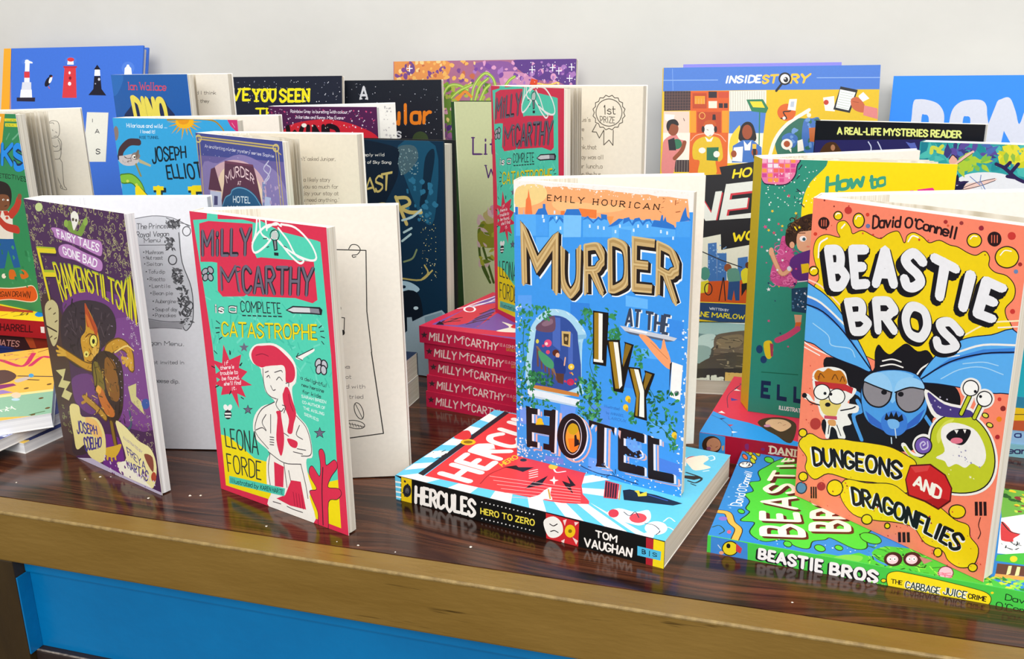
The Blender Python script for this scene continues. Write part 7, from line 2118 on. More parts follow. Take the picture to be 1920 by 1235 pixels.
ART['story'] = [
 ('P','4677cb',[-107,2820,2317,2784,2238,2465,1071,2471,21,2468,-97,2453]),
 ('L','9dbbea',6.7,[1,2582,571,2579]),
 ('L','9dbbea',6.5,[1589,2590,2232,2585]),
 ('L','7aa0de',5.0,[92,2701,105,2474]),
 ('T','f6f4ee',0.21,'INSIDE',[666,2624,1019,2629],[649,2541,1009,2541],{'gap': 1.8}),
 ('T','f0bc38',0.22,'ST',[1042,2629,1196,2634],[1033,2531,1177,2535],{'gap': 1.8}),
 ('T','f0bc38',0.22,'RY',[1336,2635,1525,2639],[1324,2530,1491,2532],{'gap': 1.8}),
 ('L','1a1a24',24.6,[1230,2528,1180,2460]),
 ('S','1a1a24',[1329,2583,1312,2537,1266,2518,1219,2538,1198,2585,1215,2631,1261,2649,1308,2630]),
 ('S','fbf8f0',[1311,2583,1298,2550,1265,2536,1231,2550,1216,2584,1229,2618,1262,2631,1296,2617]),
 ('S','1a1a24',[1298,2573,1292,2554,1275,2546,1257,2554,1249,2574,1256,2594,1273,2602,1290,2593]),
 ('S','fbf8f0',[1273,2584,1271,2578,1265,2576,1260,2578,1257,2584,1259,2590,1265,2592,1271,2589]),
 ('P','3c2a2e',[12,2469,290,2467,296,2265,16,2262]),
 ('L','6a4a44',5.1,[38,2468,41,2264]),
 ('L','6a4a44',5.1,[66,2468,70,2263]),
 ('L','6a4a44',5.0,[95,2468,99,2263]),
 ('L','6a4a44',5.0,[124,2467,128,2263]),
 ('L','6a4a44',5.0,[152,2467,156,2263]),
 ('L','6a4a44',5.0,[181,2467,185,2263]),
 ('L','6a4a44',5.0,[210,2466,214,2262]),
 ('L','6a4a44',5.0,[238,2466,242,2262]),
 ('L','6a4a44',5.0,[267,2466,271,2262]),
 ('L','6a4a44',5.0,[13,2438,291,2437]),
 ('L','6a4a44',5.0,[14,2408,292,2407]),
 ('L','6a4a44',5.0,[15,2378,293,2377]),
 ('L','6a4a44',5.0,[15,2348,294,2347]),
 ('L','6a4a44',5.0,[16,2318,295,2317]),
 ('L','6a4a44',5.0,[17,2287,296,2287]),
 ('P','d6581e',[290,2467,694,2465,700,2018,297,2020]),
 ('P','b8421a',[311,2445,458,2444,464,2284,316,2285]),
 ('P','e8941e',[334,2415,443,2414,445,2331,336,2332]),
 ('P','2a1a24',[478,2460,565,2459,567,2393,480,2394]),
 ('P','e8dcc8',[481,2360,570,2360,572,2286,484,2287]),
 ('P','c8482a',[582,2454,685,2453,687,2392,584,2393]),
 ('P','2a1a24',[589,2338,632,2337,634,2287,591,2288]),
 ('P','2a1a24',[642,2337,682,2337,684,2287,644,2287]),
 ('P','e8941e',[290,2262,354,2261,361,2030,297,2030]),
 ('P','e8941e',[625,2259,692,2259,696,2028,633,2028]),
 ('P','b8421a',[364,2248,615,2246,623,2028,371,2030]),
 ('R','f0b050',6.7,[449,2207,441,2183,420,2174,398,2184,389,2207,397,2231,418,2241,440,2231]),
 ('P','2a1a24',[529,2221,558,2221,565,2163,526,2163]),
 ('L','f0a050',8.4,[346,2385,348,2335]),
 ('L','f0a050',8.4,[377,2385,378,2335]),
 ('L','f0a050',8.4,[407,2384,408,2334]),
 ('L','f0a050',8.4,[437,2384,439,2334]),
 ('P','e2ded2',[694,2465,1078,2467,1083,2256,702,2255]),
 ('L','bcb6aa',5.0,[708,2461,715,2262]),
 ('L','bcb6aa',5.0,[733,2461,740,2262]),
 ('L','bcb6aa',5.0,[758,2461,765,2261]),
 ('L','bcb6aa',5.0,[783,2461,790,2261]),
 ('L','bcb6aa',5.0,[807,2460,815,2261]),
 ('L','bcb6aa',5.0,[832,2460,839,2261]),
 ('L','bcb6aa',5.0,[857,2460,864,2261]),
 ('L','bcb6aa',5.0,[882,2459,889,2260]),
 ('L','bcb6aa',5.0,[907,2459,914,2260]),
 ('L','bcb6aa',5.0,[932,2459,939,2260]),
 ('L','bcb6aa',5.0,[956,2459,964,2260]),
 ('L','bcb6aa',5.0,[981,2458,989,2260]),
 ('L','bcb6aa',5.0,[1006,2458,1013,2259]),
 ('L','bcb6aa',5.0,[1031,2458,1038,2259]),
 ('L','bcb6aa',5.0,[1055,2458,1063,2259]),
 ('P','ecc8b8',[13,2257,283,2255,290,2030,12,2031]),
 ('P','f4ece0',[24,2230,129,2219,114,2132,29,2166]),
 ('L','3a2a2e',6.7,[223,2182,235,2156]),
 ('P','efe2d4',[12,2031,297,2030,295,1743,14,1743]),
 ('P','d8601e',[297,2020,700,2018,701,1590,296,1598]),
 ('C','f0b8a0',6.7,[306,1946,388,2013,590,2012,676,1936]),
 ('P','4a7ac8',[702,2252,1083,2256,1065,2023,706,2021]),
 ('P','efe6d2',[700,2021,1065,2023,1051,1705,700,1708]),
 ('P','3a2a2e',[142,1743,295,1743,299,1615,146,1615]),
 ('L','8a7a70',5.1,[163,1743,163,1615]),
 ('L','8a7a70',5.1,[191,1743,192,1615]),
 ('L','8a7a70',5.1,[220,1743,221,1615]),
 ('L','8a7a70',5.1,[249,1743,249,1615]),
 ('L','8a7a70',5.1,[278,1743,278,1615]),
 ('S','e8c83a',[713,1843,725,1978,788,2078,821,2094,802,1910,750,1742]),
 ('S','d77f7c',[26,1955,135,2017,187,1963,247,1929,159,1760,129,1598,10,1598,10,1845]),
 ('C','8f4626',44.1,[142,1760,216,1844,242,1929]),
 ('S','2a7050',[214,1912,200,1874,164,1858,128,1874,112,1912,126,1951,161,1966,198,1950]),
 ('P','1a1a22',[65,1955,132,1980,156,1845,80,1845]),
 ('S','8f4626',[174,2073,158,2020,118,1999,77,2021,58,2073,74,2126,114,2147,155,2125]),
 ('S','1a1216',[44,2099,63,2158,130,2174,168,2140,169,2106,98,2124,66,2048]),
 ('S','dbb41e',[337,1912,431,1985,574,1985,626,1928,651,1776,616,1725,574,1732,583,1590,401,1590,407,1732,337,1759]),
 ('S','ece4da',[555,2059,540,2009,500,1989,459,2009,440,2059,456,2109,495,2130,536,2109]),
 ('S','c2561a',[433,2080,451,2147,518,2163,566,2129,565,2062,544,2113,461,2113]),
 ('S','2a1a1a',[450,2066,446,2042,435,2033,422,2042,417,2066,421,2090,432,2100,445,2090]),
 ('S','2a1a1a',[581,2065,577,2042,566,2032,553,2042,548,2066,552,2089,563,2099,575,2089]),
 ('P','246a4a',[477,1874,604,1877,599,1732,481,1739]),
 ('S','ece4da',[467,1844,457,1822,431,1813,405,1822,393,1844,403,1865,429,1874,456,1865]),
 ('S','ece4da',[617,1803,608,1779,584,1769,560,1779,550,1803,559,1827,582,1837,606,1827]),
 ('P','f4f0e8',[456,1987,501,1953,544,1987,525,1936,478,1936]),
 ('C','8a6a60',6.7,[474,2063,488,2056]),
 ('C','8a6a60',6.7,[519,2004,498,1995]),
 ('S','1a1216',[819,1944,824,2077,869,2136,927,2135,967,2077,986,1943]),
 ('S','9a4726',[949,2035,935,1981,899,1958,860,1981,843,2036,856,2090,893,2112,931,2089]),
 ('P','3c6eba',[751,1890,849,1950,959,1950,1051,1872,1057,1715,747,1715]),
 ('P','f4efe6',[862,1947,901,1900,942,1946,933,1843,876,1843]),
 ('P','f4f0e8',[762,1873,858,1883,854,1722,750,1732]),
 ('S','9a4726',[794,1806,786,1780,765,1769,744,1780,734,1806,742,1832,763,1843,784,1832]),
 ('S','9a4726',[1013,1822,1005,1794,982,1782,958,1794,947,1822,956,1851,979,1863,1003,1851]),
 ('P','e8b83a',[954,1910,997,1909,995,1859,956,1859]),
 ('P','1a1a22',[962,1859,995,1859,996,1759,969,1759]),
 ('L','2a7a54',11.6,[1017,2239,1024,1901]),
 ('P','2a7a54',[874,2373,1045,2375,1105,2282,1084,2232,934,2250]),
 ('P','f0d030',[911,2353,1033,2352,1069,2286,946,2293]),
 ('S','2d6a58',[1721,1907,1652,1717,1467,1637,1275,1717,1189,1909,1259,2099,1444,2177,1635,2097]),
 ('S','3f6cb4',[1478,2157,1559,2173,1641,2156,1656,1824,1492,1825,1461,1974]),
 ('S','3f6cb4',[1256,1975,1336,2025,1420,1975,1391,1875,1308,1892]),
 ('X',['2d6a58','6a94cc'],'blob',26,22.0,[1353,1824,1648,2156],3),
 ('C','efe8da',36.4,[1135,1772,1190,1959,1307,2116,1522,2259]),
 ('P','e8e4d8',[1475,2223,1521,2280,1541,2272,1516,2219]),
 ('S','d6601e',[1389,2237,1364,2174,1298,2148,1229,2175,1199,2238,1224,2301,1290,2327,1359,2300]),
 ('C','3a2018',13.2,[1239,2175,1297,2174,1261,2241,1326,2249,1349,2290]),
 ('S','f4e8d8',[1288,2178,1284,2166,1273,2161,1261,2166,1256,2178,1260,2190,1271,2194,1283,2190]),
 ('P','efece2',[1318,2373,1396,2375,1385,2253,1303,2264]),
 ('P','b8c0d0',[1335,2348,1371,2349,1367,2290,1328,2293]),
 ('S','efe6d8',[1370,1905,1355,1865,1313,1848,1271,1865,1252,1905,1268,1945,1309,1962,1351,1945]),
 ('S','a84a1c',[1344,1908,1335,1885,1312,1875,1289,1885,1278,1909,1287,1932,1310,1942,1333,1932]),
 ('P','efe6d8',[1326,1858,1361,1816,1359,1858]),
 ('P','f2ece0',[1418,1941,1470,1958,1491,1841,1426,1825]),
 ('P','b8602a',[1530,2074,1620,2081,1635,1924,1545,1933]),
 ('S','f4e0c8',[1547,2206,1541,2189,1526,2183,1509,2190,1502,2206,1508,2222,1523,2229,1540,2222]),
 ('P','f2ece0',[1660,2386,1772,2401,1786,2243,1688,2251]),
 ('S','c03a2a',[1720,2336,1713,2318,1695,2310,1677,2318,1668,2336,1675,2355,1693,2363,1712,2355]),
 ('P','f6f2e6',[2017,2399,2063,2439,2128,2373,2053,2333]),
 ('P','1d1d24',[1832,2499,2008,2461,1939,2226,1769,2263]),
 ('P','eef2ea',[1830,2469,1987,2435,1925,2252,1794,2283]),
 ('L','a8b4a8',4.9,[1835,2441,1962,2416]),
 ('L','a8b4a8',4.9,[1830,2417,1955,2391]),
 ('L','a8b4a8',4.9,[1824,2392,1948,2367]),
 ('L','a8b4a8',4.9,[1819,2368,1941,2342]),
 ('L','a8b4a8',4.9,[1814,2343,1934,2318]),
 ('L','a8b4a8',4.9,[1808,2319,1928,2293]),
 ('L','a8b4a8',4.9,[1803,2294,1921,2269]),
 ('S','c4613c',[1945,2367,2002,2389,2055,2349,2087,2297,2082,2231,2009,2243,1955,2288]),
 ('C','8a3a22',4.9,[1964,2342,2021,2333]),
 ('P','d97f7c',[2080,2303,2216,2270,2222,2160,2075,2202]),
 ('P','15131a',[452,1581,641,1590,618,1668,1007,1728,1066,1742,2205,1872,2258,846,479,715]),
 ('T','ecd21c',0.2,'HOW',[780,1647,1102,1688],[763,1543,1083,1580],{'gap': 1.8}),
 ('T','c8303e',0.26,'N',[369,1418,665,1458],[328,969,583,996],{'style': 'q'}),
 ('T','dcdcd4',0.235,'N',[355,1428,651,1468],[314,980,569,1006],{'style': 'q'}),
 ('T','c8303e',0.26,'E',[725,1478,1042,1516],[653,1024,1005,1071],{'style': 'q'}),
 ('T','dcdcd4',0.235,'E',[711,1488,1028,1526],[639,1034,991,1081],{'style': 'q'}),
 ('T','c8303e',0.26,'W',[1088,1519,1517,1564],[1038,1075,1486,1125],{'style': 'q'}),
 ('T','dcdcd4',0.235,'W',[1074,1530,1503,1574],[1025,1085,1472,1135],{'style': 'q'}),
 ('T','c8303e',0.26,'S',[1558,1564,1826,1597],[1519,1126,1814,1161],{'style': 'q'}),
 ('T','dcdcd4',0.235,'S',[1544,1574,1813,1607],[1505,1136,1800,1171],{'style': 'q'}),
 ('P','dcd8c6',[309,881,473,950,660,956,666,791,1143,894,1170,196,330,181]),
 ('P','15131a',[348,1083,1025,1132,1036,853,666,782,656,951,354,886]),
 ('T','ecd21c',0.2,'WORKS',[796,971,1310,1046],[786,864,1293,931],{'gap': 1.8}),
 ('P','3c6caa',[523,850,615,862,634,424,536,422]),
 ('P','3c6caa',[623,746,724,747,735,426,634,424]),
 ('P','3c6caa',[845,697,949,714,960,429,854,427]),
 ('X',['7aa0cc'],'dot',40,8.0,[532,502,722,839],6),
 ('L','2a2a2e',11.1,[468,759,670,672,892,596]),
 ('P','c8501c',[412,432,1050,469,1061,194,418,216]),
 ('S','4a8a78',[555,524,541,473,504,451,466,472,449,523,463,574,500,596,538,575]),
 ('P','d8c82a',[456,432,544,452,537,321,460,308]),
 ('R','2a2020',11.2,[583,355,573,310,545,291,516,309,503,354,513,399,541,418,570,400]),
 ('S','8a4a2a',[783,590,772,559,745,545,716,558,703,589,714,621,741,635,770,622]),
 ('S','5a8c7c',[740,561,849,578,876,439,766,426]),
 ('P','27487a',[757,437,876,448,879,236,835,235,817,348,799,235,750,245]),
 ('L','1a1a1e',11.2,[698,481,662,232]),
 ('L','1a1a1e',11.2,[703,481,729,233]),
 ('S','d8c82a',[885,551,980,593,1007,441,921,406]),
 ('P','1a1a22',[894,417,1007,441,992,272,957,271,945,361,899,282]),
 ('S','5a2e1a',[988,620,980,595,958,584,936,594,926,619,934,645,956,655,978,645]),
 ('P','24406c',[374,213,1038,198,1047,-44,379,33]),
 ('L','e8d23a',9.0,[374,213,1038,198]),
 ('T','d8dce8',0.15,'WRITTEN BY',[563,158,767,139],[564,130,768,112]),
 ('T','ecd21c',0.17,'JANE MARLOW',[372,117,941,83],[370,54,935,29],{'gap': 1.6}),
]
ART['rocks'] = [
 ('P','5f7f80',[-211,2337,1188,2502,1025,1132,-202,979]),
 ('S','8fb0ae',[59,1766,287,1959,674,1800,631,1521,139,1460]),
 ('S','a9c2be',[137,1384,287,1440,260,1036,119,747,85,1015]),
 ('S','7f9c98',[85,1015,226,963,171,528,54,513]),
 ('P','d8e4e0',[65,2060,731,1971,722,1863,63,1949]),
 ('S','5a5142',[278,1327,397,1523,725,1640,877,1255,769,214,211,84,108,365,236,696]),
 ('S','74684e',[324,1332,564,1474,515,1068,307,973]),
 ('S','3a362c',[111,489,401,849,644,683,598,134,63,65]),
 ('X',['8a7e62','2f2c24'],'dash',60,22.0,[239,284,657,1351],3),
 ('P','0d0d0f',[-389,228,944,460,840,-416,-366,-577]),
 ('T','c4c8b8',0.14,'and the',[64,111,303,176],[59,-92,289,-29],{'jit': 0.5}),
 ('T','c2a052',0.14,'Wild',[336,239,481,234],[310,-125,456,-117],{'style': 's'}),
]
ART['roller'] = [
 ('P','f5da14',[419,1989,1347,1995,1389,1376,495,1311,307,1363,283,1546,293,1722,334,1851]),
 ('S','2f8f78',[418,2001,446,1951,346,1828,305,1711,300,1547,324,1359,268,1355,218,1754]),
 ('S','2a2a3a',[-11,1988,252,1996,250,1939,239,1864,181,1803,80,1797,10,1820]),
 ('S','e27aa4',[-5,1989,244,1996,241,1939,231,1870,178,1812,82,1806,10,1829]),
 ('P','f4b0c8',[-3,1984,31,1985,32,1957,0,1956]),
 ('P','d8508a',[-1,1949,33,1951,34,1923,2,1922]),
 ('P','f09a4a',[1,1915,35,1916,36,1888,4,1887]),
 ('P','c84a94',[3,1880,37,1881,38,1853,6,1852]),
 ('P','e8e0e8',[38,1985,72,1986,72,1959,41,1958]),
 ('P','e8e0e8',[40,1951,74,1952,75,1924,43,1923]),
 ('P','f4b0c8',[42,1916,76,1917,77,1890,45,1888]),
 ('P','f09a4a',[44,1881,78,1883,79,1855,47,1854]),
 ('P','f09a4a',[46,1847,80,1848,81,1820,49,1819]),
 ('P','f09a4a',[79,1986,112,1987,113,1960,81,1959]),
 ('P','e8e0e8',[81,1952,114,1953,115,1925,84,1924]),
 ('P','e86a5a',[83,1917,117,1919,117,1891,86,1890]),
 ('P','d8508a',[85,1883,119,1884,119,1856,88,1855]),
 ('P','f09a4a',[87,1848,121,1850,122,1822,90,1820]),
 ('P','f4b0c8',[119,1987,153,1988,153,1961,122,1960]),
 ('P','e86a5a',[121,1953,155,1954,155,1927,124,1926]),
 ('P','e86a5a',[123,1919,157,1920,158,1892,126,1891]),
 ('P','d8508a',[126,1884,159,1886,160,1858,128,1857]),
 ('P','d8508a',[128,1850,161,1851,162,1823,131,1822]),
 ('P','f4b0c8',[159,1989,193,1990,193,1962,162,1961]),
 ('P','f09a4a',[161,1954,195,1955,195,1928,164,1927]),
 ('P','d8508a',[164,1920,197,1921,198,1894,167,1893]),
 ('P','f4b0c8',[166,1886,199,1887,200,1859,169,1858]),
 ('P','f09a4a',[199,1990,232,1991,233,1963,202,1963]),
 ('P','c84a94',[201,1956,235,1957,235,1929,204,1928]),
 ('P','d8508a',[204,1921,237,1923,238,1895,207,1894]),
 ('X',['f2f6f0','e8f0e8'],'dot',60,4.5,[35,1637,392,1937],6),
 ('X',['e8e0f0','d84a6a','f0c82a'],'star',16,13.0,[36,1374,352,1775],7),
 ('X',['2a2040'],'dash',8,10.0,[237,1640,303,1962],8),
 ('T','3b9f80',0.2,'How',[459,1879,694,1929],[462,1751,702,1804],{'gap': 1.2}),
 ('T','3b9f80',0.2,'to',[736,1902,834,1930],[752,1791,846,1820],{'gap': 1.2}),
 ('P','dc3490',[774,1761,814,1763,819,1705,780,1703]),
 ('P','dc3490',[865,1776,900,1782,907,1709,871,1707]),
 ('P','dc3490',[956,1788,977,1791,984,1713,963,1711]),
 ('P','dc3490',[1006,1798,1028,1801,1037,1715,1014,1714]),
 ('P','dc3490',[1052,1806,1146,1823,1157,1811,1167,1721,1061,1716]),
 ('P','f5da14',[1098,1785,1123,1790,1127,1757,1101,1752]),
 ('T','dc3490',0.2,'GLOW UP',[565,1722,1157,1797],[572,1523,1172,1578],{'gap': 2}),
 ('S','c9528e',[176,1424,229,1397,275,1259,305,1103,274,1050,162,1046,110,1100,119,1200,157,1314]),
 ('X',['e07ab0','a83a74'],'curl',50,12.0,[121,1047,292,1394],9),
 ('S','38261c',[201,1379,208,1488,291,1570,404,1599,443,1457,327,1465,275,1369,248,1336]),
 ('X',['6a4a2a','241610'],'curl',40,11.0,[208,1416,382,1569],10),
 ('L','f2d820',9.0,[259,1499,275,1477]),
 ('S','dfa884',[282,1447,341,1473,442,1472,454,1319,367,1313,292,1339]),
 ('S','dfa884',[267,1365,263,1347,251,1339,238,1345,231,1363,235,1380,247,1389,260,1382]),
 ('S','f6f4f0',[348,1417,342,1401,325,1394,307,1399,299,1414,305,1429,322,1437,340,1432]),
 ('S','2a5a6a',[342,1413,340,1404,332,1400,323,1403,319,1412,322,1421,330,1425,338,1422]),
 ('C','5a3020',6.0,[291,1455,335,1458]),
 ('S','e0806a',[375,1360,372,1355,364,1353,356,1354,352,1358,355,1363,363,1365,372,1364]),
 ('S','5c2c7c',[240,1225,295,1300,452,1334,469,1117,293,1106]),
 ('P','e8c81c',[322,1223,373,1235,406,1175,334,1153]),
 ('C','b07a58',37.0,[107,1294,149,1202,194,1139,247,1178]),
 ('C','dfa884',27.7,[107,1294,149,1202,194,1139,247,1178]),
 ('S','dfa884',[122,1305,118,1282,106,1272,92,1280,86,1302,90,1325,102,1335,115,1327]),
 ('S','d8e0e8',[255,1185,252,1171,241,1165,231,1170,225,1183,229,1196,239,1203,250,1198]),
 ('L','f0d8e8',7.6,[309,1088,375,1101]),
 ('P','1f4260',[268,1033,472,1070,489,848,280,856]),
 ('X',['4a7aa0','e0e8f0'],'dot',30,7.0,[281,881,377,1025],11),
 ('P','dfa884',[300,832,356,835,354,769,313,768]),
 ('P','d8692a',[316,773,357,778,346,719,307,715]),
 ('C','cc4a74',44.4,[334,724,262,660,189,615]),
 ('S','e8cc20',[90,582,143,605,166,532,148,462,112,474]),
 ('P','a83a54',[136,587,163,582,166,481,150,479]),
 ('S','1f3f6a',[86,531,81,506,63,494,45,502,36,525,42,550,60,562,78,554]),
 ('S','1f3f6a',[122,450,116,428,99,417,81,423,73,444,79,467,96,478,114,471]),
 ('L','1a6a50',8.1,[88,343,359,356]),
 ('X',['f0d020','d84a8a','e8eef0','2a2a60'],'star',20,14.0,[25,568,297,1499],12),
 ('T','16284e',0.24,'E',[93,273,163,275],[95,127,165,126],{'style': 'q'}),
 ('T','16284e',0.24,'L',[213,275,284,278],[219,127,291,124],{'style': 'q'}),
 ('T','16284e',0.24,'L',[337,275,407,278],[344,124,415,121],{'style': 'q'}),
 ('T','e8eef0',0.16,'ILLUSTRATED BY',[237,84,486,80],[236,49,486,42]),
]
ART['last'] = [
 ('S','174a64',[1043,2170,1435,2179,1421,1583,1327,1469,1181,1703]),
 ('S','435c64',[1042,2157,1211,2174,1253,2072,1174,1966,1080,1910,1037,2014]),
 ('S','0c1c2c',[242,2151,981,2169,1037,2014,999,1828,696,1432,185,1235]),
 ('S','0e2638',[1328,2074,1413,2153,1417,2025,1334,1710,1255,1627,1292,1840]),
 ('X',['6a8a90','8aa0a0'],'dot',60,6.0,[1037,1912,1251,2146],3),
 ('X',['2a6a88'],'blob',30,22.0,[1118,1495,1423,1891],4),
 ('T','e4e4dc',0.12,'deeply wild',[615,2094,891,2101],[614,2064,890,2072]),
 ('T','e4e4dc',0.12,'author of Sky Song',[547,2023,963,2035],[545,1993,962,2006]),
 ('T','bfae66',0.13,'L',[439,1833,620,1880],[413,1668,605,1690]),
 ('T','bfae66',0.13,'A',[676,1855,774,1899],[657,1709,777,1732]),
 ('T','bfae66',0.13,'S',[789,1886,869,1916],[782,1732,862,1749]),
 ('T','bfae66',0.13,'T',[854,1915,972,1939],[862,1749,934,1759]),
 ('C','bfae66',34.8,[1002,1702,1038,1616,1111,1457]),
 ('C','bfae66',31.7,[1010,1695,1119,1700,1148,1649,1053,1604]),
 ('C','bfae66',34.5,[1053,1601,1146,1569,1269,1575]),
 ('C','bfae66',23.5,[752,1602,850,1634,928,1622]),
 ('C','a8c4c4',20.7,[1063,1489,1175,1528,1270,1597]),
 ('C','a8c4c4',20.9,[1077,1377,1163,1423]),
 ('C','a8c4c4',21.0,[1056,1294,1152,1365]),
 ('S','a9c8d6',[1023,904,1137,905,1233,847,1133,788,1038,796]),
 ('S','14283a',[1082,859,1075,847,1059,841,1043,844,1036,854,1044,866,1060,872,1076,869]),
 ('C','b7a860',15.8,[1024,937,1251,940,1374,1040]),
 ('C','b7a860',15.7,[1251,940,1327,1012,1292,1083]),
 ('C','7a8a60',17.5,[1068,1098,1163,1138,1212,1223]),
 ('S','101a26',[1018,777,1209,812,1259,582,1144,536,1044,423]),
 ('P','9fb4bf',[1084,560,1136,569,1144,527,1279,600,1466,670,1539,610,1527,-1,1027,-68,1035,387,1083,427]),
 ('P','7d98a6',[1278,584,1466,653,1501,540,1293,450]),
 ('S','c8dce4',[1213,664,1204,652,1185,645,1167,648,1159,659,1168,672,1187,679,1205,676]),
 ('X',['d8d0a0','b8b070'],'dot',60,5.0,[1259,921,1424,1553],5),
]
ART['haveyou'] = [
 ('T','ece01e',0.19,'HAVE',[79,2653,606,2653],[73,2492,597,2494],{'style': 's','gap': 2.2}),
 ('T','ece01e',0.19,'YOU',[659,2646,966,2647],[664,2481,958,2483],{'style': 's','gap': 2.2}),
 ('T','ece01e',0.19,'SEEN',[1028,2644,1411,2645],[1024,2477,1404,2479],{'style': 's','gap': 2.2}),
 ('T','ece01e',0.19,'THE',[702,2420,1035,2423],[699,2301,1032,2302],{'style': 's','gap': 2}),
 ('T','ece01e',0.19,'IN',[777,2251,1031,2252],[774,2142,1029,2144],{'style': 's'}),
 ('X',['e8e8f0','c8ccd8'],'dot',60,5.0,[370,2479,1815,2737],3),
 ('X',['8a90a8'],'star',20,8.0,[370,2479,1815,2737],4),
]
ART['popular'] = [
 ('T','d4d6da',0.17,'A',[1017,2657,1117,2656],[1007,2496,1108,2495],{'style': 's'}),
 ('T','e07c20',0.16,'ular',[1405,2457,1901,2451],[1392,2201,1885,2217],{'gap': 2.2,'jit': 0.3}),
 ('T','d4d6da',0.2,'S',[1459,2142,1518,2142],[1455,2052,1514,2052],{'style': 's'}),
 ('S','39482c',[1858,2039,1826,1968,1752,1938,1681,1967,1654,2037,1687,2108,1761,2137,1831,2109]),
 ('X',['e8e8f0','b8bcc8'],'dot',46,5.0,[799,2051,2029,2692],5),
 ('X',['9aa0ac'],'star',12,9.0,[799,2051,2029,2692],6),
]
ART['dragon'] = [
 ('S','dc9050',[-12,2964,649,2935,712,2802,586,2688,352,2671,-15,2674]),
 ('S','6d4a86',[138,2885,246,2903,267,2806,181,2769]),
 ('S','5f3f86',[1510,2923,2296,2912,2306,2564,2031,2677,1794,2697,1593,2792]),
 ('S','8a5a9a',[1023,2892,1430,2905,1553,2755,1353,2663,1106,2778]),
 ('S','c88ab0',[1331,2776,1633,2773,1835,2623,1435,2550]),
 ('X',['e8b060','c06a4a','7a4a8a','f0c888'],'blob',80,26.0,[7,2631,1023,2918],3),
 ('X',['a878b8','7a4a9a','d89ac0'],'blob',70,26.0,[982,2624,2223,2903],4),
 ('X',['7a9a30','5a7a2a','a8b04a'],'blob',50,32.0,[606,2399,1435,2684],5),
 ('C','8ab23e',34.1,[607,2477,691,2630,817,2648,942,2590]),
 ('C','c2d070',12.0,[607,2477,691,2630,817,2648,942,2590]),
 ('C','8ab23e',34.0,[691,2457,817,2572,983,2647]),
 ('C','c2d070',12.0,[691,2457,817,2572,983,2647]),
 ('C','8ab23e',33.5,[985,2476,1025,2647,1147,2778,1250,2721,1292,2588]),
 ('C','c2d070',11.8,[985,2476,1025,2647,1147,2778,1250,2721,1292,2588]),
 ('C','8ab23e',33.6,[1026,2457,1087,2628,1189,2721]),
 ('C','c2d070',11.9,[1026,2457,1087,2628,1189,2721]),
 ('C','8ab23e',33.6,[1088,2456,1149,2589,1210,2646]),
 ('C','c2d070',11.8,[1088,2456,1149,2589,1210,2646]),
 ('C','8ab23e',33.1,[1394,2625,1453,2700,1513,2737]),
 ('C','c2d070',11.7,[1394,2625,1453,2700,1513,2737]),
 ('C','e08a3a',31.9,[818,2476,901,2572,984,2514]),
 ('C','e08a3a',32.0,[797,2495,880,2553]),
 ('P','d84a2a',[1714,2716,1794,2697,1775,2623,1695,2651]),
 ('C','e8c060',19.1,[1794,2660,1914,2641,2031,2667,2032,2631]),
 ('L','f4eef8',9.5,[1933,2834,1996,2833]),
 ('L','f4eef8',9.5,[1963,2871,1965,2797]),
 ('L','f4eef8',9.4,[2155,2837,2217,2836]),
 ('L','f4eef8',9.4,[2185,2873,2187,2800]),
 ('L','f4eef8',9.5,[2006,2797,2069,2796]),
 ('L','f4eef8',9.5,[2037,2833,2038,2759]),
 ('L','f4eef8',9.4,[2135,2713,2198,2712]),
 ('L','f4eef8',9.4,[2165,2749,2167,2676]),
 ('L','f4eef8',9.6,[1690,2813,1754,2812]),
 ('L','f4eef8',9.6,[1721,2850,1723,2776]),
 ('L','f4eef8',10.2,[168,2846,237,2845]),
 ('L','f4eef8',10.2,[203,2884,202,2807]),
 ('X',['f4eef8'],'dot',40,5.0,[1532,2622,2242,2899],6),
 ('P','6a8a3a',[586,2477,733,2496,734,2206,585,2205]),
 ('P','8a5a8a',[607,2206,755,2206,758,1260,607,1256]),
 ('X',['a86a9a','6a8a3a','d8a0b0','5a3a7a','e8d080'],'blob',90,26.0,[585,1258,798,2438],7),
]
ART['pale'] = [
 ('P','2c4a28',[-182,2663,44,2662,88,-42,-300,-81]),
 ('L','e0e2c0',9.5,[42,2511,94,153]),
 ('T','54306c',0.1,'Little',[244,2157,805,2166],[238,1968,803,1981],{'style': 's','gap': 1.5}),
 ('T','54306c',0.1,'Women',[381,1871,876,1885],[378,1729,875,1745],{'style': 's','gap': 1.5}),
 ('S','8c8c2c',[276,1205,359,1284,499,1254,534,1033,413,988,281,1018]),
 ('S','b8a870',[341,1357,462,1400,499,1291,378,1248]),
 ('S','c890a0',[423,1435,523,1457,540,1348,441,1344]),
 ('C','4a5f26',27.7,[288,904,326,754,404,606]),
 ('C','4a5f26',27.6,[331,983,388,797,445,610]),
 ('C','4a5f26',27.7,[281,1018,298,867,385,663]),
 ('X',['6a7a2a','a8a83a','d0b0b0'],'leaf',30,24.0,[272,797,535,1397],3),
]
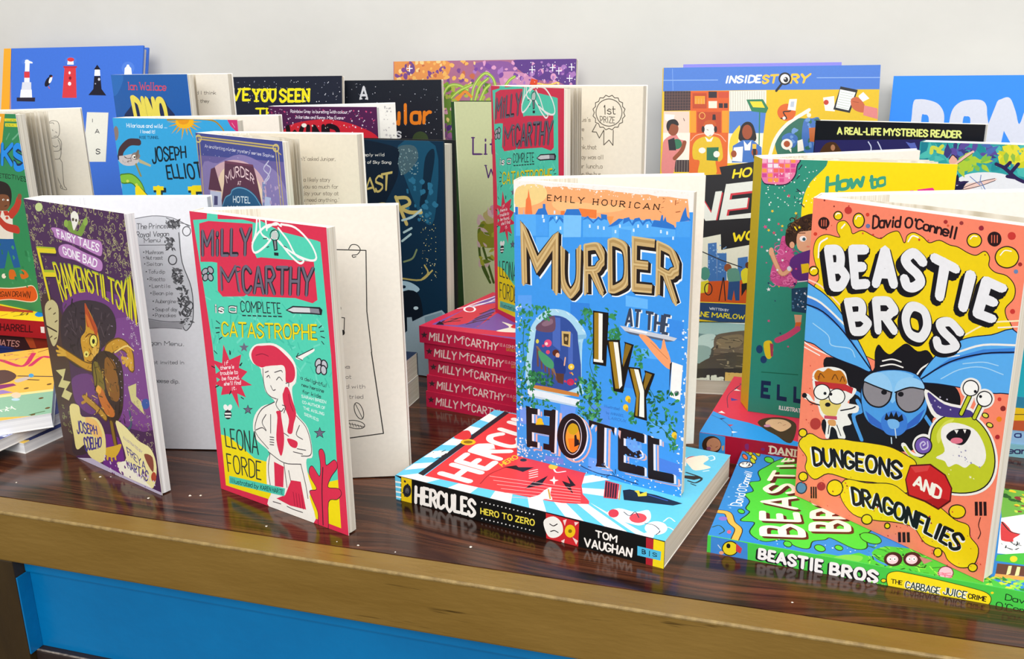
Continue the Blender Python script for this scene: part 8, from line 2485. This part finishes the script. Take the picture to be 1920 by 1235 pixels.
ART['mysteries'] = [
 ('P','28255e',[-13,1984,1008,2029,1582,2028,1651,1470,25,1342]),
 ('T','e6ec88',0.2,'A REAL-LIFE MYSTERIES READER',[208,2119,780,2122,1309,2118],[215,2045,788,2049,1313,2047],{'gap': 1.7}),
 ('S','4c301c',[56,1810,85,1932,154,1974,223,1948,277,1820]),
 ('S','b07a5a',[201,1920,197,1900,183,1890,167,1898,159,1919,163,1940,178,1949,193,1941]),
 ('C','c8d0ec',10.3,[510,1988,541,1937,537,1865]),
 ('C','c8d0ec',10.2,[596,1991,626,1941,658,1871]),
 ('P','5a68bc',[848,2001,892,1990,927,1997,976,1905,940,1928,910,1927]),
]
ART['dono'] = [
 ('S','c9ccda',[206,2291,209,2475,257,2501,350,2492,445,2453,506,2364,518,2238,512,2040,197,2034]),
 ('S','0a7fe6',[319,2036,301,2320,325,2344,360,2332,375,2264,382,2038]),
 ('S','c9ccda',[567,2266,586,2399,649,2473,736,2496,837,2493,887,2449,907,2353,933,2049,569,2041]),
 ('S','0a7fe6',[703,2044,692,2302,720,2330,751,2321,762,2268,769,2045]),
 ('S','c9ccda',[946,2049,975,2436,1024,2505,1097,2513,1160,2382,1207,2257,1252,2437,1318,2505,1438,2505,1485,2059]),
 ('P','0a7fe6',[1061,2051,1075,2189,1157,2053]),
]
ART['jungle'] = [
 ('P','1c7c90',[-47,2225,53,2181,125,1510,-17,1498]),
 ('X',['3aaaa8','1f8a94','4ab8b0'],'leaf',60,36.0,[48,1776,833,2182],3),
 ('S','e2e6ec',[309,1814,364,1906,520,1944,699,1930,853,1847,909,1574,331,1526]),
 ('C','c9d24a',29.7,[155,2114,97,2136,91,2088]),
 ('C','c9d24a',29.6,[144,2114,173,2150]),
 ('C','c9d24a',29.6,[145,2102,190,2092]),
 ('C','c9d24a',29.1,[355,1982,396,2007,422,1962]),
 ('X',['c8cc2a','e0d83a','8ab84a'],'leaf',40,26.0,[638,2023,821,2159],4),
 ('X',['5a4a9a','3a3a7a','4a6ab0'],'leaf',30,28.0,[210,2054,572,2169],5),
 ('X',['7ab84a','a8c83a'],'leaf',24,28.0,[320,1951,543,2066],6),
 ('C','2a2050',28.2,[606,2017,672,1986,764,1911,829,1880]),
 ('C','2a2050',28.1,[672,1986,707,2034]),
 ('C','2a2050',28.0,[718,1943,769,2025]),
 ('C','2a2050',28.2,[764,1911,701,1919]),
 ('S','e9c9c0',[345,1786,373,1830,477,1859,605,1898,616,1879,523,1833,400,1784]),
 ('C','3a3040',5.6,[345,1786,478,1854,610,1896]),
 ('C','3a3040',5.6,[357,1781,502,1826,614,1879]),
 ('L','5a7ab8',5.6,[418,1903,501,1837,502,1919]),
 ('L','5a7ab8',6.7,[509,1861,587,1737]),
 ('L','9ab0d0',4.5,[556,1735,500,1849]),
 ('S','3a4060',[491,1748,482,1736,455,1729,427,1732,414,1743,424,1756,451,1762,479,1759]),
 ('S','e3ac9c',[239,2047,266,2078,298,2050,299,2003,250,2000]),
 ('C','2a2030',7.9,[238,2041,263,2078,300,2050]),
 ('C','e8bcae',20.1,[297,2000,357,2064,418,2111]),
 ('C','2a2030',4.5,[310,2003,417,2099]),
 ('X',['2a2050','1a1a40'],'leaf',12,26.0,[275,1767,372,1885],7),
]
ART['rainbow'] = [
 ('S','cb2634',[70,1640,191,1759,340,1819,623,1854,862,1842,1110,1779,1302,1676,1369,1439,-67,1399]),
 ('T','efe2ec',0.13,'Rainbow Grey is bursting with colour,',[274,1951,963,1946],[271,1916,961,1913],{'gap': 1.3}),
 ('T','efe2ec',0.13,'hilarious and funny. Max Evans',[340,1894,903,1890],[336,1859,901,1856],{'gap': 1.3}),
 ('X',['f0e4f0','e0a0c8','d84a7a'],'dot',60,6.0,[-16,1764,1264,1957],3),
 ('X',['f0e4f0','d84a7a'],'star',26,10.0,[963,1715,1263,1959],4),
 ('X',['f0e4f0','d84a7a'],'star',16,10.0,[-13,1816,275,1954],5),
 ('T','1c0e16',0.24,'WIND',[230,1798,818,1816],[173,1583,826,1597],{'gap': 2.2}),
 ('S','f4ece0',[457,1795,447,1780,424,1774,402,1780,394,1794,404,1808,427,1814,449,1809]),
 ('X',['f4ece0'],'star',6,12.0,[407,1766,1027,1811],6),
]
ART['rainbow:page'] = [
 ('X',['c4bec0','a8a4a8'],'star',10,16.0,[758,1580,868,1946],3),
 ('X',['c4bec0'],'dot',10,7.0,[758,1580,868,1946],4),
]
ART['circus'] = [
 ('P','2f9ae8',[465,1975,-19,1985,-31,1212,64,1223,96,1311,233,1492,322,1674,360,1827]),
 ('C','c82a44',5.4,[465,1975,386,1858,325,1675,233,1492]),
 ('C','2a2a4a',4.8,[1114,1899,851,1936,576,1882]),
 ('C','2a2a4a',4.3,[379,1972,302,1875,156,1774,8,1741]),
 ('C','2a2a4a',5.0,[1191,1883,1018,1910]),
 ('P','f4f0ea',[994,1913,1040,1900,1005,1857]),
 ('P','3a3a9a',[810,1903,741,1886,782,1838]),
 ('P','f4f0ea',[444,1934,492,1914,447,1877]),
 ('P','8a2a5a',[1187,1905,1165,1890,1196,1859]),
 ('P','3a2a6a',[327,1907,353,1852,311,1877]),
 ('P','c83a4a',[228,1814,237,1773,195,1791]),
 ('P','f4f0ea',[106,1762,106,1718,71,1752]),
 ('S','46331f',[351,1611,462,1573,519,1470,488,1375,373,1325,85,1316,42,1353,147,1442,233,1537]),
 ('S','dcb48a',[374,1555,457,1526,480,1432,410,1371,327,1373,234,1423,298,1502,324,1538]),
 ('S','c88aa8',[321,1509,299,1513,284,1529,285,1547,302,1557,324,1553,340,1537,338,1519]),
 ('C','5a3a24',4.3,[391,1465,414,1455,401,1440]),
 ('C','a0503a',5.3,[362,1422,387,1406]),
]
ART['circus:spine'] = [
 ('P','2f8fdc',[-36,219,192,206,198,25,-28,29]),
 ('S','3a2519',[167,136,149,81,99,51,47,64,23,112,42,167,92,196,144,183]),
 ('S','b98262',[163,138,149,98,113,75,75,85,57,121,71,162,108,184,145,174]),
 ('C','5a2a1a',3.4,[86,119,96,113]),
 ('C','5a2a1a',3.3,[126,108,141,121]),
 ('S','8a4a6a',[91,95,87,84,75,78,63,80,58,89,62,100,74,106,86,104]),
 ('P','c89a70',[170,126,188,136,187,94,175,91]),
 ('T','ecd6c4',0.2,'DANIELLE',[522,189,885,190],[523,122,884,129],{'style': 's','gap': 2}),
 ('S','7a2a6a',[339,167,364,175,366,130,344,134]),
 ('S','7a2a6a',[458,159,480,160,478,142,459,142]),
]
ART['pink:spine'] = [
 ('P','3a2a30',[52,106,60,84,88,87,65,69,72,47,50,58,26,41,35,65,13,78,42,82]),
 ('T','e6c9c4',0.15,'MiLLY',[111,107,327,108],[101,31,315,27],{'gap': 1.9,'jit': 0.4}),
 ('T','e6c9c4',0.15,'M',[359,112,436,112],[354,40,429,36]),
 ('T','e6c9c4',0.2,'C',[438,111,455,111],[437,85,454,84]),
 ('T','e6c9c4',0.14,'CARTHY',[468,109,777,94],[466,29,765,27],{'gap': 1.9,'jit': 0.4}),
 ('T','d8a0a0',0.13,'IS A COMPLETE',[791,98,986,92],[789,69,982,64]),
 ('T','b89a2a',0.13,'CATASTROPHE',[851,64,996,59],[851,39,994,35]),
]
ART['pink_a'] = [
 ('P','d02c4c',[-76,2011,83,761,224,828,161,1129,80,1907,1257,1925,1357,2031]),
 ('P','d02c4c',[44,1918,80,1907,664,1904,1217,1903,1348,2052]),
 ('P','cf3448',[87,1866,664,1904,768,1869,955,1758,1007,1548,608,1567,180,1506,151,1689]),
 ('P','6f4a98',[151,1689,248,1646,760,1698,708,1623,233,1514,134,1523]),
 ('C','4a2030',18.7,[130,1858,222,1870]),
 ('C','4a2030',18.8,[157,1841,271,1808,335,1801]),
 ('C','4a2030',18.8,[204,1824,281,1745]),
 ('C','4a2030',19.1,[294,1845,377,1780]),
 ('C','4a2030',18.5,[214,1637,308,1602]),
 ('C','4a2030',19.1,[331,1638,558,1585]),
 ('C','4a2030',19.4,[402,1657,649,1613]),
 ('C','4a2030',18.8,[300,1620,420,1531]),
 ('C','4a2030',19.9,[548,1695,777,1660]),
 ('P','241a20',[85,1870,190,1896,157,1841,107,1798]),
 ('R','f4ecf0',18.1,[670,1817,606,1796,568,1814,577,1859,628,1907,692,1928,731,1910,722,1864]),
 ('C','f2e8ee',16.5,[622,1975,705,1928,803,1890,1020,1795]),
 ('C','f2e8ee',16.7,[672,1933,830,1929,1155,1881]),
 ('C','f2e8ee',16.7,[742,1878,919,1835,1084,1830]),
 ('S','efe6d8',[138,1302,210,1283,294,1263,405,1394,356,1252,341,1202,193,1124,147,1206]),
 ('S','c8303e',[285,1242,371,1260,372,1217,281,1170]),
]
ART['redspine'] = [
 ('P','b5301f',[573,1763,399,1107,332,823,324,668,253,602,235,867,204,1382]),
 ('P','3f8a3a',[573,1763,526,1146,466,813,529,734,759,944]),
 ('S','1f7fd0',[188,522,301,580,279,493,175,398,129,421]),
 ('X',['5a4a1a','c83a2a'],'dash',14,20.0,[91,589,246,1083],3),
]
ART['redspine:spine'] = [
 ('T','3f070d',0.15,'DEB HARRELL',[1011,127,1604,132],[993,42,1588,54],{'gap': 1.6}),
 ('P','e8e0d8',[1698,122,1744,125,1737,59,1693,61]),
]
ART['brown:spine'] = [
 ('P','b84a24',[1462,157,1569,141,1599,30,1520,25]),
 ('P','8a2a1a',[1569,141,1748,141,1726,22,1608,14]),
 ('T','c88a80',0.14,'INMATES',[1023,95,1405,97],[1008,25,1377,27]),
 ('P','24306a',[599,4,1142,34,1335,13,576,-97]),
]
ART['orange'] = [
 ('P','8fb99a',[-167,816,892,605,1334,574,1368,-76,-98,435]),
 ('P','f0d890',[-175,860,889,650,1333,611,1334,556,893,587,-164,798]),
 ('C','cc3460',44.2,[831,1711,1022,1426,1094,1810]),
 ('C','cc3460',44.1,[1083,1411,1169,1648,1240,1600]),
 ('C','cc3460',44.3,[729,1818,831,1711]),
 ('X',['d86a8a','c84a5a','9a6a3a'],'dash',16,14.0,[832,1677,1159,1938],3),
 ('L','8a6a2a',17.4,[1135,1835,1225,1905]),
 ('S','5a3a36',[766,1327,879,1380,982,1167,941,995,792,977]),
 ('L','4a3c3a',22.9,[997,1135,1275,979]),
 ('L','3a2c2a',20.0,[1028,1022,1167,928]),
 ('S','4a9ac8',[1123,1085,1119,1046,1105,1036,1089,1061,1081,1107,1085,1147,1100,1157,1116,1131]),
 ('S','c8b4a8',[977,1024,1064,1076,1093,1013,1007,938]),
 ('P','8a2a6a',[794,953,970,933,999,863,806,788]),
 ('P','9a7ab8',[806,788,904,783,984,676,815,674]),
 ('S','6a4a20',[1099,744,1095,726,1082,716,1068,720,1060,735,1064,753,1077,763,1092,759]),
 ('S','6a4a20',[1274,770,1270,752,1256,742,1242,745,1235,761,1239,779,1253,789,1267,786]),
 ('S','6a4a20',[1222,418,1217,401,1205,392,1191,395,1184,410,1188,426,1201,436,1215,432]),
 ('S','6a4a20',[1277,141,1273,125,1260,117,1247,120,1240,134,1245,149,1257,158,1271,154]),
 ('S','6a4a20',[1175,34,1172,19,1159,11,1146,14,1140,27,1143,42,1156,51,1169,47]),
 ('S','f0c8a8',[1048,569,1040,518,1015,508,988,545,974,607,981,659,1007,669,1035,632]),
 ('S','b8d4e0',[1045,459,1037,439,1015,441,992,462,982,491,989,511,1012,510,1035,489]),
 ('X',['f2f0e0'],'dash',10,12.0,[923,209,1103,300],4),
 ('L','4a6a3a',15.0,[1134,42,1237,69]),
]
ART['navy_a'] = [
 ('X',['c8d0e8','8a90c0'],'blob',18,22.0,[1175,233,1333,377],3),
]
ART['navy_b'] = [
 ('P','f0c850',[1144,-44,1270,68,1390,-16,1215,-103]),
]
ART['pile_c:spine'] = [
 ('T','26306a',0.16,'a diary',[157,106,456,144],[164,47,464,86]),
]
ART['pile_d:spine'] = [
 ('T','2a2a54',0.16,'early birds',[135,79,549,125],[142,19,557,67]),
]
ART['pile_b:spine'] = [
 ('P','b4522e',[54,68,1124,178,1141,78,66,-29]),
 ('L','6a5a1a',7.4,[48,115,1115,234]),
]
ART['redgirl_back:page'] = [
 ('L','5a5248',6.8,[735,1754,747,1728,726,1707,727,1678,700,1667,689,1640,660,1639,639,1618,611,1629,584,1617,562,1637,532,1636,520,1664,492,1674,492,1704,470,1724,481,1751,469,1778,491,1799,490,1828,518,1839,529,1867,559,1866,579,1887,607,1876,634,1887,655,1867,685,1867,696,1841,724,1830,724,1801,746,1781,735,1754]),
 ('R','5a5248',6.8,[721,1754,690,1679,611,1646,530,1676,496,1752,528,1828,607,1859,687,1829]),
 ('T','5a5248',0.1,'1st',[556,1814,660,1809],[560,1735,664,1739]),
 ('T','5a5248',0.1,'PRIZE',[531,1725,659,1721],[538,1672,660,1669]),
 ('L','5a5248',7.0,[500,1660,464,1599,501,1597,528,1550,567,1615]),
 ('L','5a5248',6.9,[567,1612,568,1496,613,1537,648,1495,649,1614]),
 ('T','8a8070',0.12,"and us's",[277,1714,448,1714],[277,1677,448,1677]),
 ('T','8a8070',0.12,'that we',[277,1638,390,1638],[277,1601,390,1600]),
 ('T','8a8070',0.12,'which',[278,1567,380,1567],[278,1529,380,1529]),
 ('T','8a8070',0.12,'I think,that',[278,1493,502,1496],[278,1455,503,1459]),
 ('T','8a8070',0.12,'the day was all',[271,1411,565,1418],[271,1373,566,1380]),
 ('T','8a8070',0.12,'up,our lunch,a',[271,1336,556,1344],[271,1297,557,1306]),
 ('T','8a8070',0.12,'was on the bus',[271,1271,544,1280],[272,1232,544,1242]),
]


# ---------------------------------------------------------------- building the books
def art(k):
    return ART.get(k, ())


def stand_closed(key, name, t, label, **kw):
    x, y, z, yaw, lean, w, h = STAND[key]
    kw.setdefault('art', art(key))
    return closed_book(name, standing(x, y, z, yaw, lean), w, h, t, label, **kw)


def stand_open(key, name, label, **kw):
    x, y, z, yaw, lean, w, h = STAND[key]
    phi, t1, t2, s, wp = OPEN[key][:5]
    if len(OPEN[key]) > 5:
        kw['spine_turn'] = OPEN[key][5]
    kw.setdefault('art', art(key))
    kw.setdefault('page_art', art(key + ':page'))
    return open_book(name, standing(x, y, z, yaw, lean), w, h, phi, label, t1=t1, t2=t2, s=s, wp=wp, **kw)


def lie(key, name, label, **kw):
    x, y, z, yaw, L, D, t, side = LIE[key]
    w, h = (D, L) if side in ('spine', 'fore') else (L, D)
    kw.setdefault('art', art(key))
    kw.setdefault('spine_art', art(key + ':spine'))
    return closed_book(name, lying(x, y, z, yaw, L, D, t, side), w, h, t, label, **kw)


# front row
stand_open('goblin', 'open_paperback_book', 'purple open paperback with a golden goblin, standing at the far left of the front row',
           front='4c2c50', back='3c2440', page='e9e9ee', cream=False, leaves=0)
stand_open('redgirl', 'open_paperback_book', 'mint and crimson open paperback standing directly on the table in the front row',
           front='54d3b4', back='54d3b4', spine='d9304f', page='ebe5d9', leaves=0)
lie('hero', 'paperback_book', 'red and sky-blue striped paperback lying flat under the blue ivy-patterned book',
    front='5fc4e8', back='5fc4e8', spine='121212')
stand_open('ivy', 'open_paperback_book', 'bright blue open paperback with gold block lettering, standing on the red striped book',
           front='3f97ea', back='3f8fe0', spine='f4f0ea', page='f1ebdf', leaves=0)
lie('beasts', 'paperback_book', 'green paperback lying flat at the front right under the coral book',
    front='2f86cf', back='3fbf4a', spine='49c748', cream=False)
stand_open('bug', 'open_paperback_book', 'coral and yellow open paperback with a big blue insect, standing at the front right',
           front='ff8a6c', back='ff8a6c', page='f1ece2', leaves=1)

# middle row
stand_open('sleuths', 'open_paperback_book', 'green open paperback cut by the left edge, standing on a red book',
           front='2f8a55', back='2f8a55', page='f0eadb', leaves=6, fan=0.5)
stand_open('sunny', 'open_paperback_book', 'sky-blue open paperback with a sun at the top, behind the purple book',
           front='37a5dd', back='37a5dd', page='eee6da', leaves=5)
stand_open('hotel', 'open_paperback_book', 'indigo open paperback with gold border lines and a pink hotel roof',
           front='6a5f9e', back='41497f', page='e3d9c6', leaves=3)
stand_closed('last', 'hardback_book', 0.024, 'dark teal hardback with gold brush lettering behind the mint book', front='0e2c42', back='101418',
             hard=True, spine='0e141c')
pk = ['topmost of the five pink paperbacks, with a purple cover face', 'second from the top of the five stacked pink paperbacks',
      'middle one of the five stacked pink paperbacks', 'second from the bottom of the five stacked pink paperbacks',
      'bottom one of the five stacked pink paperbacks']
for q, lab in zip('abcde', pk):
    lie('pink_' + q, 'paperback_book', lab, front='7a52a0' if q == 'a' else 'c8284a', back='c8284a', spine='c01f45',
        spine_art=art('pink:spine'), group='stacked pink paperbacks')
stand_open('redgirl_back', 'open_paperback_book', 'mint and crimson open paperback standing on top of the pink stack',
           front='54d3b4', back='54d3b4', page='e9e0cd', leaves=6, art=art('redgirl'))
lie('circus', 'paperback_book', 'red and blue paperback lying flat under the teal and yellow book', front='d8324e', back='2d8fd8', spine='a01230')
stand_open('roller', 'open_paperback_book', 'teal and yellow open paperback standing on the red and blue book', front='2f8f78', back='f0d510',
           spine='e8c81c', page='f1ece0', leaves=3)

# back row
stand_closed('lighthouse', 'hardback_picture_book', 0.012, 'large blue picture book with lighthouses, leaning on the wall at the left', front='3f6fd0',
             back='3f6fd0', spine='e89a28', hard=True)
stand_open('dino', 'open_paperback_book', 'deep blue open paperback with red and yellow title, in front of the lighthouse book', front='1f5fae',
           back='1f5fae', page='e6dfd2', leaves=2)
stand_closed('haveyou', 'picture_book', 0.006, 'navy picture book with yellow title leaning in the back row', front='1d2130', back='1d2130')
stand_closed('popular', 'picture_book', 0.006, 'charcoal picture book with orange letters, left of the purple and orange book', front='1e222b', back='1e222b')
stand_open('rainbow', 'open_paperback_book', 'plum and red open paperback with tiny stars, before the navy picture book', front='4f1f4a', back='c8232f',
           page='f1eee8', cream=False, leaves=2)
stand_closed('dragon', 'picture_book', 0.010, 'tall purple and orange illustrated picture book against the wall in the middle', front='a86a88', back='6a4a90')
stand_closed('pale', 'hardback_book', 0.028, 'pale green hardback with a dark green spine, left of the upper mint book', front='c9cda0', back='2d4a28', spine='2d4a28',
             hard=True)
stand_closed('story', 'picture_book', 0.008, 'large blue and yellow picture book with news people, right of centre at the wall', front='dfb81a', back='3f74c4')
stand_closed('mysteries', 'paperback_book', 0.012, 'navy and black paperback with pale yellow capitals, right of the news picture book', front='14141c', back='1a1a20')
stand_closed('dono', 'picture_book', 0.008, 'bright blue picture book with huge silver letters at the right edge', front='0a7fe6', back='d8e4f4')
stand_closed('jungle', 'paperback_book', 0.020, 'turquoise leaf-patterned paperback at the right edge', front='2b9aa0', back='2b9aa0')
lie('rocks', 'paperback_book', 'dark flat paperback with a sea and rock picture, under the news picture book', front='3a4038', back='101010', spine='101010')

# piles
lie('redspine', 'paperback_book', 'red-spined paperback with yellow cover, topmost under the green open book', front='f2d21c', back='b01a22', spine='a51a20')
lie('brown', 'paperback_book', 'dark brown-spined paperback second in the pile under the green open book', front='6a2a1a', back='2a1a20', spine='3a1a1c')
lie('navy_low', 'paperback_book', 'navy-spined paperback lying lowest under the green open book', front='22306a', back='22306a', spine='22306a')
lie('orange', 'paperback_book', 'orange and sea-green paperback lying on top of the white-edged pile at the left', front='f0b64a', back='d88a2a', cream=False)
lie('navy_a', 'paperback_book', 'navy paperback just below the orange one in the left pile', front='3a3f74', back='2a3068', cream=False)
lie('navy_b', 'paperback_book', 'navy and yellow paperback at the bottom of the left pile', front='1a2a6a', back='1a2a6a', cream=False)
lie('prop_a', 'paperback_book', 'upper of two thick white-edged books lying behind the front mint book', front='23304a', back='c8c0b4', cream=True)
lie('prop_b', 'paperback_book', 'lower of two thick white-edged books lying behind the front mint book', front='c8c0b4', back='c8c0b4', cream=True)
pp = ['thick grey book on top of the pile under the deep blue open book', 'thick grey book in the middle of the pile under the deep blue open book',
      'thick grey book at the bottom of the pile under the deep blue open book', 'upper grey book under the plum open book', 'lower grey book under the plum open book']
for q, lab in zip('cdefg', pp):
    lie('prop_' + q, 'paperback_book', lab, front='77777a', back='77777a')
lie('pile_a', 'paperback_book', 'teal-spined book topmost of the four-book pile at the right edge', front='1a8a9a', back='1a8a9a', spine='2a7a9a')
lie('pile_b', 'paperback_book', 'yellow and rust-spined book second in the pile at the right edge', front='d9b81c', back='b5532f', spine='d9b81c')
lie('pile_c', 'paperback_book', 'light blue-spined book third in the pile at the right edge', front='8ab4d8', back='4a9a3a', spine='8ab4d8')
lie('pile_d', 'paperback_book', 'pale teal-spined book lowest in the pile at the right edge', front='7ab0bc', back='4a8a9a', spine='7ab0bc')
# two more picture books lean on the wall behind the news book; only an edge of each shows
x, y, z, yaw, lean, w, h = STAND['story']
for u, n, w2, h2, t, colour, lab in ((0.022, 0.0088, 0.163, 0.2735, 0.004, '7a78d8', 'lavender book whose top edge shows behind the news picture book'),
                                     (0.125, 0.0136, 0.098, 0.236, 0.004, '0a8a96', 'teal book showing as a narrow strip between the news book and the silver-lettered book')):
    M = standing(x, y, z, yaw, lean) @ Matrix.Translation((u, n, 0.0))
    M[2][3] += 0.0025
    closed_book('picture_book', M, w2, h2, t, lab, front=colour, back=colour)
